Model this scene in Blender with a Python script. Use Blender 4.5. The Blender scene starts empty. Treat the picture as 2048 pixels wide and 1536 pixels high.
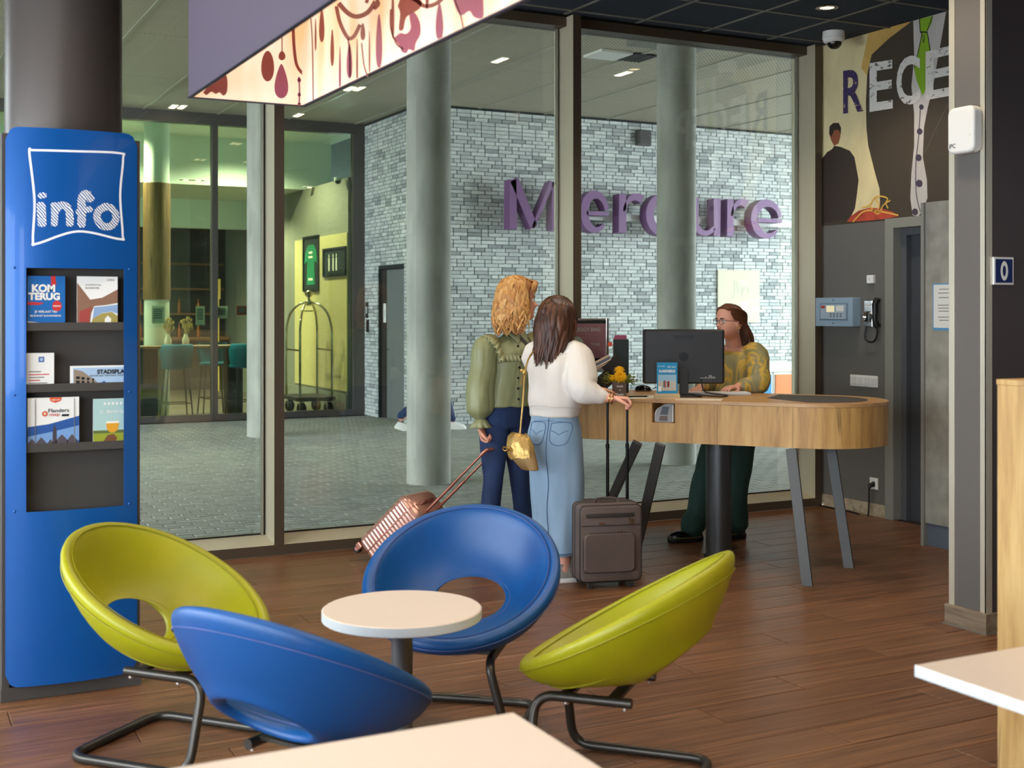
import bpy, bmesh, math, random
from math import sin, cos, tan, atan, pi, radians, sqrt
from mathutils import Vector, Matrix, noise
random.seed(7)
scene = bpy.context.scene
COL = scene.collection
# ------------------------------------------------------------------ camera
F = 2500.0; CX = 1024.0; HY = 622.0; CAMH = 1.58; TH = radians(27)
cam_d = bpy.data.cameras.new('camera'); cam = bpy.data.objects.new('camera', cam_d); COL.objects.link(cam)
cam.location = (0, 0, CAMH); cam.rotation_euler = (pi/2, 0, -TH)
cam_d.sensor_width = 36; cam_d.lens = 36*F/2048
cam_d.shift_y = -(768-HY)/2048.0
cam_d.dof.use_dof = True; cam_d.dof.focus_distance = 7.9; cam_d.dof.aperture_fstop = 4.0
cam_d.clip_end = 200
scene.camera = cam
# ------------------------------------------------------------------ world, exposure
scene.view_settings.view_transform = 'Standard'; scene.view_settings.look = 'None'
scene.view_settings.gamma = 1.0; scene.view_settings.exposure = 0.25
scene.view_settings.use_curve_mapping = False
w = bpy.data.worlds.new('sky'); scene.world = w; w.use_nodes = True
bg = w.node_tree.nodes['Background']; bg.inputs[0].default_value = (0.80, 0.90, 1.0, 1); bg.inputs[1].default_value = 10.0
# lamps in the lobby ceiling (warm downlights) and under the canopy
def spot(x, y, z, power, size=2.2, color=(1, .84, .66), blend=.6, rad=.06):
    l = bpy.data.lights.new('downlight_lamp', 'SPOT'); l.energy = power; l.spot_size = size; l.spot_blend = blend
    l.color = color; l.shadow_soft_size = rad
    o = bpy.data.objects.new('downlight_lamp', l); o.location = (x, y, z); COL.objects.link(o); return o
LOBBY_LAMPS = [(6.0, 6.87), (4.15, 6.55), (2.3, 6.55), (0.4, 6.3), (6.0, 4.6), (4.15, 4.6), (2.6, 4.3), (0.3, 4.3),
               (2.3, 2.4), (0.4, 2.4), (4.15, 2.6), (2.3, .4), (.4, .4), (-1.6, 3.2)]
for (x, y) in LOBBY_LAMPS: spot(x, y, 3.70, 60)
# ------------------------------------------------------------------ helpers
CT, ST = cos(TH), sin(TH)
def W(r, d, z=0): return Vector((r*CT + d*ST, -r*ST + d*CT, z))          # viewer-side measure -> building axes
def onZ(px, py, z):
    d = (CAMH - z)*F/(py - HY); return W((px-CX)/F*d, d, z)
def onY(px, py, Y):
    X = tan(TH + atan((px-CX)/F))*Y; d = X*ST + Y*CT; return Vector((X, Y, CAMH - (py-HY)/F*d))
def onX(px, py, X):
    Y = X/tan(TH + atan((px-CX)/F)); d = X*ST + Y*CT; return Vector((X, Y, CAMH - (py-HY)/F*d))

def lerp(a, b, t): return a + (b-a)*t
def cat(pts, n):
    """Catmull-Rom through tuples, n steps per span"""
    out = []; m = len(pts)
    for i in range(m-1):
        p0 = pts[max(i-1, 0)]; p1 = pts[i]; p2 = pts[i+1]; p3 = pts[min(i+2, m-1)]
        for k in range(n):
            t = k/n; t2 = t*t; t3 = t2*t
            out.append(tuple(.5*((2*b)+(-a+c)*t+(2*a-5*b+4*c-d)*t2+(-a+3*b-3*c+d)*t3) for a, b, c, d in zip(p0, p1, p2, p3)))
    out.append(tuple(pts[-1])); return out

class B:
    def __init__(s): s.v = []; s.f = []; s.mi = []; s.m = 0
    def add(s, vs, fs):
        o = len(s.v); s.v += [tuple(p) for p in vs]; s.f += [[i+o for i in f] for f in fs]; s.mi += [s.m]*len(fs); return s
    def box(s, a, b, rot=None, at=None):
        x0, y0, z0 = a; x1, y1, z1 = b
        vs = [Vector(p) for p in ((x0,y0,z0),(x1,y0,z0),(x1,y1,z0),(x0,y1,z0),(x0,y0,z1),(x1,y0,z1),(x1,y1,z1),(x0,y1,z1))]
        if rot is not None: vs = [rot @ p for p in vs]
        if at is not None: vs = [p + Vector(at) for p in vs]
        return s.add(vs, [[0,3,2,1],[4,5,6,7],[0,1,5,4],[1,2,6,5],[2,3,7,6],[3,0,4,7]])
    def cyl(s, p0, p1, r0, r1=None, n=16, cap=True):
        r1 = r0 if r1 is None else r1; p0 = Vector(p0); p1 = Vector(p1); ax = (p1-p0).normalized()
        u = ax.orthogonal().normalized(); w_ = ax.cross(u)
        vs = [p0 + (u*cos(2*pi*i/n)+w_*sin(2*pi*i/n))*r0 for i in range(n)] + [p1 + (u*cos(2*pi*i/n)+w_*sin(2*pi*i/n))*r1 for i in range(n)]
        fs = [[i, (i+1) % n, n+(i+1) % n, n+i] for i in range(n)]
        if cap: fs += [list(range(n-1, -1, -1)), list(range(n, 2*n))]
        return s.add(vs, fs)
    def tube(s, pts, rad, n=10, closed=False, flat=1.0, cap=True):
        pts = [Vector(p) for p in pts]; m = len(pts)
        rads = rad if isinstance(rad, (list, tuple)) else [rad]*m
        vs = []; u = None
        for i, p in enumerate(pts):
            if closed: t = pts[(i+1) % m]-pts[i-1]
            else: t = pts[min(i+1, m-1)]-pts[max(i-1, 0)]
            t = t.normalized() if t.length > 1e-9 else Vector((0, 0, 1))
            if u is None: u = t.orthogonal().normalized() if abs(t.z) > .9 else t.cross(Vector((0, 0, 1))).normalized()
            u = (u - t*u.dot(t))
            u = u.normalized() if u.length > 1e-6 else t.orthogonal().normalized()
            w_ = t.cross(u); r = rads[i]
            ra, rb = (r if isinstance(r, (tuple, list)) else (r, r*flat))
            for k in range(n):
                a = 2*pi*k/n; vs.append(p + u*cos(a)*ra + w_*sin(a)*rb)
        fs = []
        for i in range(m if closed else m-1):
            j = (i+1) % m
            for k in range(n):
                fs.append([i*n+k, i*n+(k+1) % n, j*n+(k+1) % n, j*n+k])
        if not closed and cap: fs += [list(range(n-1, -1, -1)), [(m-1)*n+k for k in range(n)]]
        return s.add(vs, fs)
    def rings(s, rings, closed=False, cap0=True, cap1=True):
        n = len(rings[0]); m = len(rings); vs = [p for r in rings for p in r]; fs = []
        for i in range(m if closed else m-1):
            j = (i+1) % m
            for k in range(n): fs.append([i*n+k, i*n+(k+1) % n, j*n+(k+1) % n, j*n+k])
        if not closed:
            if cap0: fs.append(list(range(n-1, -1, -1)))
            if cap1: fs.append([(m-1)*n+k for k in range(n)])
        return s.add(vs, fs)
    def lathe(s, prof, c=(0, 0, 0), n=20, sx=1, sy=1):
        return s.rings([[(c[0]+r*cos(2*pi*k/n)*sx, c[1]+r*sin(2*pi*k/n)*sy, c[2]+z) for k in range(n)] for r, z in prof])
    def prism(s, poly, z0, z1, M=None):
        n = len(poly); vs = [Vector((x, y, z0)) for x, y in poly] + [Vector((x, y, z1)) for x, y in poly]
        if M is not None: vs = [M @ p for p in vs]
        return s.add(vs, [list(range(n-1, -1, -1)), list(range(n, 2*n))] + [[i, (i+1) % n, n+(i+1) % n, n+i] for i in range(n)])
    def ball(s, c, r, n=12, m=8, sc=(1, 1, 1), rot=None):
        rg = []
        for j in range(1, m):
            a = -pi/2 + pi*j/m
            ring = [Vector((r*cos(a)*cos(2*pi*k/n)*sc[0], r*cos(a)*sin(2*pi*k/n)*sc[1], r*sin(a)*sc[2])) for k in range(n)]
            if rot is not None: ring = [rot @ p for p in ring]
            rg.append([p + Vector(c) for p in ring])
        return s.rings(rg)
    def quad(s, a, b, c, d): return s.add([a, b, c, d], [[0, 1, 2, 3]])

def mesh(name, b, mats, smooth=None):
    me = bpy.data.meshes.new(name); me.from_pydata(b.v, [], b.f)
    if not isinstance(mats, (list, tuple)): mats = [mats]
    for m in mats: me.materials.append(m)
    if len(mats) > 1: me.polygons.foreach_set('material_index', b.mi)
    if smooth is not None:
        me.polygons.foreach_set('use_smooth', [True]*len(me.polygons))
        if smooth < 179: me.set_sharp_from_angle(angle=radians(smooth))
    me.update(); return me
def link(name, me, parent=None, loc=None, rotz=0):
    o = bpy.data.objects.new(name, me); COL.objects.link(o)
    if parent is not None: o.parent = parent
    if loc is not None: o.location = loc
    if rotz: o.rotation_euler.z = rotz
    return o
def obj(name, b, mats, parent=None, smooth=40, bevel=0, sub=0, loc=None, rotz=0, seg=2, solid=0):
    me = b if isinstance(b, bpy.types.Mesh) else mesh(name, b, mats, smooth)
    o = link(name, me, parent, loc, rotz)
    if solid: md = o.modifiers.new('solid', 'SOLIDIFY'); md.thickness = solid; md.offset = 0
    if bevel:
        md = o.modifiers.new('bevel', 'BEVEL'); md.width = bevel; md.segments = seg; md.limit_method = 'ANGLE'; md.harden_normals = False
    if sub: md = o.modifiers.new('sub', 'SUBSURF'); md.levels = sub; md.render_levels = sub
    return o
def tag(o, label, cat_, group=None):
    o['label'] = label; o['category'] = cat_
    if group: o['group'] = group
    return o
def thing(name, label, cat_, loc=(0, 0, 0), rotz=0, group=None):
    o = bpy.data.objects.new(name, None); COL.objects.link(o); o.location = loc; o.rotation_euler = (0, 0, rotz)
    o.empty_display_size = .1
    return tag(o, label, cat_, group)
def struct(name, loc=(0, 0, 0)):
    o = bpy.data.objects.new(name, None); COL.objects.link(o); o.location = loc; o['kind'] = 'structure'; o.empty_display_size = .1; return o
def S(name, b, m, smooth=40, bevel=0, parent=None):
    o = obj(name, b, m, parent, smooth, bevel)
    if parent is None: o['kind'] = 'structure'
    return o
def copy_tree(o, parent=None):
    c = o.copy(); COL.objects.link(c)
    if parent is not None: c.parent = parent
    for ch in list(o.children): copy_tree(ch, c)
    return c
def text_mesh(txt, size=1.0, extrude=0.0, bold=0.0, align='LEFT', shear=0, space=1.0, res=4, bevel=0):
    cu = bpy.data.curves.new('t', 'FONT'); cu.body = txt; cu.size = size; cu.extrude = extrude; cu.offset = bold
    cu.align_x = align; cu.shear = shear; cu.space_character = space; cu.resolution_u = res; cu.bevel_depth = bevel
    o = bpy.data.objects.new('t', cu); COL.objects.link(o)
    dg = bpy.context.evaluated_depsgraph_get(); dg.update()
    me = bpy.data.meshes.new_from_object(o.evaluated_get(dg))
    bpy.data.objects.remove(o); bpy.data.curves.remove(cu); me.name = 'lettering'; return me
def text_fit(txt, mat, name, parent, M, w=None, h=None, bold=0.0, depth=.0008, align='c', shear=0, space=1.0, warp=None, smooth=None):
    """lettering laid in the local plane of matrix M (x right, y up, z out), fitted to width w and/or height h around its origin"""
    me = text_mesh(txt, 1.0, 0, bold, 'LEFT', shear, space)
    xs = [v.co.x for v in me.vertices]; ys = [v.co.y for v in me.vertices]
    x0, x1, y0, y1 = min(xs), max(xs), min(ys), max(ys)
    sx = (w/(x1-x0)) if w else None; sy = (h/(y1-y0)) if h else None
    if sx is None: sx = sy
    if sy is None: sy = sx
    cx = (x0+x1)/2 if align == 'c' else x0; cy = (y0+y1)/2
    for v in me.vertices:
        p = Vector(((v.co.x-cx)*sx, (v.co.y-cy)*sy, depth))
        if warp: p = warp(p)
        v.co = M @ p
    me.materials.clear(); me.materials.append(mat); me.update()
    return link(name, me, parent)
def frame(o, xdir, ydir):
    x = Vector(xdir).normalized(); y = Vector(ydir).normalized(); z = x.cross(y)
    return Matrix(((x.x, y.x, z.x, o[0]), (x.y, y.y, z.y, o[1]), (x.z, y.z, z.z, o[2]), (0, 0, 0, 1)))
def roundpath(pts, r, n=5):
    """polyline with rounded corners"""
    pts = [Vector(p) for p in pts]; out = [pts[0]]
    for i in range(1, len(pts)-1):
        a, b, c = pts[i-1], pts[i], pts[i+1]; rr = min(r, (a-b).length*.45, (c-b).length*.45)
        p = b+(a-b).normalized()*rr; q = b+(c-b).normalized()*rr
        for k in range(n+1):
            t = k/n; out.append((p.lerp(b, t)).lerp(b.lerp(q, t), t))
    out.append(pts[-1]); return out
def rrect(x0, y0, x1, y1, r, n=4):
    o = []
    for cx, cy, a0 in ((x1-r, y0+r, -pi/2), (x1-r, y1-r, 0), (x0+r, y1-r, pi/2), (x0+r, y0+r, pi)):
        for k in range(n+1): a = a0+pi/2*k/n; o.append((cx+r*cos(a), cy+r*sin(a)))
    return o
# ------------------------------------------------------------------ materials
def new_mat(name):
    m = bpy.data.materials.new(name); m.use_nodes = True
    return m, m.node_tree.nodes, m.node_tree.links, m.node_tree.nodes['Principled BSDF']
def lin(h):
    """sRGB 0-255 triple to linear"""
    return tuple(((c/255)/12.92 if c/255 <= .04045 else ((c/255+.055)/1.055)**2.4) for c in h)
def mat(name, rgb, rough=.5, metal=0, var=None, bump=None, spec=.5, coat=0, emit=0, sss=0, coord='Object', alpha=None):
    """rgb in sRGB 0-255; var=(scale, amount, stretch); bump=(scale, strength, stretch)"""
    m, N, L, p = new_mat(name); c = lin(rgb)
    p.inputs['Base Color'].default_value = (*c, 1); p.inputs['Roughness'].default_value = rough; p.inputs['Metallic'].default_value = metal
    p.inputs['Specular IOR Level'].default_value = spec; p.inputs['Coat Weight'].default_value = coat
    if emit: p.inputs['Emission Color'].default_value = (*c, 1); p.inputs['Emission Strength'].default_value = emit
    if sss: p.inputs['Subsurface Weight'].default_value = sss; p.inputs['Subsurface Radius'].default_value = (.012, .005, .003)
    if var or bump:
        tc = N.new('ShaderNodeTexCoord')
        def tex(scale, stretch):
            mp = N.new('ShaderNodeMapping'); mp.inputs['Scale'].default_value = stretch; L.new(tc.outputs[coord], mp.inputs[0])
            n = N.new('ShaderNodeTexNoise'); n.inputs['Scale'].default_value = scale; n.inputs['Detail'].default_value = 5; L.new(mp.outputs[0], n.inputs[0]); return n
        if var:
            n = tex(var[0], var[2] if len(var) > 2 else (1, 1, 1)); a = var[1]
            r = N.new('ShaderNodeValToRGB'); L.new(n.outputs[0], r.inputs[0])
            r.color_ramp.elements[0].position = .3; r.color_ramp.elements[1].position = .7
            r.color_ramp.elements[0].color = (*[max(0, x*(1-a)) for x in c], 1); r.color_ramp.elements[1].color = (*[min(1, x*(1+a)) for x in c], 1)
            L.new(r.outputs[0], p.inputs['Base Color'])
        if bump:
            n = tex(bump[0], bump[2] if len(bump) > 2 else (1, 1, 1)); b = N.new('ShaderNodeBump'); b.inputs['Strength'].default_value = bump[1]
            b.inputs['Distance'].default_value = .01; L.new(n.outputs[0], b.inputs['Height']); L.new(b.outputs[0], p.inputs['Normal'])
    return m
def piece_mat(name, cols, rough=.6, grain=None, bump=None, gamt=.35, spec=.5):
    """tone picked per piece: object random + island random"""
    m, N, L, p = new_mat(name); p.inputs['Roughness'].default_value = rough; p.inputs['Specular IOR Level'].default_value = spec
    oi = N.new('ShaderNodeObjectInfo'); g = N.new('ShaderNodeNewGeometry')
    ad = N.new('ShaderNodeMath'); ad.operation = 'ADD'; L.new(oi.outputs['Random'], ad.inputs[0]); L.new(g.outputs['Random Per Island'], ad.inputs[1])
    fr = N.new('ShaderNodeMath'); fr.operation = 'FRACT'; L.new(ad.outputs[0], fr.inputs[0])
    r = N.new('ShaderNodeValToRGB'); L.new(fr.outputs[0], r.inputs[0]); cr = r.color_ramp
    while len(cr.elements) < len(cols): cr.elements.new(.5)
    for i, c in enumerate(cols): cr.elements[i].position = i/(len(cols)-1); cr.elements[i].color = (*lin(c), 1)
    out = r.outputs[0]; tc = N.new('ShaderNodeTexCoord')
    if grain:
        sc, st = grain
        cmb = N.new('ShaderNodeVectorMath'); cmb.operation = 'ADD'; mul = N.new('ShaderNodeVectorMath'); mul.operation = 'SCALE'
        cv = N.new('ShaderNodeCombineXYZ'); L.new(fr.outputs[0], cv.inputs[0]); L.new(fr.outputs[0], cv.inputs[1])
        L.new(cv.outputs[0], mul.inputs[0]); mul.inputs['Scale'].default_value = 37.0
        L.new(tc.outputs['Object'], cmb.inputs[0]); L.new(mul.outputs[0], cmb.inputs[1])
        mp = N.new('ShaderNodeMapping'); mp.inputs['Scale'].default_value = st; L.new(cmb.outputs[0], mp.inputs[0])
        n = N.new('ShaderNodeTexNoise'); n.inputs['Scale'].default_value = sc; n.inputs['Detail'].default_value = 7; n.inputs['Roughness'].default_value = .65; n.inputs['Distortion'].default_value = .6
        L.new(mp.outputs[0], n.inputs[0])
        rr = N.new('ShaderNodeValToRGB'); L.new(n.outputs[0], rr.inputs[0]); lo = 1-gamt; hi = 1+gamt
        rr.color_ramp.elements[0].position = .32; rr.color_ramp.elements[1].position = .68
        rr.color_ramp.elements[0].color = (lo*.5, lo*.5, lo*.5, 1); rr.color_ramp.elements[1].color = (hi*.5, hi*.5, hi*.5, 1)
        mx = N.new('ShaderNodeMix'); mx.data_type = 'RGBA'; mx.blend_type = 'MULTIPLY'; mx.inputs[0].default_value = 1
        L.new(out, mx.inputs[6]); L.new(rr.outputs[0], mx.inputs[7])
        m2 = N.new('ShaderNodeMix'); m2.data_type = 'RGBA'; m2.blend_type = 'ADD'; m2.inputs[0].default_value = 1
        L.new(mx.outputs[2], m2.inputs[6]); L.new(mx.outputs[2], m2.inputs[7]); out = m2.outputs[2]
        if bump:
            b = N.new('ShaderNodeBump'); b.inputs['Strength'].default_value = bump; b.inputs['Distance'].default_value = .004
            L.new(n.outputs[0], b.inputs['Height']); L.new(b.outputs[0], p.inputs['Normal'])
    L.new(out, p.inputs['Base Color']); return m
def oak_mat(name, a, b, c, st=(9, 9, .8), rough=.5):
    """oak with streaky grain and dark knots along the squeezed axis"""
    m, N, L, p = new_mat(name); p.inputs['Roughness'].default_value = rough
    tc = N.new('ShaderNodeTexCoord'); mp = N.new('ShaderNodeMapping'); mp.inputs['Scale'].default_value = st; L.new(tc.outputs['Object'], mp.inputs[0])
    n = N.new('ShaderNodeTexNoise'); n.inputs['Scale'].default_value = 3.0; n.inputs['Detail'].default_value = 8; n.inputs['Roughness'].default_value = .62; n.inputs['Distortion'].default_value = .4
    L.new(mp.outputs[0], n.inputs[0])
    r = N.new('ShaderNodeValToRGB'); L.new(n.outputs[0], r.inputs[0]); cr = r.color_ramp; cr.elements.new(.5)
    for e, (po, col) in zip(cr.elements, ((.28, b), (.5, a), (.72, c))): e.position = po; e.color = (*lin(col), 1)
    n2 = N.new('ShaderNodeTexNoise'); n2.inputs['Scale'].default_value = 1.1; n2.inputs['Detail'].default_value = 3; n2.inputs['Distortion'].default_value = 1.2; L.new(mp.outputs[0], n2.inputs[0])
    r2 = N.new('ShaderNodeValToRGB'); L.new(n2.outputs[0], r2.inputs[0]); r2.color_ramp.elements[0].position = .26; r2.color_ramp.elements[1].position = .36
    mx = N.new('ShaderNodeMix'); mx.data_type = 'RGBA'; L.new(r2.outputs[0], mx.inputs[0]); mx.inputs[6].default_value = (*lin(tuple(x*.55 for x in b)), 1); L.new(r.outputs[0], mx.inputs[7])
    L.new(mx.outputs[2], p.inputs['Base Color']); return m
def glass_mat(name, tint, refl=1.0, rough=0.0):
    m, N, L, p = new_mat(name); N.remove(p); out = N['Material Output']
    t = N.new('ShaderNodeBsdfTransparent'); t.inputs[0].default_value = (*tint, 1)
    g = N.new('ShaderNodeBsdfGlossy'); g.inputs[0].default_value = (refl, refl, refl, 1); g.inputs['Roughness'].default_value = rough
    fr = N.new('ShaderNodeFresnel'); fr.inputs[0].default_value = 1.5
    mx = N.new('ShaderNodeMixShader'); L.new(fr.outputs[0], mx.inputs[0]); L.new(t.outputs[0], mx.inputs[1]); L.new(g.outputs[0], mx.inputs[2]); L.new(mx.outputs[0], out.inputs[0]); return m
M_white = mat('white_plastic', (235, 233, 226), .4)
M_black = mat('black_plastic', (16, 16, 17), .45)
M_dark = mat('dark_steel', (58, 56, 54), .42, .3)
M_chrome = mat('chrome', (215, 215, 212), .12, 1)
M_gold = mat('gold_metal', (214, 178, 104), .25, 1)
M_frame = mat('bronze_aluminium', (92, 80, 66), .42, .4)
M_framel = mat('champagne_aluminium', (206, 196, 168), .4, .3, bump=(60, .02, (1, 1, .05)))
M_gasket = mat('gasket_rubber', (14, 14, 14), .7)
M_glass = glass_mat('facade_glass', (.93, .95, .92))
# ================================================================== STRUCTURE: lobby
FY = 7.90; GY = 8.13; WX = 6.87; CZ = 3.74
# floor
floor = struct('floor')
M_sub = mat('floor_joint', (38, 26, 18), .8)
M_plank = piece_mat('plank_wood', [(114, 76, 49), (120, 81, 52), (109, 72, 47), (124, 84, 55), (116, 78, 50)], .36, (2.6, (.5, 20, 1)), .3, .62)
S('floor_bed', B().box((-3, -6, -.12), (WX+.3, FY, -.004)), M_sub, None, parent=floor)
pl_cache = {}
def plank(x0, x1, y0, y1, par):
    k = (round(x1-x0, 3), round(y1-y0, 3))
    if k not in pl_cache:
        a, b = k; g = .0016; e = .003
        bb = B().rings([[(g, g, -.004), (a-g, g, -.004), (a-g, b-g, -.004), (g, b-g, -.004)],
                        [(g, g, -.0015), (a-g, g, -.0015), (a-g, b-g, -.0015), (g, b-g, -.0015)],
                        [(g+e, g+e, 0), (a-g-e, g+e, 0), (a-g-e, b-g-e, 0), (g+e, b-g-e, 0)]], cap0=False)
        pl_cache[k] = mesh('plank', bb, M_plank)
    link('plank', pl_cache[k], par, (x0, y0, 0))
PW = .2; y = FY; row = 0
while y > 1.5:
    y0 = y-PW; off = (.13 + .55*((row*7) % 5)/2.0) % 1.5; x = WX
    first = True; x1 = WX
    while x1 > -1.0:
        L_ = (off if first and off > .2 else 1.5); first = False
        x0 = max(x1-L_, -1.0); plank(x0, x1, y0, y, floor); x1 = x0
        if x0 <= -1.0: break
    y = y0; row += 1
S('floor_rest', B().box((-3, -6, -.004), (-1.0, FY, 0)).box((-1.0, -6, -.004), (WX, y, 0)), M_plank, None, parent=floor)
# outside paving
paving = struct('pavement')
M_pbed = mat('paving_sand', (70, 72, 68), .9)
M_paver = piece_mat('paver_concrete', [(158, 160, 150), (150, 152, 143), (164, 165, 155), (144, 146, 138), (154, 156, 147)], .75, (9, (1, 1, 1)), .25, .18)
S('paving_bed', B().box((-20, 8.14, -.15), (40, 40, -.012)), M_pbed, None, parent=paving)
PL, PB = .21, .105
def paver_b(bb, x0, y0, a, b):
    g = .004; e = .006
    bb.rings([[(x0+g, y0+g, -.02), (x0+a-g, y0+g, -.02), (x0+a-g, y0+b-g, -.02), (x0+g, y0+b-g, -.02)],
              [(x0+g, y0+g, -.005), (x0+a-g, y0+g, -.005), (x0+a-g, y0+b-g, -.005), (x0+g, y0+b-g, -.005)],
              [(x0+g+e, y0+g+e, 0), (x0+a-g-e, y0+g+e, 0), (x0+a-g-e, y0+b-g-e, 0), (x0+g+e, y0+b-g-e, 0)]], cap0=False)
b1 = B(); paver_b(b1, 0, 0, PL, PB); paver_me = mesh('paver', b1, M_paver)
rest = B(); npv = 0; random.seed(3)
for j in range(int((17.9-8.16)/PB)):
    y0 = 8.16+j*PB
    for i in range(-2, 62):
        x0 = i*PL + (PL/2 if j % 2 else 0) - .1
        if x0 < -.6 or x0 > 12.5: continue
        # what the window bays show nearest: between the info column and the desk
        if y0 < 9.85 and 1.3 < x0 < 4.35 and npv < 300 and (y0 - 8.16) < 1.9:
            link('paver', paver_me, paving, (x0, y0, random.uniform(-.0015, .0015))); npv += 1
        else: paver_b(rest, x0, y0, PL, PB)
o = obj('paver_field', rest, M_paver, paving, None); o['kind'] = 'stuff'
# lobby ceiling: tiles hung in a grid
ceiling = struct('ceiling')
M_tile = mat('ceiling_tile', (30, 44, 60), .85, bump=(350, .25))
M_grid = mat('ceiling_grid', (120, 118, 108), .45, .4)
GX0, GY0, GS = 5.07, 7.16, .615
tile_me = mesh('tile', B().box((.008, .008, -.006), (GS-.008, GS-.008, .012)), M_tile)
edge = B(); nt = 0
for i in range(-9, 3):
    for j in range(-9, 2):
        x0 = GX0+i*GS; y0 = GY0+j*GS
        if x0+GS > WX+.01 or y0+GS > FY+.01:
            if x0 < WX-.05 and y0 < FY-.05: edge.box((x0+.008, y0+.008, CZ-.006), (min(x0+GS, WX)-.008, min(y0+GS, FY)-.008, CZ+.012))
            continue
        link('tile', tile_me, ceiling, (x0, y0, CZ)); nt += 1
obj('edge_tile', edge, M_tile, ceiling, None)
gb = B()
for i in range(-9, 4):
    x0 = GX0+i*GS
    if x0 < WX: gb.box((x0-.012, GY0-9*GS, CZ-.012), (x0+.012, FY, CZ-.004))
for j in range(-9, 3):
    y0 = GY0+j*GS
    if y0 < FY: gb.box((GX0-9*GS, y0-.012, CZ-.0125), (WX, y0+.012, CZ-.0045))
obj('ceiling_grid', gb, M_grid, ceiling, None)
M_ceilrest = mat('ceiling_plaster', (70, 72, 76), .9)
obj('ceiling_slab', B().box((-2.6, -6, CZ+.03), (WX+.2, FY+.3, CZ+.25)).box((-2.6, -6, CZ-.005), (GX0-9*GS, FY, CZ+.03)).box((GX0-9*GS, -6, CZ-.005), (WX, GY0-9*GS, CZ+.03)), M_ceilrest, ceiling, None)
# glazed facade, one structure per bay
XP = [-4.15, -1.99, .14, 2.30, 4.525, 6.78]
def bay(n, xa, xb, last=False):
    w_ = struct('window_%d' % n)
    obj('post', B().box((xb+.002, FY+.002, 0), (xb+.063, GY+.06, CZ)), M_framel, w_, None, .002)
    obj('post_face', B().box((xb, FY-.004, 0), (xb+.065, FY+.002, CZ)).box((xb+.063, FY+.002, 0), (xb+.065, GY+.06, CZ)), M_frame, w_, None)  # front and right faces darker than the rest of the post
    x0 = xa+.065
    s = B().prism([(FY, 0), (GY+.05, 0), (GY+.05, .105), (GY-.02, .1), (FY+.004, .066), (FY, .062)], x0, xb, Matrix(((0, 0, 1, 0), (1, 0, 0, 0), (0, 1, 0, 0), (0, 0, 0, 1))))
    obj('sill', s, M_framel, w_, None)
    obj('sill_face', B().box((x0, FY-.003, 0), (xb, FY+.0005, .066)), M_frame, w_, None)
    obj('head_rail', B().box((x0, FY+.1, CZ-.07), (xb, GY+.05, CZ)), M_frame, w_, None, .002)
    g = B().box((x0, GY-.012, .1), (xb, GY-.004, .112)).box((x0, GY-.012, .1), (x0+.012, GY-.004, CZ-.07)).box((xb-.012, GY-.012, .1), (xb, GY-.004, CZ-.07))
    obj('gasket', g, M_gasket, w_, None)
    obj('glazing_bead', B().box((xb-.03, GY-.03, .1), (xb-.014, GY-.012, CZ-.07)).box((x0+.014, GY-.03, .1), (x0+.026, GY-.012, CZ-.07)), M_chromeish, w_, None)
    obj('pane', B().box((x0, GY, .1), (xb, GY+.012, CZ-.07)), M_glass, w_, None)
M_chromeish = mat('anodised_bead', (168, 168, 158), .35, .8)
for i in range(5): bay(i+1, XP[i], XP[i+1])
# end jamb beside the right wall
S('trim_1', B().box((XP[5]+.065, FY+.02, 0), (WX+.3, GY+.1, CZ)), M_frame, None)
# right wall with the mural and the door
M_wallg = mat('grey_wall_paint', (104, 101, 95), .75, bump=(220, .05))
wr = struct('wall_right')
DY0, DY1, DZ = 6.25, 7.17, 2.26          # door opening
obj('wall_panel', B().box((WX, DY1, 0), (WX+.3, FY+.4, CZ)).box((WX, DY0, DZ), (WX+.3, DY1, CZ)).box((WX, -6, 0), (WX+.3, DY0, CZ)), M_wallg, wr, None)
M_base = oak_mat('skirting_wood', (176, 160, 132), (140, 124, 98), (196, 182, 156), (.8, 9, 9))
S('baseboard_right', B().box((WX-.014, DY1+.0, 0), (WX, FY+.02, .095)), M_base, None, .002)
M_dframe = mat('door_frame_grey', (138, 136, 126), .5)
M_door = mat('door_leaf_grey', (66, 68, 72), .5)
d1 = struct('door_1')
obj('door_frame', B().box((WX-.03, DY1-.075, 0), (WX+.12, DY1+.012, DZ+.02)).box((WX-.03, DY0, DZ-.055), (WX+.12, DY1-.075, DZ+.02)), M_dframe, d1, None, .003)
obj('door_leaf', B().box((WX+.10, DY0-.02, .0), (WX+.14, DY1-.10, DZ-.05)), M_door, d1, None, .003)
obj('door_rebate', B().box((WX+.05, DY1-.13, .0), (WX+.1, DY1-.075, DZ-.055)).box((WX+.05, DY0, DZ-.11), (WX+.1, DY1-.13, DZ-.055)), mat('rebate_grey', (84, 85, 88), .5), d1, None, .002)
# concrete clad lift front standing proud of the wall
M_conc = mat('concrete_laminate', (150, 146, 134), .65, var=(7, .22), bump=(60, .1))
lp = struct('wall_lift')
obj('concrete_panel', B().box((6.30, 4.2, .155), (WX, 6.25, 2.31)), M_conc, lp, None, .002)
obj('edge_trim', B().box((6.285, 6.235, 0), (6.32, 6.262, 2.31)), M_dframe, lp, None)
obj('plinth', B().box((6.32, 4.2, .0), (WX, 6.24, .155)), mat('plinth_blue_grey', (96, 104, 116), .5), lp, None)
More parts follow.
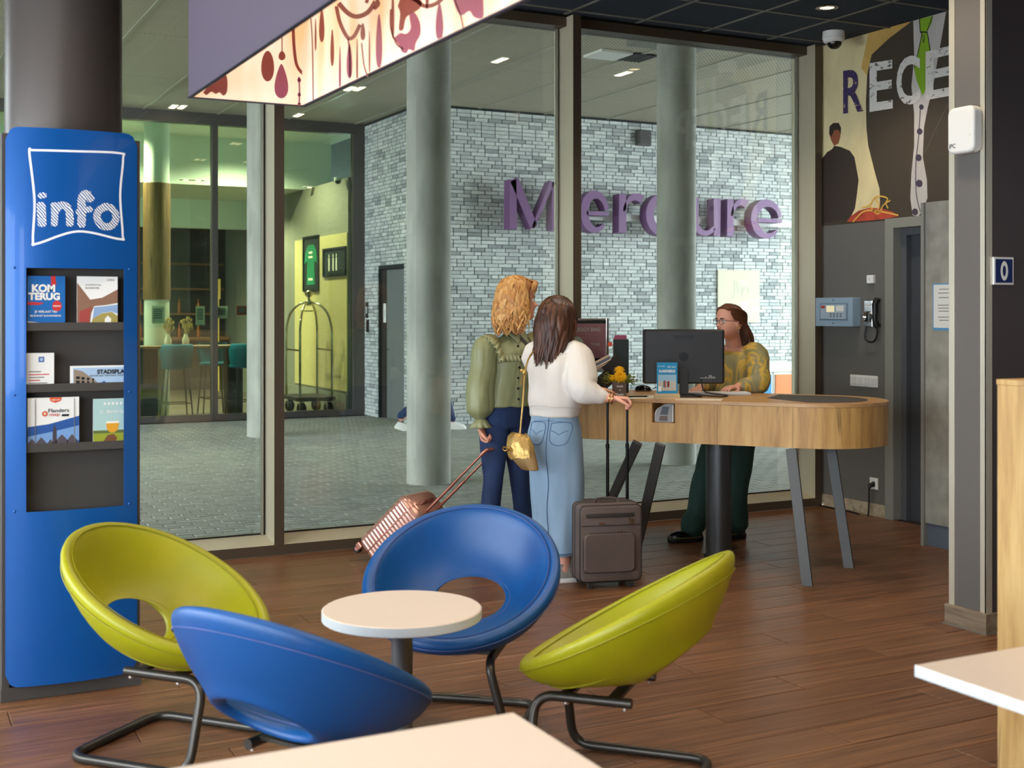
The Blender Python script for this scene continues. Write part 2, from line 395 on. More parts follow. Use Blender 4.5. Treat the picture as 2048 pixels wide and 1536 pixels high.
# square pillar with metal corner strips and timber plinth
M_pil = mat('pillar_paint', (104, 99, 93), .6)
M_strip = mat('corner_strip_metal', (222, 216, 196), .35, .5)
PX0, PY0, PY1 = 4.845, 4.40, 4.625
pil = struct('pillar')
obj('pillar_face', B().box((PX0, PY0, 0), (6.2, PY1, CZ)), [M_pil], pil, None)
obj('front_cladding', B().box((PX0+.035, PY0-.006, .1), (6.2, PY0, CZ)), mat('plum_cladding', (74, 66, 67), .6), pil, None)
obj('corner_strip', B().box((PX0-.005, PY0-.007, .1), (PX0+.003, PY0+.03, CZ)).box((PX0-.005, PY0-.008, .1), (PX0+.035, PY0+.001, CZ)), M_strip, pil, None)
obj('corner_strip', B().box((PX0-.005, PY1-.03, .1), (PX0+.003, PY1+.006, CZ)), M_strip, pil, None)
obj('plinth', B().box((PX0-.022, PY0-.022, 0), (6.2, PY1+.02, .1)), oak_mat('plinth_timber', (138, 122, 102), (104, 88, 70), (160, 146, 124), (9, .9, 9)), pil, None, .002)
obj('sealant', B().box((PX0-.03, PY0-.03, 0), (6.2, PY1+.025, .006)), M_chromeish, pil, None)
# round lobby column behind the info stand
M_lcol = mat('column_lacquer', (88, 80, 75), .33, .35)
S('column', B().cyl((.735, 5.75, 0), (.735, 5.75, CZ), .243, n=48), M_lcol, 60)
# walls behind the viewer's side: unseen rear wall, closed to clear its bright reflection from the glass
rear = struct('wall_rear')
obj('wall_panel', B().box((-2.6, -6.3, 0), (WX, -6, CZ)), M_wallg, rear, None)

wl_ = struct('wall_left')  # unseen wall added to hold back daylight, open only in a middle band
obj('wall_panel', B().box((-2.75, -6, 0), (-2.6, FY, .75)).box((-2.75, -6, 2.6), (-2.6, FY, CZ)), M_wallg, wl_, None)
for k in range(7): obj('mullion', B().box((-2.72, -6+k*2.3, .75), (-2.62, -5.9+k*2.3, 2.6)), M_frame, wl_, None)

# ================================================================== STRUCTURE: outside
SZ = 4.42; BY = 15.8; BX = 6.65; HYB = 18.0
M_soff, N, L, p = new_mat('perforated_soffit'); p.inputs['Roughness'].default_value = .55; p.inputs['Metallic'].default_value = .2
tc = N.new('ShaderNodeTexCoord'); sx = N.new('ShaderNodeSeparateXYZ'); L.new(tc.outputs['Object'], sx.inputs[0])
def sn(sock, k, other=None, sg=1):
    a = N.new('ShaderNodeMath'); a.operation = 'MULTIPLY'; L.new(sock, a.inputs[0]); a.inputs[1].default_value = k
    b = N.new('ShaderNodeMath'); b.operation = 'SINE'; L.new(a.outputs[0], b.inputs[0]); return b.outputs[0]
k_ = 2*pi/.052
pr = N.new('ShaderNodeMath'); pr.operation = 'MULTIPLY'; L.new(sn(sx.outputs[0], k_), pr.inputs[0]); L.new(sn(sx.outputs[1], k_), pr.inputs[1])
rp = N.new('ShaderNodeValToRGB'); L.new(pr.outputs[0], rp.inputs[0])
rp.color_ramp.elements[0].position = .05; rp.color_ramp.elements[0].color = (*lin((200, 190, 168)), 1)
rp.color_ramp.elements[1].position = .35; rp.color_ramp.elements[1].color = (*lin((132, 126, 108)), 1)
L.new(rp.outputs[0], p.inputs['Base Color'])
soff = struct('canopy_soffit')
M_sback = mat('soffit_back', (60, 58, 52), .9)
S('soffit_slab', B().box((-4.6, 8.2, SZ+.03), (14.5, 30, SZ+.3)), M_sback, None, parent=soff)
obj('fascia', B().box((-4.6, 8.2, CZ), (14.5, 8.3, SZ+.3)), M_frame, soff, None)
nx = 1.045
ys = [8.3, 10.7, 13.1, 15.5, 18.4]
for i in range(-9, 8):
    x0 = 5.45+i*nx
    for a, b in zip(ys[:-1], ys[1:]):
        obj('soffit_panel', B().box((x0+.006, a+.006, SZ), (x0+nx-.006, b-.006, SZ+.02)), M_soff, soff, None)
rail = B()
for i in range(-9, 9): rail.box((5.45+i*nx-.02, 8.3, SZ-.012), (5.45+i*nx+.02, 18.4, SZ))
obj('soffit_joint', rail, mat('soffit_joint_metal', (176, 172, 156), .4, .4), soff, None)
S('wall_front', B().box((WX+.3, 8.2, 0), (14.5, 8.45, SZ+.3)), mat('outer_cladding', (112, 106, 96), .7), None)
# brick walls
M_mortar = mat('mortar_dark', (34, 40, 42), .9)
M_brick = piece_mat('grey_brick', [(202, 207, 203), (182, 188, 185), (209, 214, 209), (192, 198, 195), (142, 148, 147), (199, 204, 200), (205, 210, 205), (165, 171, 169)], .7, (14, (1, 1, 3)), .3, .2)
BL, BH = .215, .0535
def brick_wall(name, origin, udir, length, height, holes, keep):
    """bricks in wild bond over a mortar bed; the 300 clearest ones single, the rest joined. outward normal = udir x up turned"""
    wl = struct(name, origin); u = Vector(udir); nrm = Vector((u.y, -u.x, 0))
    ang = math.atan2(u.y, u.x)
    def bk(bb, u0, u1, z0, t):
        g = .0035; x0, x1, za, zb = u0+.0065, u1-.0065, z0+.0035, z0+BH-.0035
        bb.rings([[(x0, .0, za), (x1, .0, za), (x1, .0, zb), (x0, .0, zb)], [(x0, -t, za), (x1, -t, za), (x1, -t, zb), (x0, -t, zb)]], cap0=False)
    me = {}
    rest = B(); cnt = 0; rows = int(height/BH); random.seed(11)
    for j in range(rows):
        x = -random.choice([0, .054, .1075, .161]); z = j*BH
        while x < length:
            l = BL/2 if random.random() < .22 else BL
            u0, u1 = max(x, 0), min(x+l, length); x += l
            if u1-u0 < .03: continue
            hit = False
            for (ha, hb, hz0, hz1) in holes:
                if z+BH > hz0 and z < hz1 and u1 > ha and u0 < hb:
                    hit = True
                    if u0 < ha-.03: bk(rest, u0, ha, z, .012)
                    if u1 > hb+.03: bk(rest, hb, u1, z, .012)
            if hit: continue
            t = .011+random.random()*.004
            if keep(u0, z) and cnt < 300 and u1-u0 > .09:
                k = (round(u1-u0, 4))
                if k not in me:
                    q = B(); bk(q, 0, u1-u0, 0, .013); me[k] = mesh('brick', q, M_brick)
                o = link('brick', me[k], wl, (u0*u.x + nrm.x*(t-.013), u0*u.y + nrm.y*(t-.013), z), ang); cnt += 1
            else: bk(rest, u0, u1, z, t)
    o = obj('brick_field', rest, M_brick, wl, None, rotz=ang); o['kind'] = 'stuff'
    bed = B(); zs = sorted({0, height, *[h[2] for h in holes], *[h[3] for h in holes]}); us = sorted({0, length, *[h[0] for h in holes], *[h[1] for h in holes]})
    for za, zb in zip(zs[:-1], zs[1:]):
        for ua, ub in zip(us[:-1], us[1:]):
            if any(ha <= ua and ub <= hb and hz0 <= za and zb <= hz1 for ha, hb, hz0, hz1 in holes): continue
            bed.box((ua, 0, za), (ub, .25, zb))
    obj('mortar_bed', bed, M_mortar, wl, None, rotz=ang)
    return wl
wb = brick_wall('wall_outer', (BX, BY, 0), (1, 0, 0), 7.8, SZ, [], lambda u, z: .35 < u < 1.9 and 1.0 < z < 3.3)
DW0, DW1 = HYB-17.40, HYB-16.38      # door in the short return wall, u runs from the glazed bar towards the corner
ww = brick_wall('wall_return', (BX, HYB, 0), (0, -1, 0), HYB-BY, SZ, [(DW0, DW1, 0, 2.2)], lambda u, z: u > .2 and 2.2 < z < 3.8)
d2 = struct('door_2')
obj('door_leaf', B().box((BX+.05, 16.40, .01), (BX+.09, 17.2, 2.18)), mat('outer_door_grey', (112, 116, 114), .5), d2, None, .003)
obj('door_recess', B().box((BX+.05, 17.2, .01), (BX+.09, 17.40, 2.18)).box((BX+.09, 16.36, 0), (BX+.12, 17.42, 2.22)), mat('recess_brown', (44, 36, 32), .7), d2, None)
obj('door_handle', B().tube(roundpath([(BX+.05, 17.1, 1.02), (BX-.01, 17.1, 1.02), (BX-.01, 16.98, 1.02)], .02), .011, 8), M_chrome, d2)
# canopy columns
M_ccol = mat('fair_faced_concrete', (168, 168, 156), .75, var=(5, .2, (1, 1, .35)), bump=(90, .12))
def ccol(x, y, cap=False):
    c = S('column', B().cyl((x, y, 0), (x, y, SZ), .203, n=40), M_ccol, 60)
    if cap: o = obj('cap_plate', B().box((x-.42, y-.3, SZ-.07), (x+.42, y+.3, SZ-.005)), M_dframe, c, None)
ccol(4.54, 10.6); ccol(7.42, 10.8, True); ccol(4.37, 15.5)
# ================================================================== BAR ROOM seen through its own glazing across the passage
GB = HYB
M_bglass = glass_mat('bar_glass', (.74, .88, .79))
M_bframe = mat('bar_frame_grey', (84, 80, 76), .5, .3)
bx = [-2.05, .10, 2.22, 4.36, 6.50]
for i in range(4):
    xa, xb = bx[i], bx[i+1]; w_ = struct('window_%d' % (6+i))
    obj('post', B().box((xb-.04, GB-.04, 0), (xb+.04, GB+.1, SZ)), M_bframe, w_, None)
    obj('sill', B().box((xa+.04, GB-.03, 0), (xb-.04, GB+.1, .09)), M_bframe, w_, None)
    obj('head_rail', B().box((xa+.04, GB-.04, SZ-.16), (xb-.04, GB+.1, SZ)), M_bframe, w_, None)
    obj('pane', B().box((xa+.04, GB+.02, .09), (xb-.04, GB+.035, SZ-.16)), M_bglass, w_, None)
S('trim_2', B().box((6.54, GB-.04, 0), (BX+.02, GB+.1, SZ)), M_bframe, None)
M_bwhite = mat('bar_white_paint', (214, 222, 208), .8)
M_bdark = mat('bar_dark_panel', (52, 46, 40), .6)
M_byellow = mat('yellow_panel', (204, 186, 126), .6)
M_bgrey = mat('bar_grey_paint', (132, 128, 112), .7)
BZ = 3.62
S('floor_bar', B().box((-8, GB+.1, -.05), (6.9, 27, .0)), mat('bar_floor', (96, 86, 74), .5), None)
S('wall_bar', B().box((6.42, GB+.1, 0), (6.9, 27, BZ)), M_bgrey, None)
S('wall_back', B().box((-8, 25.6, 0), (6.9, 25.9, SZ)), M_bdark, None)
S('wall_back.001', B().box((-8.2, GB+.1, 0), (-8, 27, SZ)), M_bdark, None)
S('ceiling_bar', B().box((-8, 20.4, BZ), (6.9, 27, BZ+.12)).box((-8, 20.3, BZ), (6.9, 20.4, SZ)).box((-8, GB+.1, SZ-.02), (6.9, 20.3, SZ+.02)).box((-2.0, 23.0, 3.1), (6.42, 23.2, BZ)), M_bwhite, None)
S('trim_3', B().box((6.40, 18.10, .35), (6.42, 20.75, 2.78)), M_byellow, None)
S('baseboard_bar', B().box((6.395, GB+.12, 0), (6.42, 25.6, .3)), M_bgrey, None)
for (x, y, z, e) in ((.5, 19.3, SZ-.1, 650), (3.0, 19.3, SZ-.1, 650), (5.2, 19.2, SZ-.1, 600), (5.4, 21.5, BZ-.1, 380), (3.2, 22, BZ-.1, 480), (.6, 22, BZ-.1, 420)):
    spot(x, y, z, e, 2.6, (1, .84, .62))
# round column clad in timber near its top
c = S('column', B().cyl((3.78, 19.2, 0), (3.78, 19.2, SZ), .185, n=28), M_bwhite, 60)
obj('timber_sleeve', B().cyl((3.78, 19.2, 1.75), (3.78, 19.2, 3.5), .2, n=28), oak_mat('bar_timber', (128, 96, 58), (98, 72, 42), (150, 116, 72)), c, 60)
# high table with stools
M_btop = oak_mat('bar_table_wood', (120, 92, 62), (92, 68, 46), (140, 110, 78), (.9, 9, 9))
t = thing('high_table', 'long wooden bar high table with dark legs behind the bar glazing', 'table', (4.0, 18.66, 0))
obj('tabletop', B().box((-1.5, -.28, 1.03), (1.0, .28, 1.07)), M_btop, t, None, .004)
for x in (-1.3, -.45, .8):
    obj('leg', B().box((x-.12, -.1, 0), (x+.12, .1, 1.03)), M_dark, t, None)
M_teal = mat('teal_upholstery', (10, 112, 134), .8, spec=.3)
def bar_stool(x, y, rz, label):
    s = thing('bar_stool', label, 'stool', (x, y, 0), rz, 'teal stools at the bar table')
    obj('seat', B().rings([[(rx*cos(a), ry*sin(a), z) for a in [2*pi*k/20 for k in range(20)]] for rx, ry, z in ((.17, .16, .74), (.21, .2, .75), (.215, .205, .78), (.19, .18, .80))]), M_teal, s, 50)
    rg = []
    for z, ro in ((.78, .205), (.86, .225), (1.0, .24), (1.08, .235), (1.1, .22)):
        rg.append((z, ro))
    bk = B()
    outer = []; n = 15
    for z, ro in rg:
        k_ = .98 if z < 1.05 else .85
        line = []
        for i in range(n):
            a = pi*.5 + (i/(n-1)-.5)*pi*.98*k_; line.append((ro*cos(a), -ro*sin(a), z))
        for i in range(n-1, -1, -1):
            a = pi*.5 + (i/(n-1)-.5)*pi*.98*k_; line.append(((ro-.035)*cos(a), -(ro-.035)*sin(a), z))
        outer.append(line)
    bk.rings(outer); obj('backrest', bk, M_teal, s, 60)
    for sx_, sy_ in ((1, 1), (1, -1), (-1, 1), (-1, -1)):
        obj('leg', B().cyl((sx_*.14, sy_*.13, .75), (sx_*.2, sy_*.19, 0), .011, n=8), M_dark, s)
    obj('footrest', B().tube([(.18, .17, .25), (-.18, .17, .25), (-.18, -.17, .25), (.18, -.17, .25)], .008, 6, True), M_dark, s)
    return s
bar_stool(3.88, 18.3, 0, 'teal bar stool seen from behind left of the bar mullion')
bar_stool(4.86, 18.33, .2, 'teal bar stool right of the bar mullion, partly behind the concrete column')
bar_stool(3.30, 19.15, pi, 'teal bar stool on the far side of the high table behind the vases')
bar_stool(4.62, 19.15, pi, 'teal bar stool on the far side of the high table beside the mullion')
bar_stool(3.08, 18.4, 0, 'teal bar stool half hidden by the info stand edge')
# two vases with dried grass
M_vase = mat('cream_ceramic', (226, 220, 200), .4)
M_dry = mat('dried_grass', (196, 172, 110), .9)
def vase(x, y, label):
    v = thing('vase', label, 'vase', (x, y, 1.07), 0, 'vases of dried grass on the high table')
    obj('vase_body', B().lathe([(.03, 0), (.052, .02), (.055, .08), (.03, .14), (.028, .17)], n=14), M_vase, v, 50)
    d = B(); random.seed(int(x*100))
    for k in range(26):
        a = random.uniform(0, 2*pi); r = random.uniform(.02, .11); h = random.uniform(.26, .42)
        d.tube([(0, 0, .15), (r*.4*cos(a), r*.4*sin(a), h*.7), (r*cos(a), r*sin(a), h)], [.003, .004, .002], 4)
        d.ball((r*.9*cos(a), r*.9*sin(a), h*.96), .016, 6, 4, (1, 1, 2.2))
    obj('dried_stems', d, M_dry, v, 60)
p_ = onY(333, 690, 18.75); vase(p_.x, 18.64, 'cream vase of dried grass nearer the info stand')
p_ = onY(370, 690, 18.75); vase(p_.x, 18.70, 'cream vase of dried grass nearer the bar mullion')
# back bar shelving with lit bottles
M_wood2 = mat('bar_shelf_wood', (118, 78, 44), .5)
t = thing('back_bar', 'dark wooden bar shelving with warm lit shelves at the back of the bar', 'shelving', (4.2, 25.3, 0))
obj('carcass', B().box((-1.6, -.05, 0), (2.1, .28, 1.0)).box((-1.6, .2, 1.0), (2.1, .28, 3.0)), M_bdark, t, None)
for z in (1.0, 1.5, 2.0, 2.5): obj('shelf', B().box((-1.6, -.1, z), (2.1, .2, z+.04)), M_wood2, t, None)
obj('counter_top', B().box((-1.7, -.2, 1.0), (2.2, .25, 1.06)), M_wood2, t, None)
M_amber = mat('amber_bottle', (150, 80, 24), .2)
bt = None; random.seed(4)
for z in (1.06, 1.54):
    for k in range(9):
        o = obj('bottle', B().lathe([(.035, 0), (.038, .01), (.038, .17), (.014, .22), (.014, .29)], n=10), [M_amber], None, 50) if bt is None else link('bottle', bt.data)
        bt = bt or o
        o.location = (2.75+.38*k, 25.25, z); tag(o, '%s from the left of the amber bottles on the %s back bar shelf' % (('first', 'second', 'third', 'fourth', 'fifth', 'sixth', 'seventh', 'eighth', 'ninth')[k], 'lower' if z < 1.2 else 'upper'), 'bottle', 'bottles on the back bar')
# notices hung on the bar glass
M_paper = mat('paper_white', (232, 226, 206), .8)
M_print = mat('print_grey', (120, 118, 110), .8)
def notice(px0, py0, px1, py1, label, col=None, name='notice'):
    a = onY(px0, py1, GB); b_ = onY(px1, py0, GB)
    o = obj(name, B().box((a.x, GB+.040, a.z), (b_.x, GB+.043, b_.z)), col or M_paper, None, None)
    tag(o, label, 'notice')
    q = B(); n = 5
    for k in range(n):
        z = lerp(b_.z, a.z, .2+.6*k/n); q.box((lerp(a.x, b_.x, .15), GB+.0385, z-.008), (lerp(a.x, b_.x, .8), GB+.0400, z+.008))
    obj('printed_line', q, M_print, o, None)
notice(305, 612, 331, 647, 'pale paper notice on the bar glass beside the info stand')
notice(393, 612, 411, 650, 'narrow pale notice on the bar glass left of the mullion')
notice(431, 612, 457, 637, 'small framed notice on the bar glass right of the mullion')
notice(475, 612, 496, 630, 'small red sticker on the bar glass by the concrete column', mat('red_sticker', (176, 60, 50), .6), 'sticker')
M_ylamp = mat('lit_menu_yellow', (214, 176, 84), .6, emit=.25)
for (a, b_, lab) in ((325, 335, 'narrow yellow panel left of the bar column'), (429, 441, 'narrow yellow panel right of the mullion')):
    p0 = onY(a, 598, 24.5); p1 = onY(b_, 558, 24.5)
    tag(obj('menu_panel', B().box((p0.x, 24.5, p0.z), (p1.x, 24.54, p1.z)).box((p0.x+.05, 24.5, 0), (p0.x+.09, 24.53, p0.z)), M_ylamp, None, None), lab, 'panel')
# framed pictures on the yellow wall
def wall_pic(px0, py0, px1, py1, name, label, cat_, face, deco):
    a = onX(px0, py1, 6.39); b_ = onX(px1, py0, 6.39); y0, y1 = b_.y, a.y; z1 = onX((px0+px1)/2, py0, 6.39).z; z0 = onX((px0+px1)/2, py1, 6.39).z
    t = thing(name, label, cat_, (6.40, (y0+y1)/2, z0)); hw = (y1-y0)/2; h = z1-z0; f = .035
    obj('picture_frame', B().box((-.03, -hw, 0), (0, hw, f)).box((-.03, -hw, h-f), (0, hw, h)).box((-.03, -hw, f), (0, -hw+f, h-f)).box((-.03, hw-f, f), (0, hw, h-f)), M_black, t, None)
    obj('picture', B().box((-.012, -hw+f, f), (-.004, hw-f, h-f)), face, t, None)
    deco(t, hw-f, f, h)
M_green = mat('jersey_green', (20, 128, 84), .6); M_dkg = mat('mount_dark', (26, 40, 34), .6)
def jersey(t, hw, f, h):
    s = hw; M_ = Matrix(((0, 0, -1, -.0125), (-1, 0, 0, 0), (0, 1, 0, 0), (0, 0, 0, 1)))
    obj('jersey', B().prism([(-.55*s, .12*h), (.55*s, .12*h), (.5*s, .55*h), (.9*s, .5*h), (.75*s, .72*h), (.35*s, .84*h), (-.35*s, .84*h), (-.75*s, .72*h), (-.9*s, .5*h), (-.5*s, .55*h)], 0, .006, M_), M_green, t, None)
    obj('jersey_print', B().box((-.022, -.3*s, .6*h), (-.0187, .3*s, .64*h)).box((-.022, -.25*s, .68*h), (-.0187, .25*s, .72*h)).box((-.022, -.3*s, .2*h), (-.0187, .3*s, .24*h)), M_paper, t, None)
wall_pic(607, 472, 638, 583, 'framed_jersey', 'tall black framed green jersey on the yellow bar wall', 'picture', M_dkg, jersey)
def people_pic(t, hw, f, h):
    q = B()
    for y in (.5, .1, -.2): q.box((-.016, y*hw-.03, .2*h), (-.0125, y*hw+.03, .65*h)).box((-.016, y*hw-.018, .67*h), (-.0125, y*hw+.018, .78*h))
    obj('picture_print', q, M_paper, t, None)
wall_pic(647, 495, 692, 553, 'framed_photo', 'smaller black framed photograph beside the green jersey', 'picture', M_dkg, people_pic)
# luggage cart
cart = thing('luggage_cart', 'shiny birdcage luggage cart with four wheels before the yellow wall', 'luggage cart', (6.0, 18.72, 0), radians(88))
M_brass = mat('polished_brass', (206, 196, 160), .14, 1)
cx_, cy_, ztop = .40, .25, 1.72
def arch(p, q, sgn):
    return [(p[0], p[1], .27), (p[0], p[1], 1.15), (p[0]*.97, p[1]*.97, 1.35), (p[0]*.8, p[1]*.8, 1.55), (p[0]*.45, p[1]*.45, 1.68), (p[0]*.1, p[1]*.1, 1.71)]
for sx_, sy_ in ((1, 1), (1, -1), (-1, 1), (-1, -1)):
    obj('upright', B().tube(cat([tuple(x) for x in arch((cx_*sx_, cy_*sy_), None, 1)], 4), .019, 10), M_brass, cart, 60)
    wh = obj('wheel', B().lathe([(.02, -.02), (.085, -.02), (.095, -.012), (.095, .012), (.085, .02), (.02, .02)], n=18), M_gasket, cart, 40)
    wh.rotation_euler = (pi/2, 0, radians(30)); wh.location = (cx_*sx_*.86, cy_*sy_*.85, .096)
    obj('fork', B().box((cx_*sx_*.86-.03, cy_*sy_*.85-.035, .08), (cx_*sx_*.86+.03, cy_*sy_*.85-.028, .21)).box((cx_*sx_*.86-.03, cy_*sy_*.85+.028, .08), (cx_*sx_*.86+.03, cy_*sy_*.85+.035, .21)).box((cx_*sx_*.86-.03, cy_*sy_*.85-.035, .195), (cx_*sx_*.86+.03, cy_*sy_*.85+.035, .21)), M_chrome, cart, None)
obj('deck', B().prism(rrect(-.48, -.31, .48, .31, .1), .21, .27), mat('cart_carpet', (58, 46, 40), .95), cart, None, .006)
obj('crossbar', B().tube([(-cx_, -cy_, .98), (cx_, -cy_, .98)], .016, 8).tube([(-cx_, cy_, .98), (cx_, cy_, .98)], .016, 8), M_brass, cart)
obj('finial', B().lathe([(.03, 1.66), (.06, 1.68), (.06, 1.73), (.03, 1.75), (.02, 1.79), (.05, 1.81), (.055, 1.85), (.04, 1.89), (.0, 1.905)], n=16), M_brass, cart, 50)
obj('hook_ring', B().tube([(.12*cos(a), .12*sin(a), 1.58) for a in [2*pi*k/18 for k in range(18)]], .01, 6, True), M_brass, cart)
# small lamps in the bar ceiling and under the canopy
M_lampglow = mat('lamp_glow', (255, 226, 176), .4, emit=6)
M_lampring = mat('lamp_ring', (220, 220, 214), .4)
def twin(px, py, z, label, dy=.0, sep=.16):
    p0 = onZ(px, py, z)
    t = thing('ceiling_spot', label, 'ceiling light', (p0.x, p0.y, z), 0, None)
    obj('lamp_housing', B().box((-.2, -.07, -.012), (.2, .07, 0)), M_lampring, t, None, .003)
    for s in (-1, 1): obj('lamp_lens', B().cyl((s*sep/2*1.2, 0, -.016), (s*sep/2*1.2, 0, -.008), .04, n=14), M_lampglow, t, None)
for (px, py, lab) in ((350, 292, 'twin spotlight high in the bar ceiling above the info stand side'), (290, 324, 'twin spotlight in the bar ceiling touching the info stand edge'), (441, 333, 'twin spotlight in the bar ceiling right of the mullion')):
    twin(px, py, SZ-.025, lab)
for (px, py, lab) in ((630, 374, 'twin spotlight in the low bar ceiling over the luggage cart'), (384, 359, 'twin spotlight in the low bar ceiling above the timber column'), (470, 418, 'twin spotlight deep in the bar beside the concrete column')):
    twin(px, py, BZ-.002, lab)
cam2 = thing('ceiling_camera', 'small white camera under the bar ceiling above the pictures', 'camera', onX(676, 372, 6.30)); cam2.location.z = BZ
obj('camera_base', B().cyl((0, 0, -.05), (0, 0, 0), .06, n=16), M_white, cam2); obj('camera_dome', B().ball((0, 0, -.06), .045, 12, 8), M_black, cam2, 60)
# canopy: narrow recessed lights
def slot(px, py, label, group=None):
    p0 = onZ(px, py, SZ)
    t = thing('canopy_light', label, 'ceiling light', (p0.x, p0.y, SZ), 0, group)
    obj('lamp_housing', B().box((-.05, -.16, -.01), (.05, .16, 0)), M_lampring, t, None)
    obj('lamp_lens', B().box((-.035, -.14, -.014), (.035, .14, -.0101)), M_lampglow, t, None)
for (px, py, lab) in ((1000, 119, 'slot light in the soffit right of the nearer round column'), (1247, 146, 'slot light in the soffit right of the middle post'), (873, 103, 'slot light at the head of the nearer round column, right one of two'), (853, 101, 'slot light at the head of the nearer round column, left one of two'),
                      (718, 176, 'slot light in the soffit under the light box corner, right one of two'), (700, 176, 'slot light in the soffit under the light box corner, left one of two'), (364, 213, 'slot light in the soffit over the bar glazing, right one of two'), (347, 212, 'slot light in the soffit over the bar glazing, left one of two'), (597, 229, 'slot light in the soffit right of the left post')):
    slot(px, py, lab)
t = thing('soffit_hatch', 'pale square fitting with a dark grille in the soffit beside the middle post', 'ceiling fitting', onZ(1216, 107, SZ))
obj('plate', B().box((-.2, -.2, -.03), (.2, .2, 0)), M_white, t, None, .004)
q = B()
for k in range(7): q.box((.24+k*.045, -.2, -.02), (.262+k*.045, .2, 0))
obj('grille', q, M_dark, t, None)
# lettering on the outer brick wall: seven raised purple letters on a pale rail
M_purple = mat('letter_purple', (122, 82, 128), .5)
M_purpd = mat('letter_return', (64, 48, 72), .5)
def strokes(bb, segs, x0, z0, sc, y0, y1):
    """segs: list of (points, widths) in unit letter space, swept flat ribbons with depth"""
    for pts, ws in segs:
        P_ = [Vector((a, b_)) for a, b_ in pts]; n = len(P_); Lp = []; Rp = []
        for i in range(n):
            t = (P_[min(i+1, n-1)]-P_[max(i-1, 0)]); t = t.normalized(); nn = Vector((-t.y, t.x)); w_ = ws[i] if isinstance(ws, (list, tuple)) else ws
            Lp.append(P_[i]+nn*w_/2); Rp.append(P_[i]-nn*w_/2)
        for i in range(n-1):
            q = [Lp[i], Lp[i+1], Rp[i+1], Rp[i]]
            vs = [(x0+v.x*sc, y1, z0+v.y*sc) for v in q]+[(x0+v.x*sc, y0, z0+v.y*sc) for v in q]
            bb.add(vs, [[3, 2, 1, 0], [4, 5, 6, 7], [0, 1, 5, 4], [2, 3, 7, 6]] + ([[0, 4, 7, 3]] if i == 0 else []) + ([[1, 2, 6, 5]] if i == n-2 else []))
def arc(cx, cy, rx, ry, a0, a1, n=20): return [(cx+rx*cos(radians(lerp(a0, a1, k/n))), cy+ry*sin(radians(lerp(a0, a1, k/n)))) for k in range(n+1)]
def arcw(n, thin, thick, ph=0): return [thin+(thick-thin)*abs(sin(pi*k/n+ph)) for k in range(n+1)]
xh = .82
GL = {}
GL['M'] = [([(.10, 0), (.10, 1)], [.17, .15]), ([(.12, 1.0), (.50, .05)], [.2, .17]), ([(.48, .05), (.86, 1.0)], [.07, .1]), ([(.92, 0), (.92, 1)], [.18, .17])]
def e_():
    a = arc(.36, xh/2, .30, xh/2-.04, 8, 318, 30); n = 30
    w_ = [lerp(.10, .19, sin(pi*min(1, k/n*1.05))**1.2) if k < 20 else lerp(.19, .06, (k-20)/10) for k in range(n+1)]
    return [(a, w_), ([(.12, xh*.47), (.70, xh*.47)], [.085, .085])]
GL['e'] = e_()
GL['r'] = [([(.12, 0), (.12, xh)], [.19, .17]), (arc(.42, xh*.42, .28, xh*.52, 165, 62, 10), [.05+.014*k for k in range(11)])]
GL['c'] = [(arc(.36, xh/2, .30, xh/2-.04, 48, 318, 26), [lerp(.12, .2, sin(pi*k/26)) for k in range(27)])]
GL['u'] = [([(.12, xh), (.12, .32)], .17), (arc(.36, .32, .24, .27, 180, 330, 14), [.17-.006*k for k in range(15)]), ([(.64, 0), (.64, xh)], [.17, .19])]
spans = [('M', 1018, 1120, 'raised purple capital letter M on the outer brick wall'), ('e', 1163, 1223, 'raised purple letter e right of the middle post'), ('r', 1238, 1292, 'raised purple letter r before the half hidden c'), ('c', 1293, 1352, 'raised purple letter c half hidden by the round column'), ('u', 1384, 1441, 'raised purple letter u right of the round column'), ('r', 1455, 1500, 'raised purple letter r beside the last e'), ('e', 1502, 1571, 'raised purple last letter e at the end of the sign')]
LY0, LY1 = 15.42, 15.60
for ch, a, b_, lab in spans:
    xa = onY(a, 450, LY0).x; xb = onY(b_, 450, LY0).x
    allp = [p for s in GL[ch] for p in s[0]]; lo = min(p[0] for p in allp)-.08; hi = max(p[0] for p in allp)+.08
    bb = B(); sc = .685; kx = (xb-xa)/(hi-lo)/sc
    segs = [([((p[0]-lo)*kx, p[1]) for p in pts], ws) for pts, ws in GL[ch]]
    strokes(bb, segs, 0, 0, sc, LY0-LY0, LY1-LY0)
    o = obj('letter', bb, M_purple, None, 30, loc=(xa, LY0, 2.715)); tag(o, lab, 'letter', 'raised purple sign letters')
a = onY(1012, 430, 15.6); b_ = onY(1590, 430, 15.6)
t = tag(obj('sign_rail', B().box((a.x, 15.605, 2.90), (b_.x+.3, 15.64, 3.0)), mat('rail_white', (214, 216, 210), .5), None, None), 'pale horizontal rail carrying the purple letters', 'rail')
q = B()
for k in range(6): q.cyl((a.x+.3+k*1.05, 15.64, 2.95), (a.x+.3+k*1.05, 15.80, 2.95), .012, n=6)
obj('standoff', q, M_chrome, t)
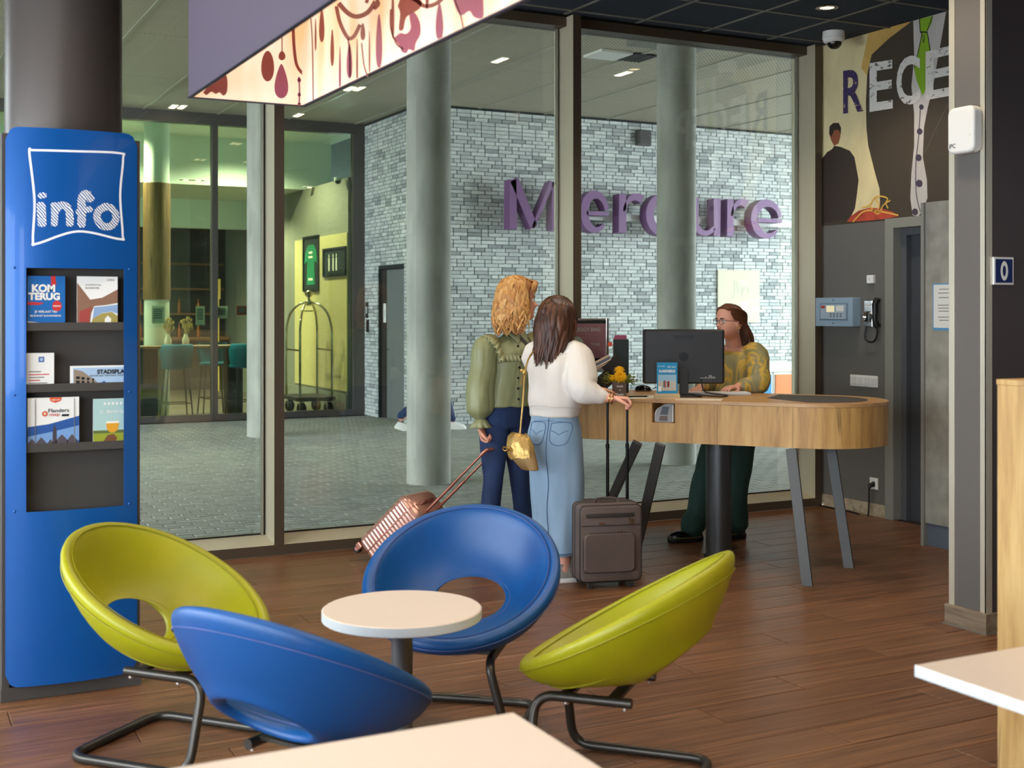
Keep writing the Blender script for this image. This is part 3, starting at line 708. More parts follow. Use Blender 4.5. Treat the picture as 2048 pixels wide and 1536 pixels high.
# vent grille, poster, waste units
a = onY(1271, 291, 15.78); b_ = onY(1297, 262, 15.78)
t = thing('wall_vent', 'square louvred vent high on the outer brick wall', 'vent', (a.x, 15.78, a.z)); wv = b_.x-a.x; hv = b_.z-a.z
obj('vent_box', B().box((0, -.08, 0), (wv, .01, hv)), mat('vent_grey', (78, 76, 72), .6), t, None, .003)
for k in range(6): obj('louvre', B().box((.02, -.095, .03+k*hv/6.5), (wv-.02, -.08, .05+k*hv/6.5)), mat('louvre_grey', (60, 58, 55), .6), t, None)
a = onY(1436, 645, 15.76); b_ = onY(1519, 541, 15.76)
t = thing('wall_poster', 'cream poster with a faint script emblem on the outer brick wall', 'poster', (a.x, 15.775, a.z)); wv = b_.x-a.x; hv = b_.z-a.z
obj('poster_sheet', B().box((0, -.015, 0), (wv, 0, hv)), mat('poster_cream', (216, 211, 180), .6), t, None)
q = B(); cx0 = wv*.52; cz0 = hv*.62
strokes(q, [(cat([(-.5, .2), (-.3, 0), (-.25, .8), (-.1, .75), (-.05, .1), (.1, .75), (.22, .7), (.2, .1), (.45, .6), (.7, .2)], 6), .05)], cx0-.02, cz0-.12, .3, -.018, -.0155)
obj('script_emblem', q, mat('poster_grey', (206, 206, 188), .6), t, None)
def bin_unit(px0, px1, col, lab):
    a = onY(px0, 750, 14.7); b_ = onY(px1, 750, 14.7)
    t = thing('waste_unit', lab, 'bin', (a.x, 14.7, 0), 0, None); w_ = b_.x-a.x
    obj('cabinet', B().box((0, 0, 0), (w_, .5, .68)), M_white, t, None); obj('door_panel', B().box((.03, -.015, .06), (w_-.03, 0, .64)), col, t, None)
    obj('top_slab', B().box((-.01, -.03, .68), (w_+.01, .5, .82)), M_white, t, None, .004)
bin_unit(1518, 1545, mat('panel_blue', (52, 150, 206), .5), 'white topped outdoor cabinet with a bright blue front')
bin_unit(1547, 1592, mat('panel_orange', (232, 132, 66), .5), 'white topped outdoor cabinet with an orange front')
# card readers by the outer door
t = thing('card_reader', 'black card reader with a lit face beside the outer grey door', 'card reader', onX(733, 620, BX-.02))
obj('reader_body', B().box((0, -.06, -.12), (.02, .06, .12)), M_black, t, None, .004); obj('reader_face', B().box((-.004, -.03, -.05), (0, .03, .05)), mat('reader_silver', (180, 184, 184), .4), t, None)
t = thing('door_phone', 'small dark handset under the card reader', 'door phone', onX(735, 652, BX-.02))
obj('phone_body', B().box((0, -.05, -.1), (.02, .05, .1)), M_black, t, None, .01); obj('phone_grip', B().box((-.02, -.02, -.09), (0, .02, .08)), M_dark, t, None, .004)
t = thing('door_plate', 'white switch plate on the outer grey door', 'switch', onX(769, 626, BX+.04))
obj('plate', B().box((-.0, -.05, -.14), (.01, .05, .14)), M_white, t, None, .003); obj('rocker', B().box((-.008, -.03, -.05), (0, .03, .05)), M_lampring, t, None)
# ================================================================== LOBBY FIXTURES
# hanging lamp shade: a long open bottomed box, plum cloth outside, lit print inside
M_bplum = mat('shade_cloth', (74, 64, 80), .7, bump=(500, .05))
LBX0, LBX1, LBY1, LBY0, LBZ, LBH = 1.07, 1.53, 4.83, .9, 2.40, .62
t = thing('lamp_shade', 'long hanging plum lamp shade with a lit inside printed with chandelier drops', 'pendant lamp', (0, 0, 0))
th = .012
obj('shade_wall', B().box((LBX0, LBY0, LBZ), (LBX0+th, LBY1, LBZ+LBH)), M_bplum, t, None); obj('shade_wall', B().box((LBX1-th, LBY0, LBZ), (LBX1, LBY1, LBZ+LBH)), M_bplum, t, None)
obj('shade_wall', B().box((LBX0+th, LBY1-th, LBZ), (LBX1-th, LBY1, LBZ+LBH)), M_bplum, t, None); obj('shade_wall', B().box((LBX0+th, LBY0, LBZ), (LBX1-th, LBY0+th, LBZ+LBH)), M_bplum, t, None)
obj('shade_lid', B().box((LBX0+th, LBY0+th, LBZ+LBH-.01), (LBX1-th, LBY1-th, LBZ+LBH)), M_bplum, t, None)
M_rim = mat('edge_navy', (40, 36, 58), .5); e = .004
obj('edge_binding', B().box((LBX0-e, LBY0-e, LBZ-e), (LBX0+th, LBY1+e, LBZ)).box((LBX1-th, LBY0-e, LBZ-e), (LBX1+e, LBY1+e, LBZ)).box((LBX0+th, LBY1-th, LBZ-e), (LBX1-th, LBY1+e, LBZ)).box((LBX0+th, LBY0-e, LBZ-e), (LBX1-th, LBY0+th, LBZ)), M_rim, t, None)
m, N, L, p = new_mat('lit_lining'); tc = N.new('ShaderNodeTexCoord'); mp = N.new('ShaderNodeMapping'); mp.inputs['Scale'].default_value = (5, 5, 1.2); L.new(tc.outputs['Object'], mp.inputs[0])
n = N.new('ShaderNodeTexNoise'); n.inputs['Scale'].default_value = 1.3; n.inputs['Detail'].default_value = 2; L.new(mp.outputs[0], n.inputs[0])
r = N.new('ShaderNodeValToRGB'); L.new(n.outputs[0], r.inputs[0]); r.color_ramp.elements[0].position = .40; r.color_ramp.elements[1].position = .62
r.color_ramp.elements[0].color = (*lin((248, 182, 122)), 1); r.color_ramp.elements[1].color = (*lin((255, 232, 212)), 1)
L.new(r.outputs[0], p.inputs['Emission Color']); p.inputs['Emission Strength'].default_value = .55; p.inputs['Base Color'].default_value = (.5, .42, .34, 1); p.inputs['Roughness'].default_value = .7
g = .003
obj('lit_lining', B().box((LBX0+th, LBY1-th-g, LBZ), (LBX1-th-g, LBY1-th, LBZ+LBH-.01)), m, t, None); obj('lit_lining', B().box((LBX1-th-g, LBY0+th, LBZ), (LBX1-th, LBY1-th-g, LBZ+LBH-.01)), m, t, None)
obj('lit_lining', B().box((LBX0+th, LBY0+th, LBZ), (LBX0+th+g, LBY1-th-g, LBZ+LBH-.01)), m, t, None)
M_sil = mat('print_maroon', (112, 46, 40), .6, emit=.22); M_sil2 = mat('print_plum', (126, 58, 80), .6, emit=.25)
for k in range(5):
    y_ = LBY1-.35-k*.8
    bl = bpy.data.lights.new('shade_bulb', 'POINT'); bl.energy = 1.3; bl.color = (1, .86, .7); bl.shadow_soft_size = .04; bo_ = bpy.data.objects.new('shade_bulb', bl); bo_.location = ((LBX0+LBX1)/2, y_, LBZ+.2); COL.objects.link(bo_)
    bu = obj('bulb', B().ball((0, 0, 0), .035, 14, 10), mat('bulb_glow', (255, 232, 200), .4, emit=3), t, 80, loc=((LBX0+LBX1)/2, y_, LBZ+.34))
    obj('bulb_holder', B().cyl((0, 0, .03), (0, 0, .09), .018, n=12), M_rim, bu)
FWY = LBY1-th-g; RWX = LBX1-th-g
def pf(x, y): return onY(370+x/3.25, y/3.25, FWY)
def pr(x, y): return onX(370+x/3.25, y/3.25, RWX)
def flatp(P_, nrm, m, name='chandelier_print'):
    k = len(P_); nv = Vector(nrm)*.0012
    P_ = [Vector((q.x, q.y, min(max(q.z, LBZ+.001), LBZ+LBH-.02))) for q in P_]
    return obj(name, B().add([q+nv for q in P_]+[q+nv*.1 for q in P_], [list(range(k)), list(range(2*k-1, k-1, -1))]+[[i, k+i, k+(i+1) % k, (i+1) % k] for i in range(k)]), m, t, None)
NF = (0, -1, 0); NR = (-1, 0, 0)
def dropp(f_, nrm, cx, y0, y1, w_, m, pw=.42):
    pts = []
    for k in range(20):
        a = 2*pi*k/20; pts.append(f_(cx+sin(a)*(1-pw*cos(a))*w_/2, (y0+y1)/2-cos(a)*(y1-y0)/2))
    flatp(pts, nrm, m)
def chainp(f_, nrm, pts, w_, m):
    P_ = [Vector(q) for q in cat(pts, 5)]; Lp, Rp = [], []
    for i in range(len(P_)):
        t_ = (P_[min(i+1, len(P_)-1)]-P_[max(i-1, 0)]).normalized(); nn = Vector((-t_.y, t_.x))*w_/2; Lp.append(f_(*(P_[i]+nn))); Rp.append(f_(*(P_[i]-nn)))
    b = B(); k = len(Lp); nv = Vector(nrm)*.0012
    for i in range(k-1): b.add([Lp[i]+nv, Lp[i+1]+nv, Rp[i+1]+nv, Rp[i]+nv], [[0, 1, 2, 3]])
    obj('chandelier_print', b, m, t, None)
def blobp(f_, nrm, pts, m): flatp([f_(*q) for q in cat(pts+[pts[0]], 3)[:-1]], nrm, m)
blobp(pf, NF, [(118, 600), (150, 560), (190, 500), (240, 470), (272, 500), (274, 590), (250, 622), (225, 600), (200, 610), (170, 596), (140, 618)], M_sil)
dropp(pf, NF, 537, 330, 530, 84, M_sil, .1); dropp(pf, NF, 626, 415, 640, 82, M_sil2, .5); dropp(pf, NF, 630, 332, 392, 44, M_sil, .2); chainp(pf, NF, [(628, 120), (630, 240), (630, 335)], 7, M_sil)
chainp(pf, NF, [(702, 150), (708, 300), (725, 420), (765, 478), (788, 480)], 20, M_sil); chainp(pf, NF, [(770, 120), (784, 250), (788, 540)], 20, M_sil); chainp(pf, NF, [(740, 500), (744, 600), (740, 690)], 10, M_sil2)
for (cy_, s_) in ((520, 30), (615, 26), (680, 30)): dropp(pf, NF, 742, cy_-s_/2, cy_+s_/2, s_*.8, M_sil2, .1)
for (cx, y0, y1, w_, m_) in ((890, 60, 275, 32, M_sil), (958, 190, 430, 22, M_sil), (1008, 300, 600, 12, M_sil2), (1070, 285, 510, 34, M_sil2), (1157, 150, 262, 28, M_sil), (1120, 250, 540, 10, M_sil), (1262, 90, 445, 38, M_sil2), (1352, -80, 250, 18, M_sil), (1655, 20, 265, 46, M_sil2), (1575, -150, 60, 20, M_sil), (1200, 200, 480, 8, M_sil), (850, 120, 330, 10, M_sil)):
    dropp(pr, NR, cx, y0, y1, w_, m_, .35)
for pts, w_ in (([(820, 120), (830, 300), (835, 650)], 7), ([(985, 40), (1010, 150), (1060, 245), (1100, 235), (1140, 160)], 24), ([(1000, 20), (1060, 85), (1120, 108), (1190, 80), (1240, 10)], 30), ([(1060, 250), (1072, 330), (1075, 500)], 10), ([(1340, 60), (1340, 180), (1375, 280), (1420, 320)], 12), ([(1370, -60), (1500, 0), (1560, 40), (1640, 20), (1720, -60)], 26), ([(1180, 20), (1210, -40), (1260, 20), (1230, 60)], 22), ([(1150, 280), (1165, 420), (1190, 500)], 8), ([(1740, -40), (1790, 90), (1810, 180)], 8)):
    chainp(pr, NR, pts, w_, M_sil)
blobp(pr, NR, [(1360, 250), (1400, 300), (1410, 335), (1440, 345), (1455, 320), (1490, 330), (1500, 280), (1530, 220), (1525, 140), (1490, 80), (1460, 100), (1470, 180), (1440, 220), (1400, 215)], M_sil2)
blobp(pr, NR, [(1745, 0), (1770, 70), (1800, 100), (1850, 70), (1880, 110), (1935, 120), (1940, 40), (1930, -60), (1880, -120), (1800, -100), (1760, -60)], M_sil2)
blobp(pr, NR, [(1385, 40), (1400, 90), (1392, 190), (1420, 190), (1440, 110), (1520, 60), (1540, 10), (1470, -40), (1410, -20)], M_sil)
blobp(pr, NR, [(2050, -200), (2090, -60), (2140, 0), (2230, -60), (2260, -160), (2160, -260)], M_sil2)
obj('hanger', B().cyl((1.3, 1.6, LBZ+LBH), (1.3, 1.6, CZ), .008, n=8), M_chrome, t); obj('hanger', B().cyl((1.3, 4.3, LBZ+LBH), (1.3, 4.3, CZ), .008, n=8), M_chrome, t)

# downlight and dome camera in the tiled ceiling
p0 = onZ(1654, 12, CZ)
t = thing('downlight', 'round lit downlight in the dark tiled ceiling', 'ceiling light', (p0.x, p0.y, CZ-.006))
obj('lamp_ring', B().lathe([(.075, 0), (.08, -.008), (.055, -.012), (.05, -.004)], n=24), M_chrome, t, 50); obj('lamp_lens', B().cyl((0, 0, -.006), (0, 0, -.004), .05, n=20), M_lampglow, t, None)
for i, (x, y) in enumerate(LOBBY_LAMPS[1:]):
    pass
p0 = onZ(1667, 62, CZ)
t = thing('dome_camera', 'white dome security camera under the ceiling by the mural', 'camera', (p0.x, p0.y, CZ-.006))
obj('camera_body', B().lathe([(.0, 0), (.082, 0), (.084, -.05), (.078, -.075), (.06, -.09), (.0, -.09)], n=28), M_white, t, 40)
obj('camera_dome', B().ball((0, -.01, -.085), .058, 20, 12, (1, 1, .9)), mat('dome_dark', (24, 20, 18), .08, spec=.8), t, 60)
obj('base_ring', B().lathe([(.084, -.048), (.087, -.05), (.084, -.053)], n=28), M_lampring, t)

# mural on the right wall: flat printed graphic
MX = WX
def mur(px, py, k): v = onX(px, py, MX); return Vector((MX-.0012*k, v.y, v.z))
mural = thing('wall_mural', 'large printed mural of a dark suit with a green tie and white lettering', 'mural', (0, 0, 0))
Mm = {'dark': mat('mural_dark', (70, 60, 48), .6), 'cream': mat('mural_cream', (226, 208, 158), .6, var=(1.6, .35, (1, 1, .5))), 'ochre': mat('mural_ochre', (208, 170, 92), .6, var=(3, .25)),
      'shirt': mat('mural_shirt', (196, 190, 184), .6, var=(3, .15, (1, 1, .4))), 'tie': mat('mural_tie', (134, 176, 32), .6), 'man': mat('mural_man', (58, 48, 40), .6), 'skin': mat('mural_skin', (160, 92, 62), .6),
      'rose': mat('mural_rose', (178, 70, 50), .6, var=(9, .4)), 'gold': mat('mural_gold', (226, 180, 80), .6), 'purple': mat('mural_purple', (66, 50, 92), .6), 'ink': mat('mural_ink', (34, 36, 30), .6), 'plaster': None}
def c8(x, y): return (1550+x/2.195, y/2.195)
def poly(name, pts, m, k, th=.001):
    P_ = [mur(*c8(*q), k) for q in pts]; n = len(P_)
    cx = sum((v.y for v in P_))/n
    vs = P_ + [v+Vector((th, 0, 0)) for v in P_]
    bb = B(); bb.add(vs, [list(range(n)), list(range(2*n-1, n-1, -1))] + [[i, n+i, n+(i+1) % n, (i+1) % n] for i in range(n)])
    return obj(name, bb, m, mural, None)
bbm = B().box((MX-.004, 4.0, 0), (MX-.0005, FY, 1)); zb = onX(1741, 443.6, MX).z
obj('mural_ground', B().box((MX-.0014, 4.0, zb), (MX-.0003, FY+.02, CZ-.012)), Mm['dark'], mural, None)
poly('mural_backdrop', [(205, 198), (590, 60), (592, 100), (500, 170), (425, 240), (405, 330), (400, 450), (402, 560), (410, 640), (440, 760), (460, 830), (462, 935), (330, 960), (205, 985)], Mm['cream'], 2)
poly('mural_drape', [(418, 120), (592, 66), (592, 100), (500, 170), (425, 240), (405, 330), (380, 300), (400, 200)], Mm['ochre'], 3)
poly('mural_figure', [(205, 700), (230, 668), (252, 655), (262, 640), (290, 645), (330, 662), (350, 690), (368, 790), (360, 860), (352, 915), (330, 960), (205, 985)], Mm['man'], 3)
poly('mural_head', [(245, 560), (258, 545), (280, 545), (290, 565), (288, 600), (280, 630), (262, 640), (250, 620), (240, 590)], Mm['skin'], 4)
poly('mural_hair', [(240, 585), (242, 555), (258, 540), (282, 540), (292, 562), (290, 590), (282, 570), (262, 572), (250, 600)], Mm['man'], 5)
poly('mural_shirt', [(608, 92), (752, 50), (735, 150), (715, 260), (695, 380), (672, 470), (655, 560), (650, 690), (668, 790), (670, 870), (650, 920), (630, 950), (605, 945), (595, 870), (600, 760), (612, 640), (612, 500), (600, 380), (612, 250)], Mm['shirt'], 2)
poly('mural_tie', [(636, 84), (694, 70), (690, 100), (668, 142), (672, 150), (690, 270), (676, 360), (650, 422), (622, 350), (612, 300), (630, 230), (646, 150), (640, 140)], Mm['tie'], 3)
def line(name, pts, w_, m, k):
    bb = B(); P_ = [Vector(mur(*c8(*q), k)) for q in cat(pts, 4)]
    for i in range(len(P_)-1):
        t_ = P_[i+1]-P_[i]; nn = Vector((0, -t_.z, t_.y)).normalized()*w_/2
        bb.add([P_[i]-nn, P_[i+1]-nn, P_[i+1]+nn, P_[i]+nn], [[0, 1, 2, 3]])
    return obj(name, bb, m, mural, None)
line('tie_outline', [(636, 84), (640, 140), (646, 150), (630, 230), (612, 300)], .008, Mm['ink'], 4)
line('tie_outline', [(694, 70), (668, 142), (672, 150), (690, 270)], .008, Mm['ink'], 4)
line('tie_outline', [(640, 140), (670, 142)], .01, Mm['ink'], 4)
line('tie_outline', [(650, 150), (654, 188), (660, 150)], .006, Mm['ink'], 4)
line('shirt_placket', [(640, 470), (632, 600), (620, 720), (622, 850), (640, 930)], .008, mat('mural_mauve', (98, 84, 98), .6), 4)
line('shirt_placket', [(765, 450), (710, 560), (660, 670)], .006, mat('mural_thread', (104, 92, 82), .6), 3)
for (x, y, r_) in ((645, 470, 10), (637, 577, 12), (632, 692, 13), (635, 805, 14), (617, 930, 13)):
    poly('shirt_button', [(x+r_*cos(2*pi*k/14), y+r_*1.15*sin(2*pi*k/14)) for k in range(14)], mat('mural_button', (70, 62, 76), .6), 5)
poly('mural_rose', [(318, 975), (335, 950), (370, 925), (420, 912), (470, 915), (520, 930), (545, 950), (480, 962), (400, 970)], Mm['rose'], 6)
for pts in ([(345, 975), (390, 930), (440, 925), (500, 935), (545, 945)], [(385, 912), (420, 900), (440, 868), (470, 862), (498, 872), (490, 890), (500, 915)], [(420, 905), (455, 940), (480, 900), (510, 880)], [(440, 870), (460, 900), (450, 930)]):
    line('rose_outline', pts, .011, Mm['gold'], 7)
# grungy letters
def grunge(name, rgb, th=.42):
    m, N, L, p = new_mat(name); p.inputs['Base Color'].default_value = (*lin(rgb), 1); p.inputs['Roughness'].default_value = .7
    tc = N.new('ShaderNodeTexCoord'); mp = N.new('ShaderNodeMapping'); mp.inputs['Scale'].default_value = (1, 1, 2.2); L.new(tc.outputs['Object'], mp.inputs[0])
    n = N.new('ShaderNodeTexNoise'); n.inputs['Scale'].default_value = 16; n.inputs['Detail'].default_value = 8; n.inputs['Roughness'].default_value = .75; L.new(mp.outputs[0], n.inputs[0])
    r = N.new('ShaderNodeValToRGB'); L.new(n.outputs[0], r.inputs[0]); r.color_ramp.elements[0].position = th; r.color_ramp.elements[1].position = th+.03
    L.new(r.outputs[0], p.inputs['Alpha']); return m
G_w = grunge('mural_white_worn', (226, 222, 214), .40); G_p = grunge('mural_purple_worn', (66, 50, 92), .40)
def mural_letter(ch, x0, y0, x1, y1, m, k=6, bold=.02):
    me = text_mesh(ch, 1, 0, bold); xs = [v.co.x for v in me.vertices]; ys_ = [v.co.y for v in me.vertices]
    a0, a1, b0, b1 = min(xs), max(xs), min(ys_), max(ys_)
    tl, tr, bl, br = [mur(*c8(*q), k) for q in ((x0, y0[0]), (x1, y0[1]), (x0, y1[0]), (x1, y1[1]))]
    for v in me.vertices:
        s = (v.co.x-a0)/(a1-a0); q = (v.co.y-b0)/(b1-b0); v.co = (bl.lerp(br, s)).lerp(tl.lerp(tr, s), q)
    me.materials.clear(); me.materials.append(m); link('mural_letter', me, mural)
mural_letter('R', 302, (312, 298), 390, (500, 488), G_p)
mural_letter('E', 418, (278, 262), 520, (492, 476), G_w)
mural_letter('C', 536, (252, 240), 640, (470, 452), G_w)
mural_letter('E', 664, (228, 200), 776, (440, 420), G_w)
mural_letter('P', 800, (190, 170), 900, (420, 400), G_w)

# fire panel
def wthing(name, label, cat_, px, py, X=WX): v = onX(px, py, X); return thing(name, label, cat_, (X, v.y, v.z))
def wdim(px0, px1, X=WX): return abs(onX(px0, 600, X).y-onX(px1, 600, X).y)
M_pb = mat('panel_pale_blue', (150, 172, 188), .5)
t = wthing('fire_panel', 'pale blue fire alarm panel on the grey wall', 'alarm panel', 1684, 624); hw = wdim(1648, 1722)/2
obj('panel_case', B().box((-.09, -hw, -.115), (0, hw, .115)), M_pb, t, None, .006)
obj('panel_bezel', B().box((-.096, -hw*.78, -.065), (-.0885, hw*.72, .07)), mat('bezel_blue', (112, 132, 150), .5), t, None, .002)
obj('panel_face', B().box((-.099, -hw*.72, -.055), (-.096, hw*.66, .06)), mat('face_blue_grey', (168, 184, 196), .5), t, None)
obj('display', B().box((-.101, -hw*.1, -.0), (-.099, hw*.32, .05)), mat('lit_display', (238, 226, 180), .4, emit=.35), t, None)
obj('red_badge', B().box((-.101, hw*.4, .03), (-.099, hw*.62, .05)), mat('badge_red', (176, 48, 44), .5), t, None)
obj('white_badge', B().box((-.101, -hw*.6, .005), (-.099, -hw*.2, .05)), M_white, t, None)
q = B()
for i in range(4):
    for j in range(2): q.box((-.101, hw*(.1-.18*i)-.01, -.02-.018*j), (-.099, hw*(.1-.18*i)+.006, -.012-.018*j))
obj('key', q, M_dark, t, None)
obj('screw', B().cyl((-.0915, 0, .095), (-.0885, 0, .095), .006, n=8).cyl((-.0915, 0, -.09), (-.0885, 0, -.09), .006, n=8), M_dark, t)
t = wthing('intercom', 'chrome faced intercom with a black handset on the grey wall', 'intercom', 1742, 626); hw = wdim(1731, 1748)/2
obj('intercom_plate', B().box((-.03, -hw, -.11), (0, hw, .10)), M_chrome, t, None, .006)
obj('speaker_dish', B().lathe([(.0, 0), (.035, .004), (.042, .012), (.045, 0)], n=16), M_chrome, t, 50, loc=(-.03, 0, -.03)).rotation_euler = (0, -pi/2, 0)
obj('intercom_button', B().box((-.036, -.025, .05), (-.029, .025, .075)), M_lampring, t, None)
obj('handset', B().tube([(-.03, -hw-.055, .105), (-.055, -hw-.055, .07), (-.058, -hw-.055, -.06), (-.03, -hw-.055, -.105)], [.026, .024, .02, .026], 10), M_black, t, 60)
obj('handset_cord', B().tube(cat([(-.03, -hw-.05, -.105), (-.035, -hw-.05, -.18), (-.035, -hw+.0, -.225), (-.035, hw*.6, -.2), (-.02, hw*.7, -.11)], 6), .007, 6), M_black, t)
t = wthing('wall_sensor', 'small square white sensor above the intercom', 'sensor', 1745, 558)
obj('sensor_body', B().box((-.03, -.035, -.035), (0, .035, .03)), M_white, t, None, .005); obj('sensor_button', B().cyl((-.034, 0, 0), (-.03, 0, 0), .012, n=12), M_lampring, t)
t = wthing('switch_plate', 'white four gang switch plate on the grey wall', 'switch', 1729, 762); hw = wdim(1702, 1757)/2
obj('plate', B().box((-.01, -hw, -.045), (0, hw, .045)), M_white, t, None, .004)
for k in range(4): y_ = -hw+hw*2*(k+.5)/4; obj('rocker', B().box((-.016, y_-hw*.2, -.028), (-.01, y_+hw*.2, .028)), M_lampring, t, None, .002)
t = wthing('socket', 'white wall socket low on the grey wall', 'socket', 1749, 967)
obj('plate', B().box((-.01, -.045, -.045), (0, .045, .045)), M_white, t, None, .004); obj('socket_ring', B().lathe([(.02, 0), (.022, .004), (.018, .0)], n=16), M_lampring, t, loc=(-.01, 0, 0)).rotation_euler = (0, -pi/2, 0)
ps = onX(1749, 969, WX)
t = thing('power_plug', 'black plug in the low socket with its cable running to the floor', 'plug', (WX-.0115, ps.y, ps.z))
obj('plug_body', B().tube([(0, 0, 0), (-.03, 0, -.002), (-.045, 0, -.03)], [.019, .018, .009], 10), M_black, t, 60)
pts = [(-.045, 0, -.03), (-.045, .0, -.14), (-.05, .02, -.26), (-.06, .14, -ps.z+.008), (-.05, .45, -ps.z+.007), (-.04, .72, -ps.z+.007)]
obj('cable', B().tube(cat(pts, 8), .006, 8), M_black, t)
# notice on the concrete panel
v = onX(1890, 614, 6.30)
t = thing('wall_notice', 'blue bordered paper notice on the concrete lift panel', 'notice', (6.30, v.y, v.z)); 
y1 = onX(1866, 614, 6.30).y; y0 = y1-.215; v.y = (y0+y1)/2; t.location.y = v.y
obj('border', B().box((-.0015, -.1075, -.155), (0, .1075, .155)), mat('border_blue', (86, 150, 198), .6), t, None)
obj('sheet', B().box((-.003, -.099, -.138), (-.0015, .099, .148)), mat('sheet_white', (226, 224, 214), .7), t, None)
q = B()
for z, w_ in ((.115, .05), (.09, .06), (.06, .055), (.01, .06), (-.01, .06), (-.03, .055), (-.07, .06), (-.09, .05)): q.box((-.0036, -w_, z), (-.003, w_, z+.005))
obj('printed_line', q, M_print, t, None)
# router on the pillar, floor number sign
v0 = onX(1932, 262, PX0-.012)
t = thing('wireless_router', 'white rounded wireless box on the square pillar', 'router', (PX0-.006, PY1-.128, v0.z))
obj('router_case', B().prism(rrect(-.085, -.115, .085, .115, .035), 0, .062, Matrix(((0, 0, -1, 0), (-1, 0, 0, 0), (0, 1, 0, 0), (0, 0, 0, 1)))), M_white, t, 40, .012, seg=3)
obj('router_button', B().cyl((-.0625, -.06, -.03), (-.058, -.06, -.03), .006, n=10), M_lampring, t)
text_fit('IPC', M_black, 'router_logo', t, frame((-.0625, .05, -.075), (0, -1, 0), (0, 0, 1)), w=.04, bold=.01)
v1 = onY(2004, 542, PY0-.008)
t = thing('floor_sign', 'square navy sign with a white zero on the pillar', 'sign', (v1.x, PY0-.008, v1.z)); s_ = .062
obj('sign_border', B().box((-s_-.006, -.012, -s_-.006), (s_+.006, 0, s_+.006)), M_white, t, None, .002)
obj('sign_face', B().box((-s_+.004, -.0135, -s_+.004), (s_-.004, -.012, s_-.004)), mat('sign_navy', (22, 40, 96), .35), t, None)
zp = [( .026*sin(2*pi*k/24)*1, .048*cos(2*pi*k/24)) for k in range(24)]
q = B(); zo = [Vector((1.0*x, y)) for x, y in zp]; zi = [Vector((x*.42, y*.55)) for x, y in zp]
q.add([(v.x, -.0145, v.y) for v in zo]+[(v.x, -.0145, v.y) for v in zi], [[i, (i+1) % 24, 24+(i+1) % 24, 24+i] for i in range(24)])
obj('zero', q, M_white, t, None)
# ================================================================== INFO STAND with brochures
AX, AY, AW = .727, 5.43, .545                # centre of the front plane, its width
stand = thing('info_stand', 'tall curved blue brochure stand marked info wrapped on the round column', 'brochure stand', (AX, AY, 0))
M_blue = mat('stand_blue', (0, 86, 164), .3, .25, bump=(300, .02), coat=.2)
M_sgrey = mat('stand_grey', (74, 70, 66), .5, .2)
hw = AW/2
# dark backing: two side cheeks, back and foot
obj('backing', B().box((-hw, .0, 0), (-hw+.03, .10, 2.30)).box((hw-.03, 0, 0), (hw, .10, 2.30)).box((-hw+.03, .06, .05), (hw-.03, .10, 2.30)).box((-hw+.03, .0, 2.26), (hw-.03, .06, 2.30)), M_sgrey, stand, None, .002)
obj('foot', B().box((-hw-.004, -.01, 0), (hw+.004, .10, .055)), M_sgrey, stand, None, .002)
# curved front panel with a window
RB = 1.0; SAG = RB-sqrt(RB*RB-hw*hw)
PW2 = hw-.014
def bow(x, z, out=0): return Vector((x, -(sqrt(RB*RB-x*x)-(RB-SAG))-.006-out, z))
WX0, WX1, WZ0, WZ1, PZ0, PZ1 = -.182, .202, .765, 1.755, .058, 2.325
def panel(th):
    bb = B(); xs = sorted(set([-PW2+2*PW2*k/30 for k in range(31)]+[WX0, WX1])); rc = .05
    def zlim(x):
        e = PW2-abs(x)
        if e >= rc: return PZ0, PZ1
        k = rc-sqrt(max(0, rc*rc-(rc-e)**2)); return PZ0+k, PZ1-k
    def cell(x0, x1, z00, z01, z10, z11):
        vs = [bow(x0, z00), bow(x1, z01), bow(x1, z11), bow(x0, z10), bow(x0, z00, -th), bow(x1, z01, -th), bow(x1, z11, -th), bow(x0, z10, -th)]
        bb.add(vs, [[0, 1, 2, 3], [7, 6, 5, 4], [0, 4, 5, 1], [2, 6, 7, 3]])
    for a, b_ in zip(xs[:-1], xs[1:]):
        la, lb = zlim(a), zlim(b_)
        if a >= WX0-1e-6 and b_ <= WX1+1e-6:
            cell(a, b_, la[0], lb[0], WZ0, WZ0); cell(a, b_, WZ1, WZ1, la[1], lb[1])
        else: cell(a, b_, la[0], lb[0], la[1], lb[1])
    for x in (WX0, WX1): bb.quad(bow(x, WZ0), bow(x, WZ1), bow(x, WZ1, -th), bow(x, WZ0, -th))
    for x in (-PW2, PW2): l_ = zlim(x); bb.quad(bow(x, l_[0]), bow(x, l_[1]), bow(x, l_[1], -th), bow(x, l_[0], -th))
    return bb
obj('front_panel', panel(.004), M_blue, stand, 30)
for x in (-.225, .225):
    for z in (1.755, 1.24, .77):
        p0 = bow(x, z); obj('screw', B().ball(p0, .006, 8, 6), M_blue, stand, 60)
# shelves: lipped trays
SHZ = [1.452, 1.126, .800+.0]
SHZ = [1.521, 1.270, 1.025]
for z in SHZ:
    q = B().box((-.212, -.014, z-.022), (.212, -.009, z+.012)).box((-.212, -.009, z-.022), (.212, .06, z-.018))
    obj('shelf', q, M_sgrey, stand, None, .0015)
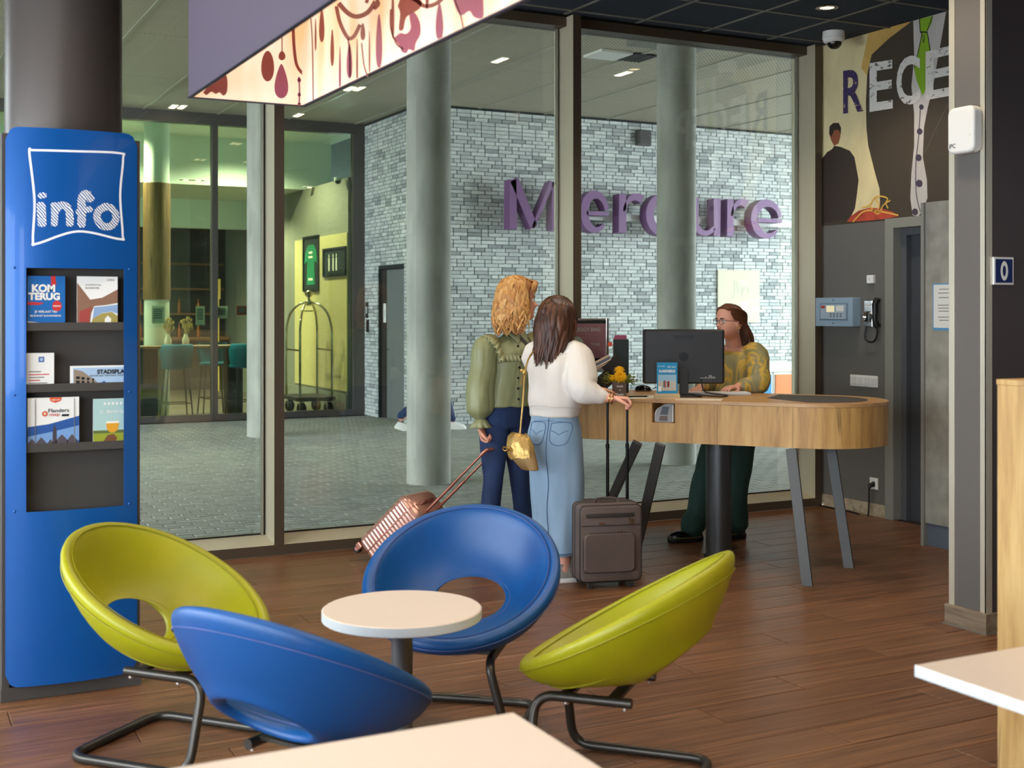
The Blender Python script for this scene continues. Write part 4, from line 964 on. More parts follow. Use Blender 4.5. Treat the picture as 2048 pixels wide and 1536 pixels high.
# pillow outline and info lettering, laid on the bow
M_wprint = mat('stand_white_print', (236, 238, 240), .5)
def bowline(pts, w_, name):
    bb = B(); P_ = cat(pts+[pts[0]], 8)
    n = len(P_)
    for i in range(n-1):
        a, b_ = Vector(P_[i]), Vector(P_[i+1]); t_ = b_-a
        if t_.length < 1e-6: continue
        nn = Vector((-t_.y, t_.x)).normalized()*w_/2; e = t_.normalized()*w_*.2
        bb.add([bow(*(a-nn-e), .0012), bow(*(b_-nn+e), .0012), bow(*(b_+nn+e), .0012), bow(*(a+nn-e), .0012)], [[0, 1, 2, 3]])
    return obj(name, bb, M_wprint, stand, None)
def sp(px, py): v = onY(px, py, AY-.035); return (v.x-AX, v.z)
pil_pts = [sp(62, 300), sp(150, 303), sp(240, 306), sp(247, 318), sp(241, 390), sp(246, 468), sp(240, 478), sp(155, 463), sp(75, 487), sp(66, 480), sp(69, 400), sp(59, 306)]
bowline(pil_pts, .009, 'pillow_outline')
m, N, L, p = new_mat('chalk_white'); p.inputs['Base Color'].default_value = (.8, .83, .85, 1); tc = N.new('ShaderNodeTexCoord'); mp = N.new('ShaderNodeMapping'); mp.inputs['Rotation'].default_value = (0, radians(42), 0)
L.new(tc.outputs['Object'], mp.inputs[0]); wv = N.new('ShaderNodeTexWave'); wv.inputs['Scale'].default_value = 34; wv.inputs['Distortion'].default_value = 4; wv.inputs['Detail'].default_value = 3; wv.bands_direction = 'X'
L.new(mp.outputs[0], wv.inputs[0]); r = N.new('ShaderNodeValToRGB'); L.new(wv.outputs[1], r.inputs[0]); r.color_ramp.elements[0].position = .26; r.color_ramp.elements[1].position = .44; L.new(r.outputs[0], p.inputs['Alpha']); M_chalk = m
def stroke2(bb, pts, w_, n=8):
    """round ended flat stroke on the bow"""
    P_ = [Vector(q) for q in cat(pts, n)] if len(pts) > 2 else [Vector(pts[0]).lerp(Vector(pts[1]), k/6) for k in range(7)]
    L_, R_ = [], []
    for i in range(len(P_)):
        t_ = (P_[min(i+1, len(P_)-1)]-P_[max(i-1, 0)]).normalized(); nn = Vector((-t_.y, t_.x))*w_/2*(1+.08*sin(i*2.3)); L_.append(P_[i]+nn); R_.append(P_[i]-nn)
    d0 = (P_[0]-P_[1]).normalized()*w_*.22; d1 = (P_[-1]-P_[-2]).normalized()*w_*.22
    L_ = [L_[0].lerp(R_[0], .2)+d0]+L_+[L_[-1].lerp(R_[-1], .2)+d1]; R_ = [R_[0].lerp(L_[1], .2)+d0]+R_+[R_[-1].lerp(L_[-2], .2)+d1]
    for i in range(len(L_)-1): bb.add([bow(*L_[i], .0013), bow(*R_[i], .0013), bow(*R_[i+1], .0013), bow(*L_[i+1], .0013)], [[0, 1, 2, 3]])
def ps(pts): return [sp(*q) for q in pts]
for nm, ss in (('i', [([(82, 408), (83, 428), (84, 450)], .034), ([(84, 389), (85, 393)], .034)]), ('n', [([(108, 408), (109, 430), (108, 450)], .027), ([(109, 424), (118, 412), (130, 412), (138, 424), (139, 450)], .030)]),
               ('f', [([(182, 400), (172, 388), (163, 398), (163, 425), (162, 452)], .033), ([(154, 425), (168, 421), (182, 418)], .024)]), ('o', [([(212, 413), (197, 422), (194, 437), (205, 452), (222, 452), (232, 438), (228, 421), (214, 413), (205, 416)], .030)])):
    bb = B()
    for pts, w_ in ss: stroke2(bb, ps(pts), w_)
    obj('letter_'+nm, bb, M_chalk, stand, None)
# brochures: upright, standing on the trays. local frame: x right, y up, z out to the viewer
def brochure(name, label, cat_, px0, px1, ztop_px, shelf, th=.004, group=None):
    y = AY-.002; a = onY(px0, 700, y).x; b_ = onY(px1, 700, y).x; z0 = SHZ[shelf]-.0175; z1 = onY((px0+px1)/2, ztop_px, y).z
    t = thing(name, label, cat_, ((a+b_)/2, AY-.004, z0), 0, group)
    w_ = b_-a; h = z1-z0; t.rotation_euler.x = 0
    return t, w_, h, th
def sheet(t, w_, h, m, x0=0, x1=1, y0=0, y1=1, d=0, name='cover'):
    """flat area of the cover given in fractions of width and height, d layers out"""
    o = obj(name, B().box((-w_/2+x0*w_, -.0006*d-.0006, y0*h), (-w_/2+x1*w_, -.0006*d, y1*h)), m, t, None); return o
def spoly(t, w_, h, m, pts, d, name='cover_art'):
    P_ = [(-w_/2+x*w_, y*h) for x, y in pts]
    return obj(name, B().prism(P_, .0006*d, .0006*d+.0006, Matrix(((1, 0, 0, 0), (0, 0, -1, 0), (0, 1, 0, 0), (0, 0, 0, 1)))), m, t, None)
def stext(t, w_, h, txt, m, x, y, tw, d=4, bold=.02, align='c', name='cover_text', hh=None, shear=0):
    return text_fit(txt, m, name, t, frame((-w_/2+x*w_, -.0006*d-.0008, y*h), (1, 0, 0), (0, 0, 1)), w=tw*w_, h=hh*h if hh else None, bold=bold, align=align, shear=shear, depth=0)
def book(t, w_, h, th, m): obj('pages', B().box((-w_/2, 0, 0), (w_/2, th, h)), m, t, None)
Mc = lambda n, c, r_=.4: mat('print_'+n, c, r_)
M_pb1 = Mc('blue', (24, 104, 176)); M_pw = Mc('white', (236, 236, 230)); M_pr = Mc('red', (206, 52, 50)); M_pk = Mc('black', (30, 30, 34)); M_sky = Mc('sky', (170, 196, 222)); M_navy = Mc('deep_blue', (44, 88, 156))
t, w_, h, th = brochure('brochure', 'blue brochure reading KOM TERUG on the top tray', 'brochure', 55, 130, 552, 0, .006)
book(t, w_, h, th, M_pw); sheet(t, w_, h, M_pb1, d=1); spoly(t, w_, h, M_pr, [(.62, .82), (.76, .82), (.74, 1), (.62, 1)], 2); spoly(t, w_, h, M_pr, [(.0, .52), (.45, .5), (.3, .46), (0, .46)], 2)
spoly(t, w_, h, M_pr, [(.78+.13*cos(a), .44+.1*sin(a)) for a in [2*pi*k/20 for k in range(20)]], 2); stext(t, w_, h, 'PEDRO', M_pw, .78, .44, .2, 5)
stext(t, w_, h, 'KOM', M_pw, .42, .77, .62, 4, .05); stext(t, w_, h, 'TERUG', M_pw, .44, .62, .84, 4, .05); stext(t, w_, h, 'JE VERLAAT NU', M_pw, .48, .33, .6, 4); stext(t, w_, h, 'BIS BUDGET BLANKENBERGE', M_pw, .48, .26, .82, 4)
spoly(t, w_, h, Mc('pale_arch', (200, 214, 226)), [(0, .16), (1, .08), (1, .05), (.55, .09), (.5, 0), (.42, 0), (.42, .1), (0, .13)], 2)
t, w_, h, th = brochure('brochure', 'white topped brochure with a brown museum arch on the top tray', 'brochure', 154, 235, 553, 0, .008)
book(t, w_, h, th, M_pw); sheet(t, w_, h, M_pw, d=1); spoly(t, w_, h, Mc('arch_brown', (142, 106, 86)), [(0, .88), (.32, .56), (.62, .6), (1, .76), (1, .5), (.7, .46), (.42, .44), (.34, .3), (.3, 0), (.0, 0)], 2)
spoly(t, w_, h, Mc('arch_red', (166, 72, 66)), [(.06, .34), (.34, .42), (.30, .2), (.28, 0), (.05, 0)], 3); spoly(t, w_, h, Mc('meadow', (166, 152, 84)), [(.3, 0), (.38, .2), (.6, .3), (.85, .33), (1, .25), (1, 0)], 3); spoly(t, w_, h, Mc('sky2', (142, 170, 206)), [(.38, .2), (.42, .42), (.7, .44), (1, .47), (1, .3), (.85, .34), (.6, .31)], 3)
spoly(t, w_, h, M_pw, [(.68, .08), (.82, .08), (.84, .2), (.75, .26), (.68, .2)], 4); stext(t, w_, h, 'ATLANTIKWALL', M_pk, .2, .84, .4, 4, 0, 'l'); stext(t, w_, h, 'RAVERSYDE', M_pk, .2, .78, .34, 4, 0, 'l'); stext(t, w_, h, 'OPEN', M_print, .82, .935, .18, 4, 0)
t, w_, h, th = brochure('brochure', 'plain white leaflet with a small blue emblem on the middle tray', 'brochure', 46, 108, 706, 1, .004)
book(t, w_, h, th, M_pw); sheet(t, w_, h, M_pw, d=1); sheet(t, w_, h, M_navy, .5, .68, .76, .9, 2, 'emblem'); sheet(t, w_, h, M_sky, .54, .64, .79, .87, 3, 'emblem_inner')
for k, (c_, wd) in enumerate(((M_print, .4), (M_pr, .66), (M_print, .5), (M_pr, .36), (M_print, .6), (M_print, .44))): sheet(t, w_, h, c_, .18, .18+wd, .50-.075*k, .525-.075*k, 2, 'text_line')
t, w_, h, th = brochure('city_map', 'wide city map reading STADSPLAN lying landscape on the middle tray', 'map', 140, 258, 731, 1, .004)
book(t, w_, h, th, M_pw); sheet(t, w_, h, M_sky, .05, 1, 0, .92, 1); spoly(t, w_, h, Mc('gallery', (150, 134, 116)), [(.06, 0), (.06, .86), (.2, .78), (.44, .35), (.5, .14), (.5, 0)], 2)
q = B()
for i in range(4):
    for j in range(3): spoly(t, w_, h, M_pk, [(.10+.09*i, .1+.18*j-.03*i*j*.5), (.16+.08*i, .1+.18*j-.03*i*j*.5), (.16+.08*i, .22+.17*j-.03*i*j*.5), (.10+.09*i, .23+.17*j-.03*i*j*.5)], 3, 'gallery_pane')
stext(t, w_, h, 'STADSPLAN', M_pk, .72, .74, .54, 4, .04); stext(t, w_, h, 'PLAN DE VILLE - STADTPLAN - TOWN MAP', M_pk, .66, .58, .66, 4, .01)
spoly(t, w_, h, M_navy, [(.53, .04), (.6, .04), (.6, .3), (.57, .36), (.53, .3)], 3); spoly(t, w_, h, Mc('coat_tan', (196, 160, 120)), [(.68, .04), (.78, .04), (.77, .24), (.7, .28)], 3); sheet(t, w_, h, Mc('sand', (206, 196, 180)), .5, 1, 0, .05, 3)
t, w_, h, th = brochure('brochure_stack', 'stack of town map brochures with a gabled skyline on the bottom tray', 'brochure', 55, 158, 795, 2, .02)
book(t, w_, h, th, M_pw); sheet(t, w_, h, M_pw, d=1); spoly(t, w_, h, M_navy, [(0, .0), (0, .46), (.4, .5), (1, .64), (1, 0)], 2); spoly(t, w_, h, Mc('dusk', (120, 160, 210)), [(0, .28), (.5, .36), (1, .46), (1, .18), (0, .12)], 3)
for (x, pk, wd) in ((.08, .24, .09), (.26, .26, .1), (.44, .22, .07), (.66, .3, .12), (.86, .3, .1)):
    spoly(t, w_, h, Mc('gable', (84, 78, 84)), [(x-wd, .02), (x+wd, .02), (x+wd, pk*.6), (x, pk), (x-wd, pk*.6)], 4, 'gable')
    for i in (-.5, 0, .5): sheet(t, w_, h, M_pw, x+i*wd-.015, x+i*wd+.015, .05, .1, 5, 'gable_window')
spoly(t, w_, h, Mc('tower', (70, 64, 70)), [(.48, .02), (.56, .02), (.56, .36), (.53, .46), (.52, .52), (.51, .46), (.48, .36)], 4, 'tower')
stext(t, w_, h, 'Flanders', M_pk, .4, .755, .4, 4, .01, 'l', hh=.07); stext(t, w_, h, 'map', M_pr, .42, .665, .2, 4, .01, 'l', hh=.055); sheet(t, w_, h, M_pk, .66, .8, .64, .68, 4, 'black_tab'); spoly(t, w_, h, Mc('drop_orange', (216, 96, 50)), [(.33+.055*cos(a), .70+.05*sin(a)) for a in [2*pi*k/14 for k in range(14)]], 4, 'map_pin'); spoly(t, w_, h, M_pw, [(.33+.022*cos(a), .70+.02*sin(a)) for a in [2*pi*k/10 for k in range(10)]], 5, 'map_pin_eye')
spoly(t, w_, h, Mc('tab_orange', (224, 92, 52)), [(.42, 1), (.44, .93), (.53, .9), (.63, .93), (.66, 1)], 4, 'free_tab'); stext(t, w_, h, 'FREE MAP', M_pw, .54, .955, .16, 6)
for x in (.14, .9): sheet(t, w_, h, M_print, x, x+.012, 0, .98, 6, 'fold_edge')
t, w_, h, th = brochure('brochure', 'pale green brochure with a hand holding a beer glass on the bottom tray', 'brochure', 186, 254, 797, 2, .005)
book(t, w_, h, th, M_pw); sheet(t, w_, h, Mc('mint', (172, 204, 200)), d=1); sheet(t, w_, h, Mc('grass', (150, 160, 52)), 0, 1, 0, .3, 2, 'cover_meadow'); sheet(t, w_, h, Mc('trees', (96, 110, 60)), 0, 1, .3, .36, 2, 'cover_trees')
spoly(t, w_, h, Mc('beer', (222, 160, 44)), [(.38, .5), (.76, .5), (.72, .36), (.62, .31), (.5, .31), (.4, .38)], 3, 'beer_glass'); spoly(t, w_, h, Mc('foam', (240, 236, 220)), [(.38, .5), (.76, .5), (.76, .54), (.38, .54)], 4, 'beer_foam'); spoly(t, w_, h, Mc('hand', (118, 76, 52)), [(.05, .0), (.4, .0), (.62, .08), (.7, .2), (.6, .28), (.42, .26), (.3, .14), (.05, .1)], 4, 'printed_hand')
stext(t, w_, h, 'St. Bernardus', M_pw, .58, .74, .74, 4, .01)
for k in range(5): spoly(t, w_, h, M_pw, [(.34+.12*k+.035*cos(a), .9+.03*sin(a)) for a in [2*pi*j/10 for j in range(10)]], 3, 'round_icon')
# ================================================================== SEATING GROUP
def leather(name, rgb, wear):
    m, N, L, p = new_mat(name); p.inputs['Roughness'].default_value = .42; p.inputs['Specular IOR Level'].default_value = .5
    tc = N.new('ShaderNodeTexCoord'); n = N.new('ShaderNodeTexNoise'); n.inputs['Scale'].default_value = 3; n.inputs['Detail'].default_value = 4; L.new(tc.outputs['Object'], n.inputs[0])
    r = N.new('ShaderNodeValToRGB'); L.new(n.outputs[0], r.inputs[0]); r.color_ramp.elements[0].position = .52; r.color_ramp.elements[1].position = .78
    r.color_ramp.elements[0].color = (*lin(rgb), 1); r.color_ramp.elements[1].color = (*lin(wear), 1); L.new(r.outputs[0], p.inputs['Base Color'])
    v = N.new('ShaderNodeTexVoronoi'); v.inputs['Scale'].default_value = 420; L.new(tc.outputs['Object'], v.inputs[0]); b = N.new('ShaderNodeBump'); b.inputs['Strength'].default_value = .06; b.inputs['Distance'].default_value = .002; L.new(v.outputs[0], b.inputs['Height']); L.new(b.outputs[0], p.inputs['Normal'])
    return m
L_blue = leather('blue_leatherette', (0, 74, 136), (26, 62, 118)); L_green = leather('lime_leatherette', (158, 156, 10), (176, 166, 26))
L_blue_w = mat('worn_blue_seam', (66, 84, 140), .5); L_green_w = mat('lime_seam', (146, 142, 10), .5)
M_tube = mat('bronze_tube', (72, 68, 62), .34, .7)
NT = 72
def ringpt(k, ax, ay, cy, zs):
    t = 2*pi*k/NT; c = (1-cos(t))/2; return (ax*sin(t), cy+ay*cos(t), zs(c))
def chair_rings():
    R_ = lambda ax, ay, cy, zs: [ringpt(k, ax, ay, cy, zs) for k in range(NT)]
    hole_in = R_(.137, .087, -.137, lambda c: lerp(.386, .510, c))
    in3 = R_(.165, .115, -.125, lambda c: lerp(.378, .515, c))
    in2 = R_(.235, .205, -.075, lambda c: lerp(.368, .575, c**1.1))
    in1 = R_(.292, .272, -.03, lambda c: lerp(.372, .655, c))
    in0 = R_(.320, .300, -.012, lambda c: lerp(.388, .735, c))
    lip1 = R_(.337, .316, -.006, lambda c: lerp(.404, .776, c))
    lip2 = R_(.364, .341, -.003, lambda c: lerp(.408, .792, c))
    lip3 = R_(.386, .360, -.001, lambda c: lerp(.392, .776, c))
    out1 = R_(.380, .357, .0, lambda c: lerp(.366, .728, c))
    out2 = R_(.335, .325, .003, lambda c: lerp(.342, .625, c**1.12))
    out3 = R_(.275, .283, -.012, lambda c: lerp(.334, .572, c**1.45))
    out4 = R_(.215, .195, -.09, lambda c: lerp(.335, .535, c**1.3))
    hole_o1 = R_(.168, .105, -.172, lambda c: lerp(.345, .520, c))
    hole_o2 = R_(.146, .090, -.155, lambda c: lerp(.362, .520, c))
    return [hole_in, in3, in2, in1, in0, lip1, lip2, lip3, out1, out2, out3, out4, hole_o1, hole_o2]
def make_chair(col, seamcol, label, group):
    t = thing('tub_chair', label, 'chair', (0, 0, 0), 0, group)
    rg = chair_rings()
    obj('seat_shell', B().rings([r_[::-1] for r_ in rg], closed=True), col, t, 179, 0, 1)
    obj('rim_piping', B().tube([Vector(p)+Vector((0, 0, .002)) for p in rg[8]], .0022, 6, True), seamcol, t, 60)
    obj('rim_piping', B().tube([Vector(p)+Vector((0, 0, .0005)) for p in rg[5]], .0022, 6, True), seamcol, t, 60)
    obj('hole_piping', B().tube([Vector(p)+Vector((0, 0, .002)) for p in rg[1]], .0025, 6, True), seamcol, t, 60)
    k0 = [p for p in rg[11]]
    obj('base_welt', B().tube([(rg[10][k % NT][0]*.975, rg[10][k % NT][1]*.975, rg[10][k % NT][2]+.001) for k in range(-26, 27)], .0035, 6), seamcol, t, 60)
    r_ = .0165
    for s in (1, -1):
        obj('leg', B().tube(roundpath([(s*.16, -.06, .313), (s*.165, .27, .313), (s*.245, .265, .0175), (s*.25, -.235, .0175), (0, -.237, .0175)], .075, 7), r_, 12), M_tube, t, 70)
        [obj('mount_bolt', B().cyl((s*.16, y_, .29), (s*.16, y_, .32), .008, n=8), M_chrome, t) for y_ in (-.04, .16)]
    obj('seat_bracket', B().box((-.16, -.02, .316), (.16, .02, .328)).box((-.16, .14, .316), (.16, .18, .328)), M_tube, t, None)
    return t
def place(t, r, d, fr, fd):
    """fr, fd: facing in viewer measure"""
    p0 = W(r, d, 0); f = W(fr, fd, 0); t.location = p0; t.rotation_euler.z = math.atan2(f.y, f.x)-pi/2
ca = make_chair(L_blue, L_blue_w, 'blue round leatherette tub chair facing the viewer behind the white table', 'tub chairs round the small table')
place(ca, -.195, 4.80, -.2, -.98)
cb = copy_tree(ca); cb['label'] = 'blue round leatherette tub chair in front, seen from its back'; place(cb, -.605, 3.62, .53, .85)
cc = make_chair(L_green, L_green_w, 'lime green tub chair on the right with its side to the viewer', 'tub chairs round the small table')
place(cc, .385, 4.2, -.938, .346)
cd = copy_tree(cc); cd['label'] = 'lime green tub chair on the left against the info stand'; place(cd, -1.245, 4.53, .93, -.37)
# small round table
M_top = mat('white_laminate', (224, 208, 192), .38); M_edge = mat('white_edge', (206, 211, 210), .45)
p0 = W(-.367, 4.17, 0)
t = thing('round_table', 'small round white table on a grey post between the tub chairs', 'table', p0)
obj('tabletop', B().lathe([(0, .556), (.262, .556), (.2655, .559), (.2655, .587), (.262, .590), (0, .590)], n=64), M_top, t, 30)
obj('edge_band', B().lathe([(.2655, .559), (.2662, .559), (.2662, .587), (.2655, .587)], n=64), M_edge, t, 30)
obj('post', B().cyl((0, 0, .012), (0, 0, .556), .036, n=24), mat('post_grey', (104, 104, 104), .4, .4), t)
obj('base_plate', B().lathe([(0, .012), (.2, .012), (.21, .006), (.21, 0), (0, 0)], n=48), M_tube, t)
obj('top_flange', B().cyl((0, 0, .548), (0, 0, .556), .09, n=24), M_tube, t)
def cafe_table(x0, x1, y0, y1, z, label):
    cx_, cy_ = (x0+x1)/2, (y0+y1)/2; t = thing('cafe_table', label, 'table', (cx_, cy_, 0)); a, b_ = (x1-x0)/2, (y1-y0)/2
    obj('tabletop', B().box((-a, -b_, z-.028), (a, b_, z)), M_top, t, None, .0015)
    e = .0006
    obj('edge_band', B().box((-a-e, -b_-e, z-.0275), (-a, b_+e, z-.001)).box((a, -b_-e, z-.0275), (a+e, b_+e, z-.001)).box((-a, b_, z-.0275), (a, b_+e, z-.001)).box((-a, -b_-e, z-.0275), (a, -b_, z-.001)), M_edge, t, None)
    obj('post', B().cyl((0, 0, .02), (0, 0, z-.028), .035, n=20), M_tube, t); obj('base_plate', B().box((-.2, -.2, 0), (.2, .2, .02)), M_tube, t, None, .004)
    return t
cafe_table(.42, 1.19, 1.62, 2.33, .74, 'square white cafe table in the foreground below the blue chair')
cafe_table(2.20, 2.90, 1.50, 2.21, .74, 'white cafe table at the right edge beside the oak divider')
# oak divider
M_oak = oak_mat('oak_divider', (196, 158, 98), (168, 128, 72), (212, 178, 118), (7, 7, .7))
t = thing('oak_divider', 'tall oak veneered divider panel at the right edge', 'divider', (3.30, 1.0, 0))
obj('panel', B().box((-.10, -1.9, .0), (.1, 1.86, 1.345)), M_oak, t, None, .002); obj('top_cap', B().box((-.102, -1.902, 1.345), (.102, 1.862, 1.362)), M_oak, t, None, .001)
# ================================================================== RECEPTION DESK
# local frame of the desk: x along its long axis (towards the right end), y away from the viewer
DZT, DZB, DR = 1.03, .765, .43
rc = W(1.90, 7.80); ax = W(.914, -.407).normalized()
desk_rot = math.atan2(ax.y, ax.x); DL = 1.36          # straight length between the end centres
desk = thing('reception_desk', 'long rounded oak reception desk on splayed steel legs', 'reception desk', rc, desk_rot)
M_oakd = oak_mat('oak_front', (188, 144, 84), (152, 110, 58), (206, 166, 104), (6.5, 6.5, .75))
M_oakt = oak_mat('oak_top', (184, 142, 92), (160, 118, 72), (200, 160, 108), (.8, 7, 7), .38)
def stadium(r, n=24, z=None):
    pts = [(r*sin(pi*k/n), -r*cos(pi*k/n)) for k in range(n+1)] + [(-DL-r*sin(pi*k/n), r*cos(pi*k/n)) for k in range(n+1)]
    return pts
# top with a thin reveal
obj('worktop', B().prism(stadium(DR+.004), DZT-.022, DZT), M_oakt, desk, 30, .002)
# curved front skin with a niche cut out; niche given along the straight front
def dl(px, py, z):   # pixel on the front face -> local x
    u = (px-CX)/F; P0 = rc; best = None
    for k in range(-2000, 400):
        x = k*.001; q = Vector((P0.x+cos(desk_rot)*x+sin(desk_rot)*DR, P0.y+sin(desk_rot)*x-cos(desk_rot)*DR)); r = q.x*CT-q.y*ST; d = q.x*ST+q.y*CT
        e = abs(r/d-u)
        if best is None or e < best[0]: best = (e, x)
    return best[1]
NX0, NX1 = dl(1304, 820, .9), dl(1350, 820, .9); NZ0, NZ1 = .885, DZT-.022
sk = B(); path = []
n = 30
P_ = [(-DL-DR*sin(pi*k/n), DR*cos(pi*k/n)) for k in range(n+1)] + [(x, -DR) for x in sorted([-DL*.66, -DL*.33, NX0, NX1, -.1, 0])][1 if False else 0:] + [(DR*sin(pi*k/n), -DR*cos(pi*k/n)) for k in range(1, n+1)]
P_ = [q for i, q in enumerate(P_) if i == 0 or (abs(q[0]-P_[i-1][0])+abs(q[1]-P_[i-1][1])) > 1e-6]
P_.append(P_[0])
th = .02
for a, b_ in zip(P_[:-1], P_[1:]):
    niche = abs(a[1]+DR) < 1e-6 and abs(b_[1]+DR) < 1e-6 and a[0] >= NX0-1e-6 and b_[0] <= NX1+1e-6
    zt = NZ0 if niche else DZT-.022
    sk.quad((*a, DZB), (*b_, DZB), (*b_, zt), (*a, zt))
obj('front_skin', sk, M_oakd, desk, 30)
obj('underside', B().prism(stadium(DR-.002), DZB, DZB+.018), M_dark, desk, 30)
nb = B()
nb.quad((NX0, -DR, NZ0), (NX1, -DR, NZ0), (NX1, -DR+.2, NZ0), (NX0, -DR+.2, NZ0)); nb.quad((NX0, -DR, NZ0), (NX0, -DR+.2, NZ0), (NX0, -DR+.2, NZ1), (NX0, -DR, NZ1))
nb.quad((NX1, -DR, NZ0), (NX1, -DR, NZ1), (NX1, -DR+.2, NZ1), (NX1, -DR+.2, NZ0)); nb.quad((NX0, -DR+.2, NZ0), (NX1, -DR+.2, NZ0), (NX1, -DR+.2, NZ1), (NX0, -DR+.2, NZ1))
obj('niche', nb, M_oakd, desk, None)
q = B()
for x in (-.98, -.52, -.06): q.box((x-.001, -DR-.0006, DZB), (x+.001, -DR+.001, DZT-.022))
obj('panel_joint', q, mat('joint_brown', (92, 66, 40), .7), desk, None)
obj('desk_mat', B().prism([(DR*.72*sin(pi*k/20), -DR*.72*cos(pi*k/20)) for k in range(21)]+[(-.3, DR*.72), (-.3, -DR*.1)], DZT, DZT+.002), mat('mat_dark_grey', (64, 62, 58), .6), desk, 30)
# central steel column and splayed legs
def loc_of(px, py, z=0): v = onZ(px, py, z)-rc; c, s = cos(-desk_rot), sin(-desk_rot); return Vector((v.x*c-v.y*s, v.x*s+v.y*c, z))
cl = loc_of(1437, 1112)
obj('column', B().cyl((cl.x, cl.y, .01), (cl.x, cl.y, DZB), .082, n=32), mat('column_steel', (78, 78, 78), .4, .6), desk); obj('foot_plate', B().cyl((cl.x, cl.y, 0), (cl.x, cl.y, .012), .095, n=32), M_dark, desk)
M_leg = mat('raw_steel_leg', (78, 77, 75), .45, .4, bump=(50, .1))
def leg(a, b_, w_=.062, t_=.026):
    a = Vector(a); b_ = Vector(b_); ax_ = (b_-a).normalized(); u = Vector((1, 0, 0)); u = (u-ax_*u.dot(ax_)).normalized(); v = ax_.cross(u)
    q = B(); q.add([a-u*w_/2-v*t_/2, a+u*w_/2-v*t_/2, a+u*w_/2+v*t_/2, a-u*w_/2+v*t_/2, b_-u*w_/2-v*t_/2, b_+u*w_/2-v*t_/2, b_+u*w_/2+v*t_/2, b_-u*w_/2+v*t_/2], [[0, 3, 2, 1], [4, 5, 6, 7], [0, 1, 5, 4], [1, 2, 6, 5], [2, 3, 7, 6], [3, 0, 4, 7]])
    for i in range(len(q.v)):
        if i < 4: q.v[i] = (q.v[i][0], q.v[i][1], 0.0)
    obj('leg', q, M_leg, desk, None, .002)
f1 = loc_of(1615, 1172); f2 = loc_of(1698, 1136)
leg((f1.x, f1.y, 0), (loc_of(1582, 898, DZB).x, loc_of(1582, 900, DZB).y+.06, DZB)); leg((f2.x, f2.y, 0), (loc_of(1620, 898, DZB).x+.02, .12, DZB))
f3 = loc_of(1172, 1108); f4 = loc_of(1266, 1126); t3 = loc_of(1272, 889, DZB); t4 = loc_of(1316, 893, DZB)
leg((f3.x, f3.y, 0), (t3.x, t3.y+.03, DZB+.01)); leg((f4.x, f4.y, 0), (t4.x, t4.y+.05, DZB+.01))
obj('cable_panel', B().box((-1.70, -.06, 0), (-1.64, .12, DZB)), M_black, desk, None, .003)

# things on the desk: helper gives desk-top point from a pixel
def top_pt(px, py): return onZ(px, py, DZT)
RZ = -TH          # facing squarely back to the viewer
# all-in-one monitor with its back to the customers
mw, mh = .525, .352
mp_ = W(1.108, 8.08); mon = thing('monitor', 'large black desktop monitor seen from behind on the reception desk', 'monitor', (mp_.x, mp_.y, DZT), RZ+radians(-3))
M_monb = mat('monitor_black', (34, 32, 32), .42, bump=(400, .04))
def tp(x, z): return x, z
z0 = .080
shell = B()
shell.rings([[(x*s, y, z0+mh/2+z*s) for x, z in rrect(-mw/2, -mh/2, mw/2, mh/2, .014)] for s, y in ((.985, .018), (1, .012), (1, -.004), (.985, -.016), (.94, -.03))])
obj('shell', shell, M_monb, mon, 40)
obj('back_bulge', B().prism(rrect(-.063, z0+.07, .063, z0+mh-.03, .006), .03, .034, Matrix(((1, 0, 0, 0), (0, 0, -1, 0), (0, 1, 0, 0), (0, 0, 0, 1)))), M_monb, mon, 30)
obj('handle_slot', B().prism(rrect(-.064, z0+mh-.062, .064, z0+mh-.036, .006), .0345, .0355, Matrix(((1, 0, 0, 0), (0, 0, -1, 0), (0, 1, 0, 0), (0, 0, 0, 1)))), M_black, mon, 30)
obj('screen', B().box((-mw/2+.012, .018, z0+.02), (mw/2-.012, .0195, z0+mh-.012)), mat('screen_face', (40, 60, 90), .2, emit=.5), mon, None)
obj('emblem', B().lathe([(.028, 0), (.030, .0006), (.026, .0006)], n=24), mat('emblem_dark', (12, 12, 12), .2), mon, loc=(.0, -.0345, z0+mh*.5)).rotation_euler = (pi/2, 0, 0)
text_fit('hp', mat('emblem_gloss', (8, 8, 8), .15), 'emblem_text', mon, frame((.0, -.0352, z0+mh*.5), (1, 0, 0), (0, 0, 1)), w=.034, h=.036, shear=.25, bold=.0)
q = B(); random.seed(2)
for k in range(9): q.box((.105+.011*k, -.0312, z0+.036), (.112+.011*k, -.0300, z0+.036+random.choice([.006, .012, .022])))
obj('port_label', q, mat('port_grey', (150, 150, 148), .5), mon, None)
obj('stand_neck', B().box((-.028, -.045, .012), (.028, -.018, z0+.09)), M_monb, mon, None, .003); obj('stand_foot', B().prism(rrect(-.11, -.12, .11, .08, .02), 0, .012), M_monb, mon, 30, .002)
obj('cable', B().tube(cat([(.11, -.032, z0+.03), (.125, -.06, z0-.04), (.17, -.09, .025), (.27, -.10, .012), (.22, -.14, .007), (.08, -.12, .015), (.03, -.06, .02)], 8), .0045, 8), M_black, mon)
